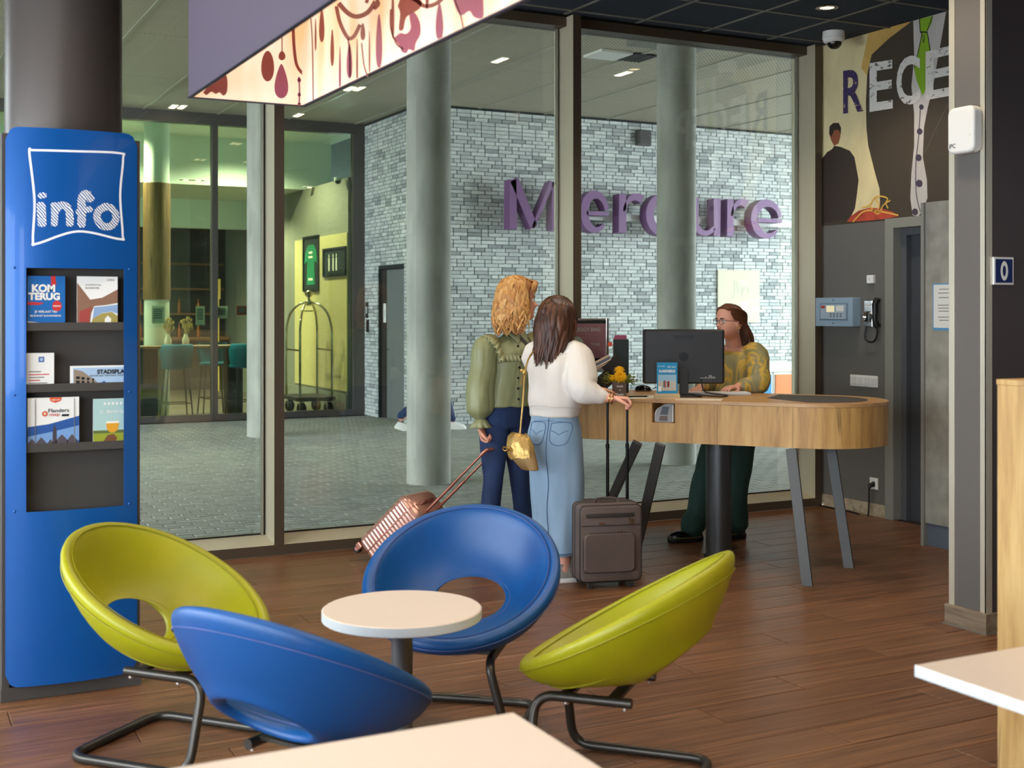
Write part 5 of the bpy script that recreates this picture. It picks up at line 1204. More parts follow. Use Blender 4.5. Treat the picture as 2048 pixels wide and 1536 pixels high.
# blue leaflet in an oak block
lp_ = W(.965, 7.78); lf = thing('leaflet_holder', 'blue leaflet of a seaside town standing in an oak block', 'leaflet holder', (lp_.x, lp_.y, DZT), RZ)
obj('oak_block', B().box((-.078, -.022, 0), (.078, .022, .036)), mat('pale_oak', (206, 176, 132), .5, var=(12, .12, (.2, 1, 6))), lf, None, .002)
w_, h = .128, .20
bk = obj('leaflet', B().box((-w_/2, -.004, .03), (w_/2, .004, .03+h)), Mc('leaflet_cyan', (20, 140, 186)), lf, None)
def lsheet(nm, m, x0, x1, y0, y1, d): return obj(nm, B().box((-w_/2+x0*w_, -.004-.0005*d, .03+y0*h), (-w_/2+x1*w_, -.004-.0005*d+.0005, .03+y1*h)), m, bk, None)
lsheet('leaflet_photo', Mc('beach', (196, 188, 170)), .06, .94, .12, .6, 1); lsheet('leaflet_sky', Mc('beach_sky', (150, 190, 206)), .06, .94, .42, .62, 2)
random.seed(8)
for k in range(9):
    x = random.uniform(.28, .85); lsheet('leaflet_figure', random.choice([M_pk, M_pr, Mc('tan', (120, 90, 74))]), x, x+.04, .2+random.uniform(0, .06), .36+random.uniform(0, .1), 3)
lsheet('leaflet_seal', M_pw, .06, .22, .1, .26, 4)
text_fit('BLANKENBERGE', M_pw, 'leaflet_text', bk, frame((0, -.0065, .03+.73*h), (1, 0, 0), (0, 0, 1)), w=.78*w_, h=.09*h, bold=.03)
text_fit('GRATIS  GRATUIT', M_pw, 'leaflet_text', bk, frame((.22*w_, -.0065, .03+.86*h), (1, 0, 0), (0, 0, 1)), w=.42*w_, h=.05*h, bold=.01)
obj('leaflet_waves', B().tube([(-w_*.44+.0052*k, -.0048, .03+.88*h+.004*(1 if k % 2 else -1)) for k in range(9)], .0012, 5), M_pw, bk)
# mouse and cable; keyboard
mp2 = top_pt(1286, 783); mo = thing('mouse', 'glossy black computer mouse left of the monitor', 'mouse', (mp2.x, mp2.y, DZT), RZ+1.2)
obj('mouse_body', B().rings([[(.03*s*cos(a), .055*s*sin(a)*(1.05), z) for a in [2*pi*k/20 for k in range(20)]] for s, z in ((.9, 0), (1, .006), (.98, .02), (.8, .034), (.45, .041), (.1, .043))]), mat('gloss_black', (10, 10, 10), .12), mo, 60)
obj('mouse_base', B().rings([[(.031*cos(a), .057*sin(a)*(1.05), z) for a in [2*pi*k/20 for k in range(20)]] for z in (.004, .007)]), mat('mouse_tan', (150, 120, 86), .5), mo, 60)
obj('mouse_cable', B().tube(cat([(.0, -.055, .012), (.02, -.1, .03), (.03, -.16, .02), (.03, -.22, .006)], 6), .003, 6), M_black, mo)
kp = W(1.36, 8.22); kb = thing('keyboard', 'pale slim keyboard under the receptionist hand', 'keyboard', (kp.x, kp.y, DZT), RZ+.1)
obj('keyboard_body', B().box((-.2, -.065, .0), (.2, .065, .016)), mat('keyboard_white', (206, 206, 202), .5), kb, None, .004)
kr = [obj('key_row', B().box((-.19, -.055+.028*k, .016), (.19, -.034+.028*k, .019)), M_lampring, kb, None, .001) for k in range(4)]
# papers
M_sheet = mat('paper_sheet', (224, 214, 196), .7)
pp = top_pt(1282, 795)
t = thing('paper_sheets', 'loose pale papers on the desk in front of the leaflet block', 'paper', (pp.x, pp.y, DZT), RZ+.35)
obj('sheet', B().box((-.15, -.09, .0), (.15, .09, .0016)), M_sheet, t, None); obj('sheet', B().box((-.12, -.06, .0016), (.17, .10, .003), Matrix.Rotation(.3, 3, 'Z')), M_paper, t, None)
t = thing('pen', 'dark pen lying on the loose papers', 'pen', (pp.x-.02, pp.y-.0, DZT+.0035), RZ+.2); obj('pen_barrel', B().cyl((-.07, -.02, .005), (.05, -.02, .005), .005, n=8), M_black, t); obj('pen_tip', B().cyl((.05, -.02, .005), (.065, -.02, .005), .005, .001, n=8), M_chrome, t)
pp = top_pt(1372, 800)
t = thing('paper_sheets', 'flat printed sheet on the desk right of the leaflet block', 'paper', (pp.x+.1, pp.y, DZT), RZ-.25); obj('sheet', B().box((-.14, -.08, .0), (.14, .08, .0016)), M_sheet, t, None)
# card terminal in the niche
nxm = (NX0+NX1)/2
t = thing('card_terminal', 'white edged card terminal in the niche of the desk front', 'card terminal', Vector((rc.x+cos(desk_rot)*nxm+sin(desk_rot)*(DR-.07), rc.y+sin(desk_rot)*nxm-cos(desk_rot)*(DR-.07), NZ0)), desk_rot)
prof = [(-.06, 0), (.05, 0), (.05, .115), (.01, .12), (-.05, .085), (-.062, .05)]
Mx = Matrix(((1, 0, 0, 0), (0, 0, 1, 0), (0, 1, 0, 0), (0, 0, 0, 1)))
obj('terminal_shell', B().prism([(x*1.1, z) for x, z in prof], -.045, .05, Mx), M_white, t, 30, .008)
obj('terminal_face', B().prism([(x*.95, z*.92+.004) for x, z in prof], -.048, -.04, Mx), mat('terminal_grey', (148, 146, 146), .4), t, 30, .003)
obj('terminal_screen', B().prism([(-.03, .05), (.02, .05), (.03, .1), (-.01, .1)], -.051, -.047, Mx), mat('terminal_dark', (50, 58, 64), .25), t, 30); obj('terminal_keypad', B().prism([(-.035, .012), (.02, .012), (.018, .042), (-.03, .042)], -.051, -.047, Mx), mat('keypad_brown', (88, 66, 50), .4), t, 30)
# flower pot
fp = W(.683, 7.96); fl = thing('flower_pot', 'small grey pot of yellow chrysanthemum on the desk', 'potted flowers', (fp.x, fp.y, DZT), RZ)
obj('pot', B().lathe([(.0, 0), (.04, 0), (.044, .005), (.046, .10), (.042, .10), (.04, .09), (0, .088)], n=24), mat('pot_taupe', (112, 100, 96), .6), fl, 40)
for i, (tx, z, w2) in enumerate((('oude', .075, .04), ('&', .05, .01), ('Zeelui', .022, .048))):
    text_fit(tx, M_pw, 'pot_lettering', fl, frame((0, -.0475, z), (1, 0, 0), (0, 0, 1)), w=w2, bold=.01)
M_yel = mat('petal_yellow', (246, 196, 16), .6); M_leafg = mat('leaf_olive', (108, 118, 34), .7)
def bloom(name, c, r, tilt, n=46):
    q = B(); random.seed(int(c[0]*1000)+5)
    for k in range(n):
        f_ = k/n; a = k*2.4; el = lerp(1.45, .0, f_); L_ = r*lerp(.45, 1, f_)
        Rb = Matrix.Rotation(radians(tilt), 3, 'X'); d_ = Rb @ Vector((cos(a)*cos(el), sin(a)*cos(el), sin(el))); sdir = Rb @ Vector((-sin(a), cos(a), 0)); p0 = Vector(c); p1 = p0+d_*L_*.6; p2 = p0+d_*L_+Vector((0, 0, -.006))
        wd = r*.11; up = d_.cross(sdir)*.003
        q.add([p0-sdir*wd*.3, p0+sdir*wd*.3, p1+sdir*wd-up, p2, p1-sdir*wd-up, p1+up], [[0, 1, 5], [1, 2, 5], [2, 3, 5], [3, 4, 5], [4, 0, 5]])
    o = obj(name, q, M_yel, fl, None); o['kind'] = 'stuff'; return o
bloom('flower_head', (.002, -.035, .137), .052, 68, 90); bloom('flower_head', (-.05, .0, .125), .034, 50); bloom('flower_head', (.002, .01, .175), .042, 40, 60)
for s, name in ((-1, 'leaf_spray'), (1, 'leaf_spray')):
    q = B(); random.seed(3+s)
    for k in range(26):
        a = random.uniform(-.5, .9); L_ = random.uniform(.05, .105); b0 = Vector((s*.02, 0, .1)); b1 = b0+Vector((s*L_*cos(a), random.uniform(-.03, .03), L_*sin(a)*.7+.01)); q.tube([b0, b0.lerp(b1, .6)+Vector((0, 0, .006)), b1], [.0012, .0012, .001], 4)
        for j in range(3):
            c_ = b0.lerp(b1, .5+.2*j); e = Vector((random.uniform(-1, 1), random.uniform(-1, 1), random.uniform(-.3, 1))).normalized()*.014; nn = e.cross(Vector((0, 1, .2))).normalized()*.005; q.add([c_, c_+e*.5+nn, c_+e, c_+e*.5-nn], [[0, 1, 2, 3]])
    o = obj(name, q, M_leafg, fl, None); o['kind'] = 'stuff'
# framed poster display behind the customers, with a brochure rack, books and black boxes
dp = W(.50, 8.47); ds = thing('poster_display', 'silver framed pink poster display standing on the desk behind the women', 'display', (dp.x, dp.y, DZT), RZ+.12)
z0 = .185; wv, hv = .30, .315
obj('display_case', B().box((-wv/2, .0, z0), (wv/2, .03, z0+hv)), mat('display_back', (40, 42, 42), .4), ds, None, .003)
obj('display_frame', B().box((-wv/2-.006, -.012, z0), (-wv/2+.012, .03, z0+hv)).box((wv/2-.012, -.012, z0), (wv/2+.006, .03, z0+hv)).box((-wv/2+.012, -.008, z0+hv-.014), (wv/2-.012, .03, z0+hv)).box((-wv/2+.012, -.008, z0), (wv/2-.012, .03, z0+.02)), M_chrome, ds, None, .002)
obj('poster', B().box((-wv/2+.012, -.003, z0+.045), (wv/2-.012, 0, z0+hv-.035)), mat('poster_pink', (208, 138, 150), .5), ds, None); obj('poster_glass', B().box((-wv/2+.012, -.0085, z0+.02), (wv/2-.012, -.0070, z0+hv-.014)), M_glass, ds, None)
text_fit('DOGGY BAG', M_pw, 'poster_text', ds, frame((.0, -.0036, z0+hv-.075), (1, 0, 0), (0, 0, 1)), w=.20, bold=.01); text_fit('Vraag', M_pw, 'poster_text', ds, frame((.065, -.0036, z0+.14), (1, 0, 0), (0, 0, 1)), w=.06, bold=.0)
q = B().lathe([(.03, 0), (.042, .0005), (.036, .001)], n=20); o = obj('poster_emblem', q, M_pw, ds); o.location = (-.06, -.0036, z0+.15); o.rotation_euler = (pi/2, 0, 0)
obj('lower_beam', B().box((-wv/2-.01, -.02, z0-.05), (wv/2+.012, .04, z0)), mat('beam_grey', (128, 134, 130), .4, .3), ds, None, .003)
obj('display_leg', B().box((-.13, .0, 0), (-.11, .03, z0-.05)), M_dark, ds, None); obj('display_leg', B().box((.13, .0, 0), (.15, .03, z0-.05)), M_dark, ds, None)
rk = W(.50, 8.27); rt = thing('card_rack', 'small rack of pale cards and leaflets under the poster display', 'card rack', (rk.x, rk.y, DZT), RZ+.1)
obj('rack_base', B().box((-.12, -.03, 0), (.14, .05, .012)).box((-.12, .045, .012), (.14, .05, .08)), mat('rack_clear', (190, 190, 184), .3), rt, None)
for i, (x, c_) in enumerate(((-.09, (198, 170, 140)), (-.03, (226, 222, 212)), (.03, (176, 130, 110)), (.085, (232, 230, 224)))):
    obj('leaflet_card', B().box((x-.025, .0+.004*i, .012), (x+.025, .03+.004*i, .115)), mat('card_tone', c_, .6), rt, None); obj('card_print', B().box((x-.018, -.001+.004*i, .03), (x+.018, .0+.004*i, .045)), M_print, rt, None)
bp = W(.66, 8.30)
for i, (dx, dy, ry, rz, w2, h2, d2, lab) in enumerate(((.0, .12, .0, .1, .13, .25, .06, 'upright dark green black box beside the poster display'),)):
    t = thing('black_box', lab, 'box', (W(.735, 8.44).x, W(.735, 8.44).y, DZT), RZ); obj('box_case', B().box((-.05, -.04, 0), (.05, .04, .36)), mat('dark_green_box', (22, 38, 34), .5), t, None, .003)
    q = [obj('paper_edge', B().box((-.05+.004*k, -.03+.012*k, .36), (.03+.004*k, -.026+.012*k, .375+.006*k)), M_sil2, t, None) for k in range(3)]
bp2 = W(.655, 8.16)
t = thing('magazine_holder', 'tilted black holder with magazines behind the flower pot', 'magazine holder', (bp2.x, bp2.y, DZT), RZ)
rotm = Matrix.Rotation(radians(-42), 3, 'Y')
q = B().box((-.07, -.05, -.0), (.07, .05, .09), rotm, (-.02, .02, .06)); obj('holder_lower', q, mat('black_card', (22, 18, 18), .55), t, None, .002)
q = B().box((-.065, -.05, .0), (.065, .05, .10), rotm, (.045, .02, .15)); obj('holder_upper', q, mat('black_card_2', (30, 24, 22), .55), t, None, .002)
for k in range(4): obj('magazine', B().box((-.045, -.045, .1+.012*k), (.075, .045, .109+.012*k), Matrix.Rotation(radians(-28), 3, 'Y'), (-.02, .02, .10)), mat('magazine_%s' % 'abcd'[k], ((196, 176, 150), (228, 220, 206), (112, 130, 168), (206, 190, 170))[k], .5), t, None)
obj('magazine_badge', B().cyl((-.02, -.06, .335), (-.02, -.064, .335), .016, n=14), Mc('orange_badge', (206, 76, 36)), t)
# ================================================================== PEOPLE
def J(px, py, d): return W((px-CX)/F*d, d, CAMH-(py-HY)/F*d)
def bake(name, b, mats, voxel, smooth=2, fac=.5, fn=None, pick=None):
    """union of the closed shells in b as one continuous surface"""
    me = bpy.data.meshes.new(name); me.from_pydata(b.v, [], b.f); o = bpy.data.objects.new(name, me); COL.objects.link(o)
    bm = bmesh.new(); bm.from_mesh(me); bmesh.ops.recalc_face_normals(bm, faces=bm.faces); bm.to_mesh(me); bm.free()
    r = o.modifiers.new('r', 'REMESH'); r.mode = 'VOXEL'; r.voxel_size = voxel; r.use_smooth_shade = True
    if smooth: s = o.modifiers.new('s', 'SMOOTH'); s.iterations = smooth; s.factor = fac
    dg = bpy.context.evaluated_depsgraph_get(); dg.update(); out = bpy.data.meshes.new_from_object(o.evaluated_get(dg)); out.name = name
    bpy.data.objects.remove(o); bpy.data.meshes.remove(me)
    if fn:
        ns = [v.normal.copy() for v in out.vertices]
        for v, n in zip(out.vertices, ns): v.co = fn(v.co, n)
    out.materials.clear()
    for m in (mats if isinstance(mats, (list, tuple)) else [mats]): out.materials.append(m)
    if pick:
        for p in out.polygons: p.material_index = pick(p.center)
    for p in out.polygons: p.use_smooth = True
    out.update(); return out
def limb(bb, pts, n=14, steps=4, flat=None):
    """pts: (pos, radius); closed tapered tube through the joints"""
    P_ = cat([(*p, r) for p, r in pts], steps); ps_ = [Vector(q[:3]) for q in P_]; rs = [q[3] for q in P_]
    d0 = (ps_[0]-ps_[1]).normalized(); d1 = (ps_[-1]-ps_[-2]).normalized()
    ps_ = [ps_[0]+d0*rs[0]*.7]+ps_+[ps_[-1]+d1*rs[-1]*.7]; rs = [rs[0]*.45]+rs+[rs[-1]*.45]
    bb.tube(ps_, rs, n)
def slices(bb, rows, n=28, steps=3, pw=2.3):
    """rows: (z, cx, cy, rx, ry); stacked rounded sections from bottom to top"""
    R_ = cat(rows, steps); rg = []
    for z, cx, cy, rx, ry in R_:
        ring = []
        for k in range(n):
            a = 2*pi*k/n; c, s = cos(a), sin(a); ring.append((cx+rx*math.copysign(abs(c)**(2/pw), c), cy+ry*math.copysign(abs(s)**(2/pw), s), z))
        rg.append(ring)
    bb.rings(rg)
HEAD = [(-.118, .028, .052, .014), (-.110, .0, .074, .032), (-.095, -.035, .084, .047), (-.075, -.058, .086, .058), (-.05, -.08, .0875, .066), (-.03, -.092, .088, .071), (-.005, -.1, .088, .074), (.02, -.103, .095, .0755), (.05, -.101, .094, .0735), (.08, -.088, .08, .064), (.1, -.066, .056, .047), (.112, -.035, .025, .025), (.115, -.02, .008, .012)]
def head(bb, M, sc=1.0):
    rows = cat(HEAD, 5); n = 72; rg = []
    g = lambda v, s: math.exp(-(v/s)**2)
    for z, yb, yf, w_ in rows:
        ring = []; cy = (yb+yf)/2; ry = (yf-yb)/2
        for k in range(n):
            a = 2*pi*k/n; c, s = cos(a), sin(a)
            x = w_*math.copysign(abs(c)**.92, c); y = cy+ry*math.copysign(abs(s)**.92, s)
            if s > 0:
                f_ = s**1.5
                nb = 0
                if -.055 < z < .03:
                    t = (z+.036); amp = .023*g(t, .012)+.015*g(z+.018, .018)+.006*g(z-.008, .014); nb = amp*g(x, .0105+.006*g(z+.038, .012))
                y += f_*(nb + .004*g(z-.02, .008)*g(abs(x)-.03, .022) - .0095*g(z+.003, .012)*g(abs(x)-.031, .014) + .006*g(z+.057, .0055)*g(x, .018)+.0065*g(z+.069, .006)*g(x, .016)-.005*g(z+.0630, .003)*g(x, .022)-.004*g(z+.082, .006)*g(x, .02)+.005*g(z+.1, .011)*g(x, .018)+.003*g(z+.032, .018)*g(abs(x)-.045, .018))
            ring.append(M @ (Vector((x, y, z))*sc))
        rg.append(ring)
    bb.rings(rg)
    for s in (-1, 1):
        e = []
        bb.ball(M @ (Vector((s*.077, -.008, -.012))*sc), .03*sc, 10, 8, (.22, .5, 1), M.to_3x3())
def headmat(pos, fdir, roll=0, tilt=0):
    """fdir: facing in the parent's frame"""
    y = Vector(fdir).normalized(); z = Vector((0, 0, 1)); x = y.cross(z).normalized(); z = x.cross(y)
    R = Matrix(((x.x, y.x, z.x), (x.y, y.y, z.y), (x.z, y.z, z.z))) @ Matrix.Rotation(tilt, 3, 'X') @ Matrix.Rotation(roll, 3, 'Y')
    return Matrix.Translation(pos) @ R.to_4x4()
def face_parts(par, M, sc, iris, brow, lash=True):
    for s in (-1, 1):
        c = M @ (Vector((s*.031, .0775, -.003))*sc)
        e = obj('eye', B().ball((0, 0, 0), .0125*sc, 16, 12), mat_eye, par, 80, loc=c); e.rotation_euler = M.to_euler()
        obj('iris', B().ball((0, .0068*sc, 0), .0066*sc, 14, 8), iris, e, 80); obj('pupil', B().ball((0, .0108*sc, 0), .0032*sc, 10, 6), M_black, e, 80)
        obj('eyelid', B().tube([M @ (Vector((s*.031+.015*q, .0885-.006*q*q, .0045-.004*q*q))*sc) for q in [-1, -.6, -.2, .2, .6, 1]], .0016*sc, 6), brow, par, 60)
        obj('eyebrow', B().tube([M @ (Vector((s*(.031+.019*q), .0955-.006*(q+.2)**2, .0185-.004*q*q+.001*q))*sc) for q in [-1, -.6, -.2, .2, .6, 1]], [.0018*sc, .0026*sc, .003*sc, .0028*sc, .0022*sc, .0012*sc], 6), brow, par, 60)
mat_eye = mat('eye_white', (226, 220, 214), .2); M_iris_b = mat('iris_hazel', (84, 96, 84), .2); M_iris_d = mat('iris_brown', (72, 48, 32), .2)
def lips_pick(M, sc):
    Mi = M.inverted()
    def pick(c):
        q = (Mi @ c)/sc
        if q.y > .07 and (q.x/.022)**2+((q.z+.063)/.0115)**2 < 1: return 1
        return 0
    return pick
def hand(bb, wrist, dirv, palm, curl=.6, side=1, sc=1.0, spread=.0, thumb=.5):
    """palm points the way the fingers close; side=+1 puts the thumb on the dir x palm side"""
    d = Vector(dirv).normalized(); p = Vector(palm); p = (p-d*p.dot(d)).normalized(); s = d.cross(p)*side; w0 = Vector(wrist)
    L_ = .088*sc
    rg = []
    for t, wd, th in ((-.12, .021, .017), (.1, .027, .017), (.5, .036, .0155), (.85, .039, .014), (1.0, .038, .012)):
        c = w0+d*L_*t; rg.append([c+s*cos(a)*wd*sc+p*sin(a)*th*sc for a in [2*pi*k/14 for k in range(14)]])
    bb.rings(rg)
    for i, (off, ln, r_) in enumerate(((.029, .072, .0083), (.0098, .082, .0086), (-.0098, .076, .0082), (-.029, .060, .0072))):
        b0 = w0+d*L_*.9+s*off*sc; a = 0; pts = [(b0-d*.012*sc, r_*sc)]; q = b0; pts.append((q, r_*sc))
        for j, fr in enumerate((.45, .31, .24)):
            a += curl*(.75, 1.1, .8)[j]*(1+.06*i); dd = d*cos(a)+p*sin(a)+s*spread*(off/.03)*.3; q = q+dd*ln*fr*sc; pts.append((q, r_*sc*(.97, .9, .78)[j]))
        limb(bb, pts, 8, 2)
    b0 = w0+d*L_*.28+s*.028*sc+p*.004*sc; d1 = (d*.62+s*.62+p*.35*thumb*1.6).normalized(); q1 = b0+d1*.036*sc; d2 = (d*.9+s*.12+p*.6*thumb).normalized(); q2 = q1+d2*.03*sc; d3 = (d*.85-s*.15+p*.75*thumb).normalized()
    limb(bb, [(b0-d1*.014*sc, .013*sc), (b0, .0125*sc), (q1, .0102*sc), (q2, .009*sc), (q2+d3*.022*sc, .0072*sc)], 8, 2)
def hair_mat(name, cols, st=(60, 60, 2.5)):
    m, N, L, p = new_mat(name); p.inputs['Roughness'].default_value = .42; p.inputs['Specular IOR Level'].default_value = .4
    g = N.new('ShaderNodeNewGeometry'); r = N.new('ShaderNodeValToRGB'); cr = r.color_ramp; L.new(g.outputs['Random Per Island'], r.inputs[0])
    while len(cr.elements) < len(cols): cr.elements.new(.5)
    for i, c in enumerate(cols): cr.elements[i].position = i/(len(cols)-1); cr.elements[i].color = (*lin(c), 1)
    L.new(r.outputs[0], p.inputs['Base Color']); return m
def locks(bb, M, sc, roots, endfn, n, r0=.009, wave=.01, wn=3.0, seed=1, lift=.016, seg=10):
    """tapered hair locks: each leaves the scalp at a root direction, follows the head, then falls to its end point"""
    rnd = random.Random(seed)
    for k in range(n):
        root, e, mid = endfn(rnd)
        ph = rnd.uniform(0, 6.28); ph2 = rnd.uniform(0, 6.28); wv = wave*rnd.uniform(.5, 1.3); pts = []; rad = []
        C_ = cat([root, *mid, e], seg//(len(mid)+1)+1)
        m = len(C_)
        for i, q in enumerate(C_):
            t = i/(m-1); v = Vector(q); a = wv*min(1, t*1.6); v += Vector((sin(ph+wn*2*pi*t)*a, cos(ph2+wn*2*pi*t)*a, 0)); pts.append(M @ (v*sc))
            rr = r0*(.65+.7*sin(pi*min(1, t*.75+.2)))*(1 if t < .7 else (1-(t-.7)/.3*.75)); rad.append((rr*sc*1.25, rr*sc*.55))
        bb.tube(pts, rad, 6)
def scalp(M, sc, grow, yfront, zlow, name, m, par):
    """close fitting under layer of hair"""
    b = B(); rg = []
    for z, yb, yf, w_ in cat(HEAD, 3):
        if z < zlow: continue
        cy = (yb+yf)/2; ry = (yf-yb)/2; ring = []
        for k in range(40):
            a = 2*pi*k/40; x = (w_+grow)*cos(a); y = cy+(ry+grow)*sin(a); lim = yfront+max(0, (z-.055))*2.4
            k_ = 1+max(0, z)*grow*70; ring.append(M @ (Vector((x, min(y, lim), z*(1+grow*8)))*sc))
        rg.append(ring)
    tp_ = [q for q in rg[-1]]; ce = sum(tp_, Vector())/len(tp_); up_ = (M.to_3x3() @ Vector((0, 0, 1)))*sc
    rg[-1] = [q-up_*.006 for q in rg[-1]]; rg.append([ce.lerp(q, .55)+up_*.001 for q in tp_]); rg.append([ce.lerp(q, .1)+up_*.004 for q in tp_])
    b.rings(rg); return obj(name, b, m, par, 80)
def fold_fn(amp, freq, stretch=(1, 1, .35), seed=0.0, zmask=None):
    def fn(co, n):
        q = Vector((co.x*stretch[0], co.y*stretch[1], co.z*stretch[2]))*freq+Vector((seed, seed, seed)); v = noise.noise(q)+.5*noise.noise(q*2.1)
        k = 1 if zmask is None else zmask(co); return co+n*amp*v*k
    return fn
M_skinw = [mat('skin_fair_warm', (226, 164, 138), .5, sss=.12), mat('lips_rose', (176, 74, 72), .4)]
M_skinc = [mat('skin_fair', (218, 158, 132), .5, sss=.12), mat('lips_coral', (188, 92, 88), .4)]
def facing(rootd, f):
    v = W(f[0], f[1], 0); return math.atan2(v.y, v.x)-pi/2
def setup(label, name, px, d, f):
    r0 = (px-CX)/F*d; p0 = W(r0, d, 0); t = thing(name, label, 'person', p0, facing(d, f)); Mi = (Matrix.Translation(p0) @ Matrix.Rotation(t.rotation_euler.z, 4, 'Z')).inverted()
    LJ = lambda x, y, dd: Mi @ J(x, y, dd)
    LD = lambda r, dd, z=0: (Mi.to_3x3() @ W(r, dd, 0)) + Vector((0, 0, z))
    return t, LJ, LD
# ---------------------------------------------------------------- blonde woman pulling the pink case
pB, LJ, LD = setup('woman with wavy blonde hair in a sage ruffled blouse and dark flared jeans', 'person', 1014, 7.75, (.62, -.78))
sB = 1.09; hM = headmat(LJ(1036, 601, 7.75), LD(.97, .22), tilt=radians(4)); neck = LJ(1026, 672, 7.79)
shR = LJ(974, 690, 7.66); shL = LJ(1072, 690, 7.9); elR = LJ(960, 775, 7.62); wrR = LJ(961, 852, 7.6); elL = LJ(1120, 765, 7.86); wrL = LJ(1186, 778, 7.86)
hip = LJ(1012, 812, 7.76); kR = LJ(986, 965, 7.64); kL = LJ(1040, 965, 7.78); fR = LJ(968, 1132, 7.66); fL = LJ(1062, 1128, 7.86)
bb = B(); head(bb, hM, sB)
hc = hM.translation
limb(bb, [(hc+Vector((0, -.012, -.06)), .053), (neck.lerp(hc, .35), .05), (neck+Vector((0, 0, -.03)), .06)])
c_ = lambda z: hip.lerp(neck, (z-hip.z)/(neck.z-hip.z))
def torso(bb, rows, hip, neck):
    R_ = []
    for z, rx, ry, dy in rows:
        c = hip.lerp(neck, (z-hip.z)/(neck.z-hip.z)); R_.append((z, c.x, c.y+dy, rx, ry))
    slices(bb, R_)
hz, nz = hip.z, neck.z; Z = lambda f: hz+(nz-hz)*f
torso(bb, [(hz-.08, .14, .09, -.01), (hz, .15, .095, 0), (Z(.4), .115, .08, 0), (Z(.75), .135, .085, .01), (Z(.93), .13, .065, 0), (nz-.005, .06, .05, 0)], hip, neck)
limb(bb, [(shR, .045), (elR, .036), (wrR.lerp(elR, .1), .026), (wrR, .024)]); limb(bb, [(shL, .045), (elL, .036), (wrL.lerp(elL, .1), .026), (wrL, .024)])
grip = LJ(970, 886, 7.6); hand(bb, wrR, (grip-wrR), LD(.8, -.35), 1.15, 1, 1.0, 0, .9); hand(bb, wrL, LD(.9, -.1, -.05), LD(0, 0, -1), .22, -1, .95)
for s, k, f in ((1, kR, fR), (-1, kL, fL)):
    limb(bb, [(hip+Vector((s*.08, 0, -.05)), .08), (k, .052), (f+Vector((0, 0, .09)), .035), (f+Vector((0, 0, .05)), .034)])
    limb(bb, [(f+Vector((0, -.05, .04)), .032), (f+Vector((0, .06, .035)), .036), (f+Vector((0, .15, .025)), .024)])
body = bake('body', bb, M_skinw, .0042, 2, .4, pick=lips_pick(hM, sB)); link('body', body, pB)
face_parts(pB, hM, sB, M_iris_b, mat('brow_blonde', (150, 104, 62), .7))
# jeans: fitted to the knee, flared hems
M_denim = mat('denim_dark', (30, 52, 92), .8, var=(7, .3, (1, 1, .4)), bump=(500, .12))
bb = B(); torso(bb, [(hz-.13, .155, .115, -.01), (hz-.06, .17, .12, -.012), (hz+.02, .155, .105, 0), (hz+.05, .145, .095, 0)], hip, neck)
for s, k, f in ((1, kR, fR), (-1, kL, fL)):
    h0 = hip+Vector((s*.085, -.01, -.08))
    limb(bb, [(h0, .098), (h0.lerp(k, .5), .084), (k, .062), (k.lerp(f, .45), .066), (k.lerp(f, .8), .088), (f+Vector((0, .01, .04)), .102)], 18)
jm = bake('jeans', bb, M_denim, .008, 3, .5, fold_fn(.006, 16, (1, 1, .5), 3, lambda c: .5+max(0, .6-c.z))); jo = link('jeans', jm, pB)
M_seam = mat('denim_seam', (66, 74, 96), .8)
for s, k, f in ((1, kR, fR), (-1, kL, fL)):
    obj('shoe', B().rings([[(f.x+rx*cos(a), f.y+.05+ry*sin(a)+oy, z) for a in [2*pi*j/20 for j in range(20)]] for rx, ry, oy, z in ((.038, .12, 0, .0), (.042, .125, 0, .012), (.041, .122, 0, .03), (.034, .1, -.015, .055), (.02, .06, -.04, .075))]), mat('shoe_tan', (110, 80, 58), .5), pB, 50)
# blouse: puffed sleeves, ruffled yoke, pointed collar, dark buttons
M_sage = mat('sage_satin', (142, 146, 104), .42, var=(4, .08), bump=(260, .04)); M_sage2 = mat('sage_ruffle', (154, 156, 114), .5)
bb = B(); torso(bb, [(hz+.0, .168, .122, .004), (hz+.05, .16, .118, .006), (Z(.4), .15, .115, .008), (Z(.62), .165, .125, .016), (Z(.8), .172, .12, .012), (Z(.93), .155, .085, .0), (nz-.005, .08, .065, 0), (nz+.03, .06, .056, 0)], hip, neck)
limb(bb, [(shR.lerp(neck, .25)+Vector((0, 0, -.02)), .07), (shR+Vector((.012, 0, -.02)), .082), (shR.lerp(elR, .55), .078), (elR, .082), (elR.lerp(wrR, .55), .084), (wrR.lerp(elR, .28), .062), (wrR.lerp(elR, .2), .035)], 16)
limb(bb, [(shL.lerp(neck, .25)+Vector((0, 0, -.02)), .07), (shL, .08), (shL.lerp(elL, .5), .07), (elL, .07), (elL.lerp(wrL, .6), .062), (wrL.lerp(elL, .15), .04)], 16)
bm_ = bake('blouse', bb, M_sage, .007, 3, .5, fold_fn(.0085, 13, (1, 1, .3), 1)); bo = link('blouse', bm_, pB)
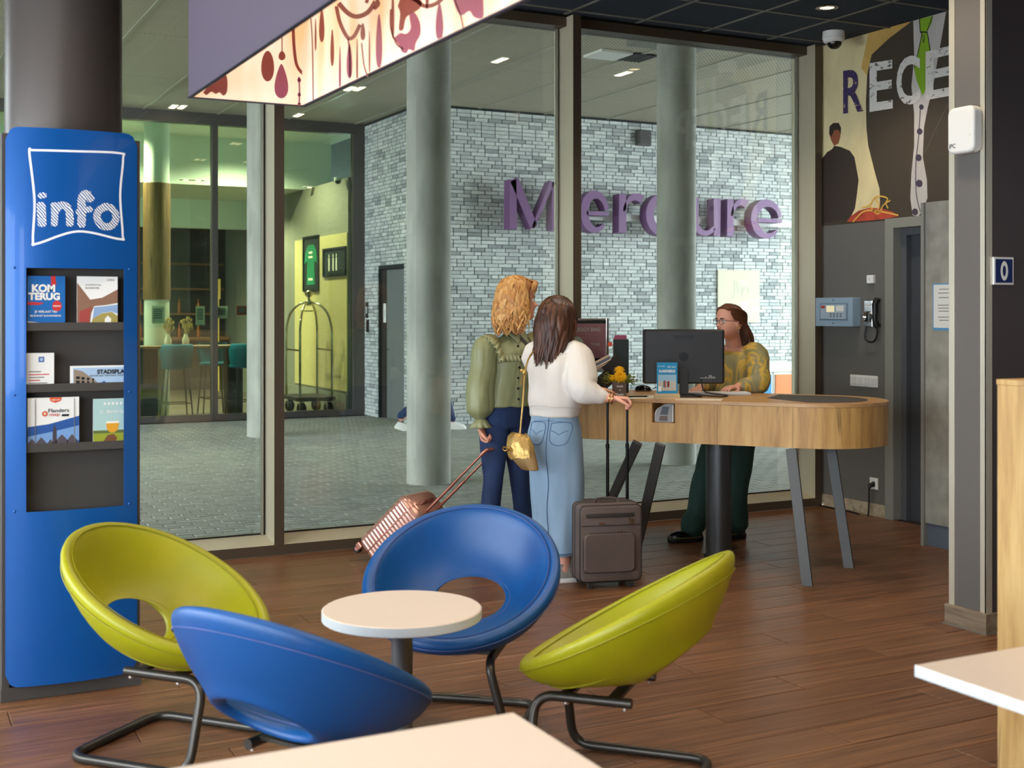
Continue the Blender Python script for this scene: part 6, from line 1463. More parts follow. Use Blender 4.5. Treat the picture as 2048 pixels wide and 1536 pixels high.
def ruffle(name, path, w_, outv, m, par, amp=.012, waves=14, th=.003):
    """wavy band: path in par space, hanging along outv"""
    P_ = [Vector(q) for q in cat(path, 14)]; n = len(P_); b = B(); up, dn = [], []
    for i, q in enumerate(P_):
        t = P_[min(i+1, n-1)]-P_[max(i-1, 0)]; o_ = Vector(outv(q, i/(n-1))); nn = t.cross(o_).normalized(); a = sin(2*pi*waves*i/(n-1))
        up.append(q); dn.append(q+o_*w_+nn*amp*a+t.normalized()*.004*cos(2*pi*waves*i/(n-1)))
    vs = []; fs = []
    for i in range(n): vs += [up[i], up[i].lerp(dn[i], .5), dn[i]]
    for i in range(n-1): o_ = i*3; fs += [[o_, o_+3, o_+4, o_+1], [o_+1, o_+4, o_+5, o_+2]]
    b.add(vs, fs); o = obj(name, b, m, par, 179, solid=th); return o
from mathutils.bvhtree import BVHTree
def surf(me): return BVHTree.FromPolygons([v.co.copy() for v in me.vertices], [list(p.vertices) for p in me.polygons])
bt = surf(bm_)
def onbody(p, dirv, off=.004):
    h = bt.ray_cast(Vector(p)+Vector(dirv)*.5, -Vector(dirv)); return (h[0]+Vector(dirv)*off) if h[0] is not None else Vector(p)
fw = Vector((0, 1, 0))
yk = [onbody((x, 0, nz-.115+.012*abs(x)*10-.03*(abs(x)/.15)**2), fw) for x in (-.13, -.09, -.045, 0, .045, .09, .13)]
ruffle('yoke_ruffle', [tuple(q) for q in yk], .04, lambda q, t: (0, .35, -1), M_sage2, bo, .010, 13)
for s, sh in ((1, shR), (-1, shL)):
    top = [onbody((sh.x+s*.004, sh.y+yy, sh.z+.1), Vector((0, 0, 1)), .0) for yy in (-.05, -.01, .03, .06)]
    top = [Vector((sh.x*.93, sh.y+yy, sh.z+.065-abs(yy-.01)*.5)) for yy in (-.085, -.04, .01, .06, .095)]+[Vector((sh.x*.86, sh.y+.115, sh.z-.02)), Vector((sh.x*.72, sh.y+.13, sh.z-.075))]
    ruffle('shoulder_ruffle', [tuple(q) for q in top], .055, lambda q, t, s=s: (s*.85, .1+t*.35, -.15-.4*t), M_sage2, bo, .010, 9)
cu = wrR.lerp(elR, .16); ax_ = (wrR-elR).normalized(); u_ = ax_.orthogonal().normalized(); v_ = ax_.cross(u_)
b = B(); rg = []
for t, r_ in ((0, .036), (.022, .046), (.05, .062)):
    rg.append([cu+ax_*t+(u_*cos(2*pi*k/48)+v_*sin(2*pi*k/48))*(r_*(1+.16*t/.05*sin(9*2*pi*k/48))) for k in range(48)])
b.rings(rg, cap1=False); obj('cuff_frill', b, M_sage2, bo, 179, solid=.003)
b = B()   # collar: two pointed flaps
for s in (1, -1):
    a0 = neck+Vector((s*.012, .075, .005)); pts = [neck+Vector((s*.004, .068, .012)), neck+Vector((s*.045, .05, .035)), neck+Vector((s*.062, .0, .045)), neck+Vector((s*.075, .01, .012)), neck+Vector((s*.07, .085, -.022)), neck+Vector((s*.05, .112, -.055)), neck+Vector((s*.02, .095, -.022))]
    b.add(pts, [list(range(7)) if s > 0 else list(range(6, -1, -1))])
obj('collar', b, M_sage2, bo, 60, solid=.006)
b = B().tube([onbody((.004, 0, z), fw, .001) for z in [lerp(nz-.03, hz+.02, k/14) for k in range(15)]], (.012), 6, flat=.2); obj('placket', b, M_sage2, bo, 60)
for k in range(6):
    q = onbody((.004, 0, lerp(nz-.06, hz+.05, k/5)), fw, .004); obj('button', B().cyl(q, q+Vector((0, .005, 0)), .008, n=12), mat('button_dark', (44, 40, 34), .3), bo)
obj('bag_strap', B().tube([onbody((x, 0, z), fw, .008) for x, z in ((-.06, nz-.01), (-.075, nz-.05), (-.095, nz-.09), (-.11, nz-.13))], [(.014, .003)]*4, 8), M_black, pB, 60)
# wavy bob of hair
M_hairb = hair_mat('hair_blonde', [(196, 138, 72), (216, 164, 96), (178, 116, 58), (228, 184, 122), (204, 150, 84), (160, 104, 54)])
scalp(hM, sB, .014, .055, -.05, 'hair_under', mat('hair_under_blonde', (168, 112, 60), .6), pB)
def hb(rnd):
    th = rnd.uniform(-1.98, 1.98)            # azimuth, 0 = back of the head
    front = abs(th) > 1.6
    up = rnd.uniform(.35, 1.0); part = -.012
    ry_ = rnd.uniform(-.075, .062); rt = (part+rnd.uniform(-.02, .02), ry_, .140-5.0*(ry_+.008)**2+rnd.uniform(-.004, .004)) if rnd.random() < .85 else (sin(th)*.062, -cos(th)*.08, .108)
    sx_, cy_ = sin(th), -cos(th); w_ = .098; dp = .122
    if front: sx_ = math.copysign(max(abs(sx_), .78), sx_); cy_ = min(cy_, .22)
    m1 = (sx_*w_*.74, cy_*dp*.72, .108); m2 = (sx_*w_*1.04, cy_*dp*.98-.006, .0)
    ln = rnd.uniform(-.195, -.12) if not front else rnd.uniform(-.19, -.08)
    e = (sx_*w_*(1.12+rnd.uniform(-.1, .14)), min(cy_*dp*(1.05+rnd.uniform(-.12, .1))-.01, .03), ln)
    return rt, e, [m1, m2, (sx_*w_*1.14, cy_*dp*1.06-.008, (ln-.0)*.55)]
b = B(); locks(b, hM, sB, None, hb, 330, .0082, .0135, 2.6, 5, seg=14); hr = obj('hair', b, M_hairb, pB, 80)
def hf(rnd):   # fringe swept over the brow
    x = rnd.uniform(-.06, .06); return (rnd.uniform(-.03, .01), .05, .115), (x*1.3+.01*rnd.uniform(-1, 1), .108-abs(x)*.7, rnd.uniform(.03, .05)), [(x*.7, .1, .1), (x*1.1, .112-abs(x)*.5, .075)]
b = B(); locks(b, hM, sB, None, hf, 46, .009, .006, 1.2, 9); obj('hair_fringe', b, M_hairb, pB, 80)

# ---------------------------------------------------------------- brunette woman with the brown case
pK, LJ, LD = setup('woman with long brown hair in a white jumper and denim midi skirt, back turned', 'person', 1113, 7.35, (.45, .89))
sK = 1.04; hM = headmat(LJ(1116, 640, 7.36), LD(.80, .60), tilt=radians(-4)); neck = LJ(1112, 690, 7.35)
shR = LJ(1156, 712, 7.28); shL = LJ(1070, 712, 7.43); elR = LJ(1168, 785, 7.16); wrR = LJ(1226, 797, 7.13); elL = LJ(1110, 790, 7.62); wrL = LJ(1170, 785, 7.75)
hip = LJ(1110, 850, 7.36); fR = LJ(1128, 1162, 7.30); fL = LJ(1100, 1152, 7.46)
bb = B(); head(bb, hM, sK); hc = hM.translation; hz, nz = hip.z, neck.z; Z = lambda f: hz+(nz-hz)*f
limb(bb, [(hc+Vector((0, -.012, -.06)), .052), (neck.lerp(hc, .35), .05), (neck+Vector((0, 0, -.03)), .06)])
torso(bb, [(hz-.08, .135, .09, 0), (hz, .14, .09, 0), (Z(.45), .105, .08, 0), (Z(.75), .125, .085, 0), (Z(.93), .12, .065, 0), (nz-.005, .06, .05, 0)], hip, neck)
limb(bb, [(shR, .043), (elR, .036), (wrR.lerp(elR, .12), .027), (wrR, .024)]); limb(bb, [(shL, .043), (elL, .036), (wrL, .024)])
hand(bb, wrR, LJ(1262, 799, 7.12)-wrR, LD(.15, -.25, -1), 1.0, -1, 1.0, 0, .8); hand(bb, wrL, LD(.9, .3, 0), LD(0, 0, -1), .3, -1)
for s, f in ((1, fR), (-1, fL)):
    limb(bb, [(hip+Vector((s*.07, 0, -.05)), .08), (hip.lerp(f, .5)+Vector((s*.03, .02, 0)), .055), (f+Vector((0, 0, .12)), .036), (f+Vector((0, 0, .06)), .035)]); yw = LD(.93, .37); limb(bb, [(f-yw*.03+Vector((0, 0, .045)), .028), (f+yw*.11+Vector((0, 0, .035)), .028)])
body = bake('body', bb, M_skinw, .0042, 2, .4, pick=lips_pick(hM, sK)); link('body', body, pK)
face_parts(pK, hM, sK, M_iris_d, mat('brow_dark', (70, 46, 32), .7))
# bracelet and ring
q0 = wrR.lerp(elR, .02); ax_ = (wrR-elR).normalized(); u_ = ax_.orthogonal().normalized(); v_ = ax_.cross(u_)
obj('bracelet', B().tube([q0+(u_*cos(2*pi*k/20)+v_*sin(2*pi*k/20))*.031+ax_*.003*(k % 2) for k in range(20)], .004, 6, True).tube([q0-ax_*.014+(u_*cos(2*pi*k/20)+v_*sin(2*pi*k/20))*.032-ax_*.003*(k % 2) for k in range(20)], .003, 6, True), M_gold, pK)
# denim midi skirt
M_lden = mat('denim_light', (140, 168, 192), .8, var=(6, .2, (1, 1, .25)), bump=(500, .15))
hem = LJ(1117, 1104, 7.37); rows = []
wz = LJ(1110, 826, 7.36).z
def ctr(z): return hip.lerp(hem, (z-hip.z)/(hem.z-hip.z))
bb = B(); R_ = []
for f_, rx, ry in ((0, .150, .150), (.05, .150, .148), (.3, .155, .140), (.6, .165, .135), (.82, .166, .138), (.93, .150, .122), (1.0, .138, .105)):
    z = lerp(hem.z, wz, f_); c = ctr(z); R_.append((z, c.x, c.y-(.012 if .6 < f_ < .9 else 0), rx, ry))
slices(bb, R_, 40, 5, 2.1)
sk_me = bake('skirt', bb, M_lden, .007, 2, .5, fold_fn(.011, 11, (1, 1, .22), 7, lambda c: min(1, max(0.1, (wz-.05-c.z)*1.6)))); so = link('skirt', sk_me, pK)
bt = surf(sk_me); bk_ = Vector((0, -1, 0))
M_dst = mat('denim_stitch', (78, 108, 142), .85)
def skln(name, pts, r_=.0025): return obj(name, B().tube([onbody((x, 0, z), bk_, .001) for x, z in pts], r_, 6), M_dst, so)
for cx_ in (-.07, .07):
    P_ = [(cx_-.05, wz-.05), (cx_+.05, wz-.05), (cx_+.047, wz-.15), (cx_, wz-.175), (cx_-.047, wz-.15), (cx_-.05, wz-.05)]
    skln('pocket_seam', cat(P_, 4)); skln('pocket_stitch', [(cx_-.045, wz-.09), (cx_-.02, wz-.1), (cx_, wz-.115), (cx_+.02, wz-.1), (cx_+.045, wz-.09)], .002)
skln('back_seam', [(0.005*sin(k), lerp(wz-.02, hem.z+.02, k/16)) for k in range(17)], .003); skln('yoke_seam', [(x, wz-.035-.02*abs(x)*4) for x in [-.1, -.06, -.02, .02, .06, .1]], .002)
q = B(); n = 40; cH = ctr(hem.z+.012); q.tube([bt.find_nearest(Vector((cH.x+.18*cos(2*pi*k/n), cH.y+.18*sin(2*pi*k/n), hem.z+.014)))[0] for k in range(n)], (.0045), 6, True); obj('hem_band', q, M_dst, so)
obj('zip_pull', B().box((-.006, -.004, -.05), (.006, .004, .05)), M_black, so, None, .002, loc=bt.ray_cast(ctr(.33)+Vector((.5, 0, 0)), Vector((-1, 0, 0)))[0]+Vector((.004, 0, 0)))
# sneakers
M_snk = mat('sneaker_grey', (150, 148, 140), .7, var=(40, .3)); M_sole = mat('sole_white', (232, 232, 226), .6)
for f in (fR, fL):
    yw = LD(.93, .37); a0 = math.atan2(yw.y, yw.x)-pi/2
    sh = obj('sneaker', B().rings([[(rx*cos(a), .055+oy+ry*sin(a), z) for a in [2*pi*j/22 for j in range(22)]] for rx, ry, oy, z in ((.041, .128, 0, .022), (.042, .128, 0, .035), (.038, .115, -.01, .055), (.032, .075, -.04, .08), (.033, .055, -.06, .105), (.03, .05, -.062, .108))]), M_snk, pK, 50, loc=(f.x, f.y, 0), rotz=a0)
    obj('sole', B().rings([[(rx*cos(a), .055+ry*sin(a), z) for a in [2*pi*j/22 for j in range(22)]] for rx, ry, z in ((.042, .13, 0), (.045, .134, .008), (.044, .132, .024), (.04, .125, .026))]), M_sole, sh, 40)
    for k in range(4): obj('lace', B().tube([(-.022, .06-.022*k, .066+.010*k), (0, .062-.022*k, .078+.009*k), (.022, .06-.022*k, .066+.010*k)], .0035, 6), M_white, sh)
# white jumper with batwing sleeves
M_knit = mat('white_knit', (228, 221, 210), .8, bump=(300, .15, (1, 1, 4)))
bb = B(); torso(bb, [(wz-.02, .146, .118, 0), (wz+.03, .155, .124, 0), (wz+.07, .162, .132, -.005), (Z(.5), .155, .13, -.008), (Z(.75), .162, .13, -.004), (Z(.9), .15, .095, 0), (nz-.02, .09, .07, 0), (nz+.0, .065, .058, 0)], hip, neck)
limb(bb, [(shR.lerp(neck, .35), .07), (shR, .082), (shR.lerp(elR, .5), .095), (elR+Vector((0, 0, .02)), .085), (elR.lerp(wrR, .45), .058), (elR.lerp(wrR, .66), .047)], 18)
limb(bb, [(shR.lerp(hip, .25), .08), (shR.lerp(elR, .55)+Vector((-.03, 0, -.03)), .085), (elR, .07)], 16)
limb(bb, [(shL.lerp(neck, .35), .07), (shL, .08), (shL.lerp(elL, .5), .085), (elL, .07), (elL.lerp(wrL, .6), .05)], 16)
km = bake('jumper', bb, M_knit, .007, 4, .5, fold_fn(.0075, 9, (1, 1, .55), 12)); ko = link('jumper', km, pK)
bt = surf(km)
q = B(); n = 40; c0 = hip.lerp(neck, (wz+.012-hz)/(nz-hz)); q.tube([bt.find_nearest(Vector((c0.x+.2*cos(2*pi*k/n), c0.y+.2*sin(2*pi*k/n), wz+.025)))[0] for k in range(n)], (.004), 6, True); obj('waist_rib', q, mat('knit_rib', (216, 208, 196), .85), ko)
M_hairk = hair_mat('hair_brown', [(70, 42, 28), (88, 54, 36), (56, 34, 24), (104, 64, 42), (76, 46, 32), (62, 38, 28)])
scalp(hM, sK, .014, .05, -.06, 'hair_under', mat('hair_under_brown', (58, 36, 26), .5), pK)
def hk(rnd):
    th = rnd.uniform(-2.75, 2.75); sx_, cy_ = sin(th), -cos(th); w_ = .094; dp = .118
    if abs(th) > 2.0: sx_ = math.copysign(max(abs(sx_), .86), sx_); cy_ = min(cy_, .35)
    ry_ = rnd.uniform(-.075, .06); rt = (rnd.uniform(-.012, .012), ry_, .137-4.0*(ry_+.008)**2-abs(rnd.uniform(-.004, .004)))
    ln = rnd.uniform(-.285, -.2) if abs(th) < 1.5 else rnd.uniform(-.25, -.15)
    return rt, (sx_*w_*rnd.uniform(.82, 1.12), cy_*dp*rnd.uniform(.85, 1.02)-.02, ln), [(sx_*w_*.86, cy_*dp*.84, .084), (sx_*w_*1.06, cy_*dp-.004, .0), (sx_*w_*1.05, cy_*dp*.96-.012, -.11)]
b = B(); locks(b, hM, sK, None, hk, 260, .0098, .009, 1.5, 15, seg=14); obj('hair', b, M_hairk, pK, 80)
obj('hair_clip', B().tube([hM @ Vector((.098, .03, .03)), hM @ Vector((.1, .05, .02)), hM @ Vector((.096, .065, .006))], .006, 8), M_black, pK, 60)

# ---------------------------------------------------------------- receptionist
pC, LJ, LD = setup('receptionist in glasses and an olive patterned blouse standing behind the monitor', 'person', 1462, 8.66, (-.55, -.83))
sC = 1.0; hM = headmat(LJ(1459, 643, 8.60), LD(-.86, -.5), tilt=radians(3)); neck = LJ(1468, 690, 8.68)
shR = LJ(1434, 712, 8.76); shL = LJ(1514, 710, 8.56); elL = LJ(1517, 768, 8.44); wrL = LJ(1474, 774, 8.34); elR = LJ(1412, 765, 8.62); wrR = LJ(1400, 776, 8.40)
hip = LJ(1458, 848, 8.70); kR = LJ(1404, 975, 8.62); kL = LJ(1474, 975, 8.66); fR = LJ(1386, 1078, 8.58); fL = LJ(1472, 1074, 8.70)
fR.z = 0; fL.z = 0
bb = B(); head(bb, hM, sC); hc = hM.translation; hz, nz = hip.z, neck.z; Z = lambda f: hz+(nz-hz)*f
limb(bb, [(hc+Vector((0, -.012, -.06)), .055), (neck.lerp(hc, .35), .052), (neck+Vector((0, 0, -.03)), .062)])
torso(bb, [(hz-.08, .145, .1, 0), (hz, .15, .1, 0), (Z(.45), .125, .09, 0), (Z(.75), .14, .1, 0), (Z(.93), .13, .07, 0), (nz-.005, .065, .055, 0)], hip, neck)
limb(bb, [(shR, .046), (elR, .038), (wrR, .026)]); limb(bb, [(shL, .046), (elL, .04), (wrL.lerp(elL, .12), .028), (wrL, .026)])
hand(bb, wrL, LJ(1444, 776, 8.24)-wrL, LD(0, 0, -1), .35, 1, 1.0, .3); hand(bb, wrR, LD(-.3, -.9), LD(0, 0, -1), .35, -1, 1.0)
for s, k, f in ((1, kR, fR), (-1, kL, fL)):
    limb(bb, [(hip+Vector((s*.08, 0, -.05)), .085), (k, .056), (f+Vector((0, 0, .12)), .038), (f+Vector((0, 0, .06)), .036)]); yw = LD(-.95, -.3); limb(bb, [(f-yw*.02+Vector((0, 0, .05)), .03), (f+yw*.11+Vector((0, 0, .045)), .03)])
body = bake('body', bb, M_skinc, .0042, 2, .4, pick=lips_pick(hM, sC)); link('body', body, pC)
face_parts(pC, hM, sC, M_iris_d, mat('brow_brown', (88, 56, 38), .7))
# glasses, earring
gl = B()
for s in (-1, 1): gl.tube([hM @ Vector((s*.033+.024*cos(a), .101-.004*abs(cos(a)), -.006+.020*sin(a))) for a in [2*pi*k/24 for k in range(24)]], .0018, 6, True)
gl.tube([hM @ Vector((x, .104, .0)) for x in (-.01, 0, .01)], .0018, 6)
for s in (-1, 1): gl.tube([hM @ Vector(q) for q in ((s*.057, .098, .002), (s*.076, .05, .002), (s*.079, -.005, .0), (s*.08, -.015, -.012))], .0018, 6)
obj('glasses', gl, mat('glasses_rim', (74, 66, 60), .3, .6), pC); 
for s in (-1, 1): obj('earring', B().tube([hM @ Vector((s*.083, -.008, -.042))+Vector((.008*cos(a), 0, .01*sin(a))) for a in [2*pi*k/14 for k in range(14)]], .002, 6, True), M_gold, pC)
M_trou = mat('trouser_green', (24, 56, 46), .75, bump=(300, .08))
bb = B(); torso(bb, [(hz-.13, .165, .125, -.01), (hz-.05, .175, .125, -.01), (hz+.05, .16, .11, 0)], hip, neck)
for s, k, f in ((1, kR, fR), (-1, kL, fL)):
    h0 = hip+Vector((s*.09, -.01, -.09)); limb(bb, [(h0, .1), (h0.lerp(k, .5), .092), (k, .08), (k.lerp(f, .5), .08), (f+Vector((0, .0, .13)), .084), (f+Vector((0, 0, .085)), .085)], 18)
tm = bake('trousers', bb, M_trou, .008, 3, .5, fold_fn(.008, 12, (1, 1, .4), 23)); link('trousers', tm, pC)
M_pat = mat('patent_black', (14, 12, 12), .2)
for f in (fR, fL):
    yw = LD(-.95, -.3); a0 = math.atan2(yw.y, yw.x)-pi/2
    sh = obj('shoe', B().rings([[(rx*cos(a), .055+oy+ry*sin(a), z) for a in [2*pi*j/22 for j in range(22)]] for rx, ry, oy, z in ((.043, .128, 0, .03), (.044, .128, 0, .042), (.04, .118, -.004, .06), (.03, .09, -.02, .075))]), M_pat, pC, 50, loc=(f.x, f.y, 0), rotz=a0)
    obj('sole', B().rings([[(rx*cos(a), .055+ry*sin(a), z) for a in [2*pi*j/22 for j in range(22)]] for rx, ry, z in ((.043, .13, 0), (.046, .134, .006), (.046, .133, .03), (.042, .128, .034))]), M_black, sh, 40)
    for k in range(2): obj('strap', B().tube([(-.042, .05-.045*k, .055), (0, .05-.045*k, .085+.012*k), (.042, .05-.045*k, .055)], .006, 8), M_pat, sh)
    obj('welt', B().tube([(.0455*cos(a), .055+.1335*sin(a), .033) for a in [2*pi*j/30 for j in range(30)]], .0015, 5, True), mat('welt_yellow', (170, 150, 80), .6), sh)
# patterned blouse
m, N, L, p = new_mat('olive_print'); p.inputs['Roughness'].default_value = .6; tc = N.new('ShaderNodeTexCoord'); mp = N.new('ShaderNodeMapping'); mp.inputs['Scale'].default_value = (1, 1, .6); mp.inputs['Rotation'].default_value = (.4, .5, .3); L.new(tc.outputs['Object'], mp.inputs[0])
n = N.new('ShaderNodeTexNoise'); n.inputs['Scale'].default_value = 5; n.inputs['Detail'].default_value = 2; n.inputs['Distortion'].default_value = 1.4; L.new(mp.outputs[0], n.inputs[0]); r = N.new('ShaderNodeValToRGB'); L.new(n.outputs[0], r.inputs[0]); cr = r.color_ramp
for k in range(4): cr.elements.new(.5)
for e, (po, c) in zip(cr.elements, ((.30, (126, 124, 88)), (.42, (150, 140, 84)), (.48, (214, 174, 62)), (.53, (150, 136, 92)), (.6, (130, 134, 104)), (.7, (206, 166, 64)))): e.position = po; e.color = (*lin(c), 1)
L.new(r.outputs[0], p.inputs['Base Color']); M_olive = m
bb = B(); torso(bb, [(hz+.02, .17, .135, .0), (Z(.3), .165, .13, .004), (Z(.6), .172, .14, .012), (Z(.8), .175, .13, .006), (Z(.93), .15, .09, 0), (nz-.05, .115, .08, -.008), (nz-.03, .092, .066, -.022), (nz-.01, .074, .054, -.03)], hip, neck)
limb(bb, [(shL.lerp(neck, .3), .07), (shL, .078), (shL.lerp(elL, .5), .08), (elL, .075), (elL.lerp(wrL, .5), .062), (elL.lerp(wrL, .8), .045)], 16); limb(bb, [(shR.lerp(neck, .3), .07), (shR, .078), (shR.lerp(elR, .5), .078), (elR, .07), (elR.lerp(wrR, .75), .045)], 16)
om = bake('blouse', bb, M_olive, .007, 3, .5, fold_fn(.0085, 11, (1, 1, .5), 31)); link('blouse', om, pC)
M_hairc = hair_mat('hair_auburn', [(94, 56, 36), (112, 68, 44), (82, 50, 34), (122, 78, 52)])
scalp(hM, sC, .007, .005, -.02, 'hair_under', mat('hair_under_auburn', (90, 56, 38), .45), pC)
def hcf(rnd):
    th = rnd.uniform(-1.5, 1.5); k = rnd.random(); x0 = rnd.uniform(-.06, .06)
    return (x0*.9, .082-abs(x0)*.45, .088-abs(x0)*.25), (x0*.35, -.125, -.0+rnd.uniform(-.02, .02)), [(x0*1.28, .03, .119-abs(x0)*.5), (x0*1.3, -.05, .105-abs(x0)*.6), (x0*.8, -.108, .045)]
b = B(); locks(b, hM, sC, None, hcf, 110, .0085, .002, 1, 25); obj('hair', b, M_hairc, pC, 80)
def hct(rnd):
    x0 = rnd.uniform(-.035, .05); return (x0*.6, -.118, .01), (x0*1.5+rnd.uniform(-.02, .02), -.185+rnd.uniform(-.015, .01), rnd.uniform(-.27, -.2)), [(x0, -.15, -.05), (x0*1.3, -.175, -.13)]
b = B(); locks(b, hM, sC, None, hct, 50, .009, .006, 1.2, 27); obj('ponytail', b, M_hairc, pC, 80)
def hcs(rnd):
    s = rnd.choice([-1, 1]); z0 = rnd.uniform(-.02, .075); y0 = min(.05, .012+.75*(z0+.02)); return (s*(.077-.42*max(0, z0-.03)), y0, z0+.018), (s*.03, -.125, -.02+rnd.uniform(-.02, .03)), [(s*.087, y0-.035, z0+.014), (s*.08, -.07, z0-.01)]
b = B(); locks(b, hM, sC, None, hcs, 80, .008, .002, 1, 29); obj('hair_side', b, M_hairc, pC, 80)

# ---------------------------------------------------------------- someone walking past outside, mostly behind the round column
pW, LJ, LD = setup('passer by in dark jeans and white trainers walking behind the round canopy column', 'person', 856, 16.6, (1, .05))
hM = headmat(LJ(856, 628, 16.6), LD(1, 0)); neck = Vector((0, 0, 1.44)); hip = Vector((0, 0, .93)); hz, nz = hip.z, neck.z; Z = lambda f: hz+(nz-hz)*f
hM = headmat(Vector((0, .02, 1.58)), Vector((0, 1, 0)))
aF = Vector((-.09, .32, .0)); aB = Vector((.09, -.36, .06))
bb = B(); head(bb, hM, 1.0); limb(bb, [(Vector((0, .01, 1.52)), .05), (Vector((0, 0, 1.42)), .06)])
torso(bb, [(hz-.08, .14, .1, 0), (Z(.45), .13, .095, 0), (Z(.93), .14, .07, 0), (nz-.005, .06, .05, 0)], hip, neck)
for s in (1, -1):
    limb(bb, [(Vector((s*.18, 0, 1.36)), .045), (Vector((s*.22, -s*.08, 1.1)), .036), (Vector((s*.2, s*.06, .9)), .026)]); hand(bb, Vector((s*.2, s*.06, .9)), (0, .15, -1), (-s, 0, 0), .6, 1)
for s, a, k in ((-1, aF, Vector((-.09, .2, .5))), (1, aB, Vector((.09, -.06, .48)))): limb(bb, [(Vector((s*.08, 0, .88)), .08), (k, .05), (a+Vector((0, 0, .09)), .034)])
link('body', bake('body', bb, M_skinw, .006, 2, .4, pick=lips_pick(hM, 1.0)), pW)
bb = B(); torso(bb, [(hz-.12, .16, .12, 0), (hz+.05, .155, .11, 0)], hip, neck)
for s, a, k in ((-1, aF, Vector((-.09, .2, .5))), (1, aB, Vector((.09, -.06, .48)))): limb(bb, [(Vector((s*.085, 0, .86)), .095), (k, .066), (a+Vector((0, 0, .13)), .055)])
link('jeans', bake('jeans', bb, M_denim, .01, 2), pW)
bb = B(); torso(bb, [(hz, .17, .13, 0), (Z(.5), .165, .125, 0), (Z(.8), .175, .12, 0), (Z(.94), .15, .085, 0), (nz, .065, .058, 0)], hip, neck)
for s in (1, -1): limb(bb, [(Vector((s*.15, 0, 1.36)), .07), (Vector((s*.22, -s*.08, 1.1)), .055), (Vector((s*.2, s*.05, .93)), .042)])
link('jacket', bake('jacket', bb, mat('jacket_grey', (90, 92, 96), .8), .01, 2), pW)
scalp(hM, 1.0, .012, .05, -.04, 'hair', mat('hair_walker', (60, 44, 34), .6), pW); face_parts(pW, hM, 1.0, M_iris_d, mat('brow_walker', (60, 44, 34), .7))
for a in (aF, aB):
    sh = obj('trainer', B().rings([[(rx*cos(q), .05+oy+ry*sin(q), z) for q in [2*pi*j/18 for j in range(18)]] for rx, ry, oy, z in ((.044, .14, 0, 0), (.046, .142, 0, .03), (.04, .12, -.01, .06), (.034, .07, -.05, .095))]), M_white, pW, 50, loc=(a.x, a.y, a.z-.05 if a.z > .01 else 0))
    if a.z > .01: sh.rotation_euler.x = radians(-18)
# ================================================================== LUGGAGE AND BAG
def basis(o, x, y, z): return Matrix(((x.x, y.x, z.x, o.x), (x.y, y.y, z.y, o.y), (x.z, y.z, z.z, o.z), (0, 0, 0, 1)))
# pink hard shell case on its wheels, tipped towards the hand
wp = W(-.86, 7.98, .035); hp = J(970, 884, 7.6)
az = (hp-wp).normalized(); axh = Vector((az.x, az.y, 0)).normalized(); wx = Vector((-axh.y, axh.x, 0)); ny = az.cross(wx)
pk = bpy.data.objects.new('pink_suitcase', None); COL.objects.link(pk); pk.matrix_world = basis(wp, wx, ny, az); tag(pk, 'rose gold ribbed hard shell suitcase tipped on its wheels by the blonde woman', 'suitcase')
M_rose = mat('rose_gold_shell', (206, 158, 142), .26, .55); M_rose2 = mat('rose_gold_trim', (188, 128, 112), .25, .7)
SW, SD, SH = .34, .21, .48
b = B(); rg = []; n = 60
for k in range(n+1):
    t = k/n; e = min(t, 1-t)*n/5; inset = .03*(1-min(1, e))**2; rib = .005*(.5-.5*cos(2*pi*t*17)) if .06 < t < .94 else 0
    rg.append([(x, y, .03+t*SH) for x, y in rrect(-SW/2+inset-rib+.004, -SD/2+inset-rib+.004, SW/2-inset+rib-.004, SD/2-inset+rib-.004, .045, 5)])
b.rings(rg); obj('shell', b, M_rose, pk, 50)
obj('zip_band', B().rings([[(x*s, y, z) for x, z in [(px_, pz_+.03+SH/2) for px_, pz_ in rrect(-SW/2-.002, -SH/2-.002, SW/2+.002, SH/2+.002, .05)]] for s, y in ((1, -.004), (1, .004))]), M_rose2, pk, 40)
for sx_ in (-1, 1):
    for sy_ in (-1, 1):
        obj('wheel_housing', B().box((sx_*.13-.022, sy_*.075-.022, .0), (sx_*.13+.022, sy_*.075+.022, .036)), M_rose2, pk, None, .006)
        w_ = obj('wheel', B().lathe([(.006, -.012), (.026, -.012), (.029, -.008), (.029, .008), (.026, .012), (.006, .012)], n=18), M_gasket, pk, 40, loc=(sx_*.13, sy_*.075, -.012)); w_.rotation_euler = (0, pi/2, 0)
        obj('hub', B().cyl((0, 0, -.0135), (0, 0, .0135), .014, n=12), M_rose2, w_)
HL = (hp-wp).length
for s in (-1, 1): obj('handle_rod', B().cyl((s*.065, -.06, SH+.0), (s*.065, -.06, SH+.30), .0095, n=10).cyl((s*.065, -.06, SH+.30), (s*.065, -.06, HL-.03), .0075, n=10), M_rose2, pk)
obj('handle_grip', B().tube(roundpath([(-.065, -.06, HL-.035), (-.065, -.06, HL), (.065, -.06, HL), (.065, -.06, HL-.035)], .02), .012, 10), M_rose2, pk)
obj('carry_handle', B().tube(roundpath([(-.07, .0, SH+.025), (-.06, .0, SH+.055), (.06, .0, SH+.055), (.07, .0, SH+.025)], .02), .009, 8), M_rose2, pk)
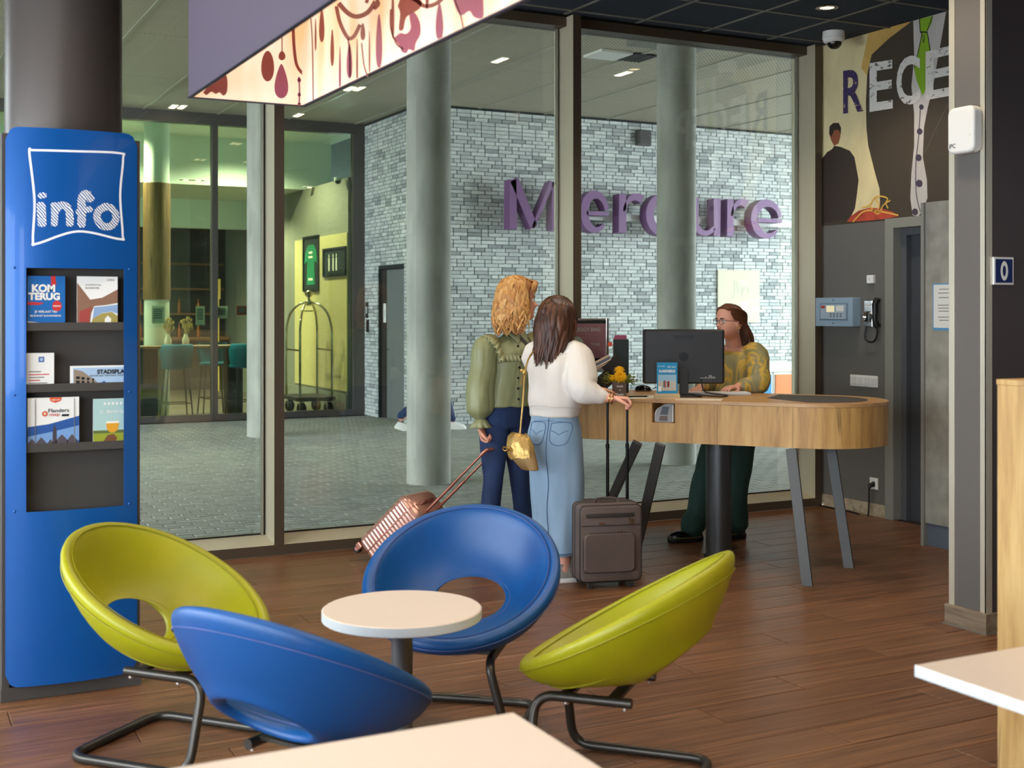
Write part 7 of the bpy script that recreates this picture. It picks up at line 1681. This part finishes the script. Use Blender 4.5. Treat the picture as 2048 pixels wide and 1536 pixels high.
# brown soft trolley case standing upright
c0 = W(.538, 7.24, 0); br = thing('trolley_case', 'brown soft sided trolley suitcase standing upright beside the denim skirt', 'suitcase', c0, -TH+radians(13))
M_tau = mat('taupe_nylon', (98, 84, 78), .75, bump=(400, .12), var=(6, .08)); M_pip = mat('taupe_piping', (44, 38, 36), .5); M_zip = mat('zip_dark', (52, 46, 42), .6)
w_, d_, h0, h1 = .185, .11, .035, .475
b = B(); rg = []
for k, (s, y) in enumerate(((.93, -d_-.012), (.985, -d_-.004), (1, -d_+.012), (1, d_-.012), (.985, d_))): rg.append([(x*s, y, (h0+h1)/2+z*s) for x, z in rrect(-w_, -(h1-h0)/2, w_, (h1-h0)/2, .03, 5)])
b.rings(rg); obj('case_body', b, M_tau, br, 50)
def ringpath(s, y, r_, x=w_, z=(h1-h0)/2, zc=(h0+h1)/2): return [(px_*s, y, zc+pz_*s) for px_, pz_ in rrect(-x, -z, x, z, .03, 5)]
obj('piping', B().tube(ringpath(.985, -d_-.002, 0), .005, 6, True), M_pip, br); obj('piping', B().tube(ringpath(1.0, d_-.004, 0), .005, 6, True), M_pip, br); obj('expander_zip', B().tube(ringpath(1.003, -.02, 0), (.005), 6, True), M_zip, br); obj('expander_zip', B().tube(ringpath(1.003, .03, 0), (.004), 6, True), M_zip, br)
def fpanel(x0, z0, x1, z1, r_, t0, t1, m, nm):
    rg = []
    for s, y in ((1, t0), (1, t0-(t0-t1)*.6), (.96, t1)): rg.append([((x0+x1)/2+(x-(x0+x1)/2)*s, y, (z0+z1)/2+(z-(z0+z1)/2)*s) for x, z in rrect(x0, z0, x1, z1, r_, 5)])
    return obj(nm, B().rings(rg), m, br, 50)
fy = -d_-.012
fpanel(-.165, .095, .135, .315, .03, fy, fy-.026, M_tau, 'front_pocket'); obj('pocket_zip', B().tube(roundpath([(-.165, fy-.006, .12), (-.165, fy-.008, .315), (.135, fy-.008, .315), (.138, fy-.006, .12)], .05), .004, 6), M_zip, br)
fpanel(-.15, .405, .14, .428, .01, fy, fy-.006, M_zip, 'top_zip'); fpanel(-.17, .045, .165, .092, .012, fy, fy-.008, M_tau, 'lower_guard')
obj('crease_seam', B().tube([(-.175, fy-.001, .36), (.175, fy-.001, .36)], .003, 6), M_pip, br)
obj('badge', B().prism([(.02*cos(a), .012*sin(a)) for a in [pi*k/10 for k in range(11)]], 0, .004, Matrix(((1, 0, 0, -.055), (0, 0, -1, fy-.001), (0, 1, 0, .368), (0, 0, 0, 1)))), M_chrome, br, 30)
for (x, z) in ((.105, .40), (.122, .392), (.04, .325), (.06, .325)): obj('zip_pull', B().tube([(x, fy-.008, z), (x+.006, fy-.014, z-.015), (x+.01, fy-.01, z-.034)], [(.006, .003), (.004, .002), (.006, .003)], 6), M_gold, br)
obj('carry_handle', B().tube(cat([(-.07, -.02, h1-.002), (-.05, -.02, h1+.022), (.05, -.02, h1+.022), (.07, -.02, h1-.002)], 5), [(.013, .006)]*16, 8), M_tau, br, 60)
obj('side_pocket', B().box((w_-.002, -.045, .1), (w_+.008, .06, .4)), M_tau, br, None, .004); obj('side_zip', B().box((w_+.008, .0, .17), (w_+.0105, .006, .37)), M_zip, br, None)
for s in (-1, 1):
    wh = obj('wheel', B().lathe([(.006, -.014), (.03, -.014), (.033, -.009), (.033, .009), (.03, .014), (.006, .014)], n=18), M_gasket, br, 40, loc=(s*.135, d_-.02, .033)); wh.rotation_euler = (0, pi/2, 0)
    obj('front_foot', B().box((s*.12-.015, -d_-.004, 0), (s*.12+.015, -d_+.03, .04)), M_dark, br, None, .003)
# telescopic rods at the rear, reaching the hand
t0 = br.matrix_basis if False else None
Mi = (Matrix.Translation(c0) @ Matrix.Rotation(-TH+radians(13), 4, 'Z')).inverted()
ga = Mi @ J(1227, 797, 7.22); gb = Mi @ J(1270, 797, 7.22); gy = .085
for x in (ga.x, gb.x):
    obj('handle_rod', B().cyl((x, gy, h1-.02), (x, gy, .79), .0095, n=10).cyl((x, gy, .79), (x, gy, 1.05), .0075, n=10).cyl((x, gy, .775), (x, gy, .80), .0115, n=10), mat('rod_black', (30, 28, 28), .25, .7), br)
obj('handle_grip', B().tube(roundpath([(ga.x, gy, 1.045), (ga.x, gy, 1.068), (gb.x, gy, 1.068), (gb.x, gy, 1.045)], .018), .012, 10), M_black, br)
# gold shoulder bag hanging beside the white jumper
g0 = J(1046, 905, 7.15)
gb_ = thing('shoulder_bag', 'small gold shoulder bag hanging on a thin strap beside the white jumper', 'handbag', g0, -TH-.5)
M_gl = mat('gold_leather', (196, 160, 92), .34, .6, bump=(30, .5)); M_gl2 = mat('gold_suede', (150, 120, 74), .6, .2)
b = B(); rg = []
for z, rx, ry, cx_ in ((-.10, .035, .012, .055), (-.095, .055, .028, .045), (-.04, .078, .04, .01), (.03, .082, .036, -.02), (.08, .068, .02, -.03), (.10, .055, .012, -.03)):
    rg.append([(cx_+rx*cos(a), ry*sin(a), z) for a in [2*pi*k/24 for k in range(24)]])
b.rings(rg); obj('bag_body', b, M_gl2, gb_, 60)
b = B()
rg = []
for z, rx, ry, cx_ in ((-.035, .07, .046, -.005), (-.02, .085, .046, -.008), (.03, .088, .042, -.022), (.085, .07, .026, -.031), (.105, .05, .014, -.03)):
    rg.append([(cx_+rx*cos(a)*(1+.03*sin(7*a)), ry*sin(a)*(1+.1*sin(9*a)), z+.008*sin(3*a)) for a in [2*pi*k/30 for k in range(30)]])
b.rings(rg); obj('bag_flap', b, M_gl, gb_, 60)
obj('bag_chain', B().tube([(-.075+.03*sin(k*.8), -.05, .02+.012*cos(k*1.3)) for k in range(10)], .004, 6), M_gold, gb_)
Mg = (Matrix.Translation(g0) @ Matrix.Rotation(-TH-.5, 4, 'Z')).inverted()
st = [Mg @ J(1040, 868, 7.15), Mg @ J(1046, 800, 7.16), Mg @ J(1050, 745, 7.20), Mg @ J(1060, 712, 7.26), Mg @ J(1078, 694, 7.33)]
obj('shoulder_strap', B().tube(cat([tuple(q) for q in st], 6), .0055, 8), M_gl, gb_)
k0 = Mg @ J(1049, 745, 7.19)
obj('strap_knot', B().ball(k0, .014, 10, 8, (1, 1, 1.3)).tube([k0, k0+Vector((-.02, 0, -.04)), k0+Vector((-.025, 0, -.075))], .004, 6).ball(k0+Vector((-.018, 0, .01)), .011, 8, 6), M_gl, gb_, 60)
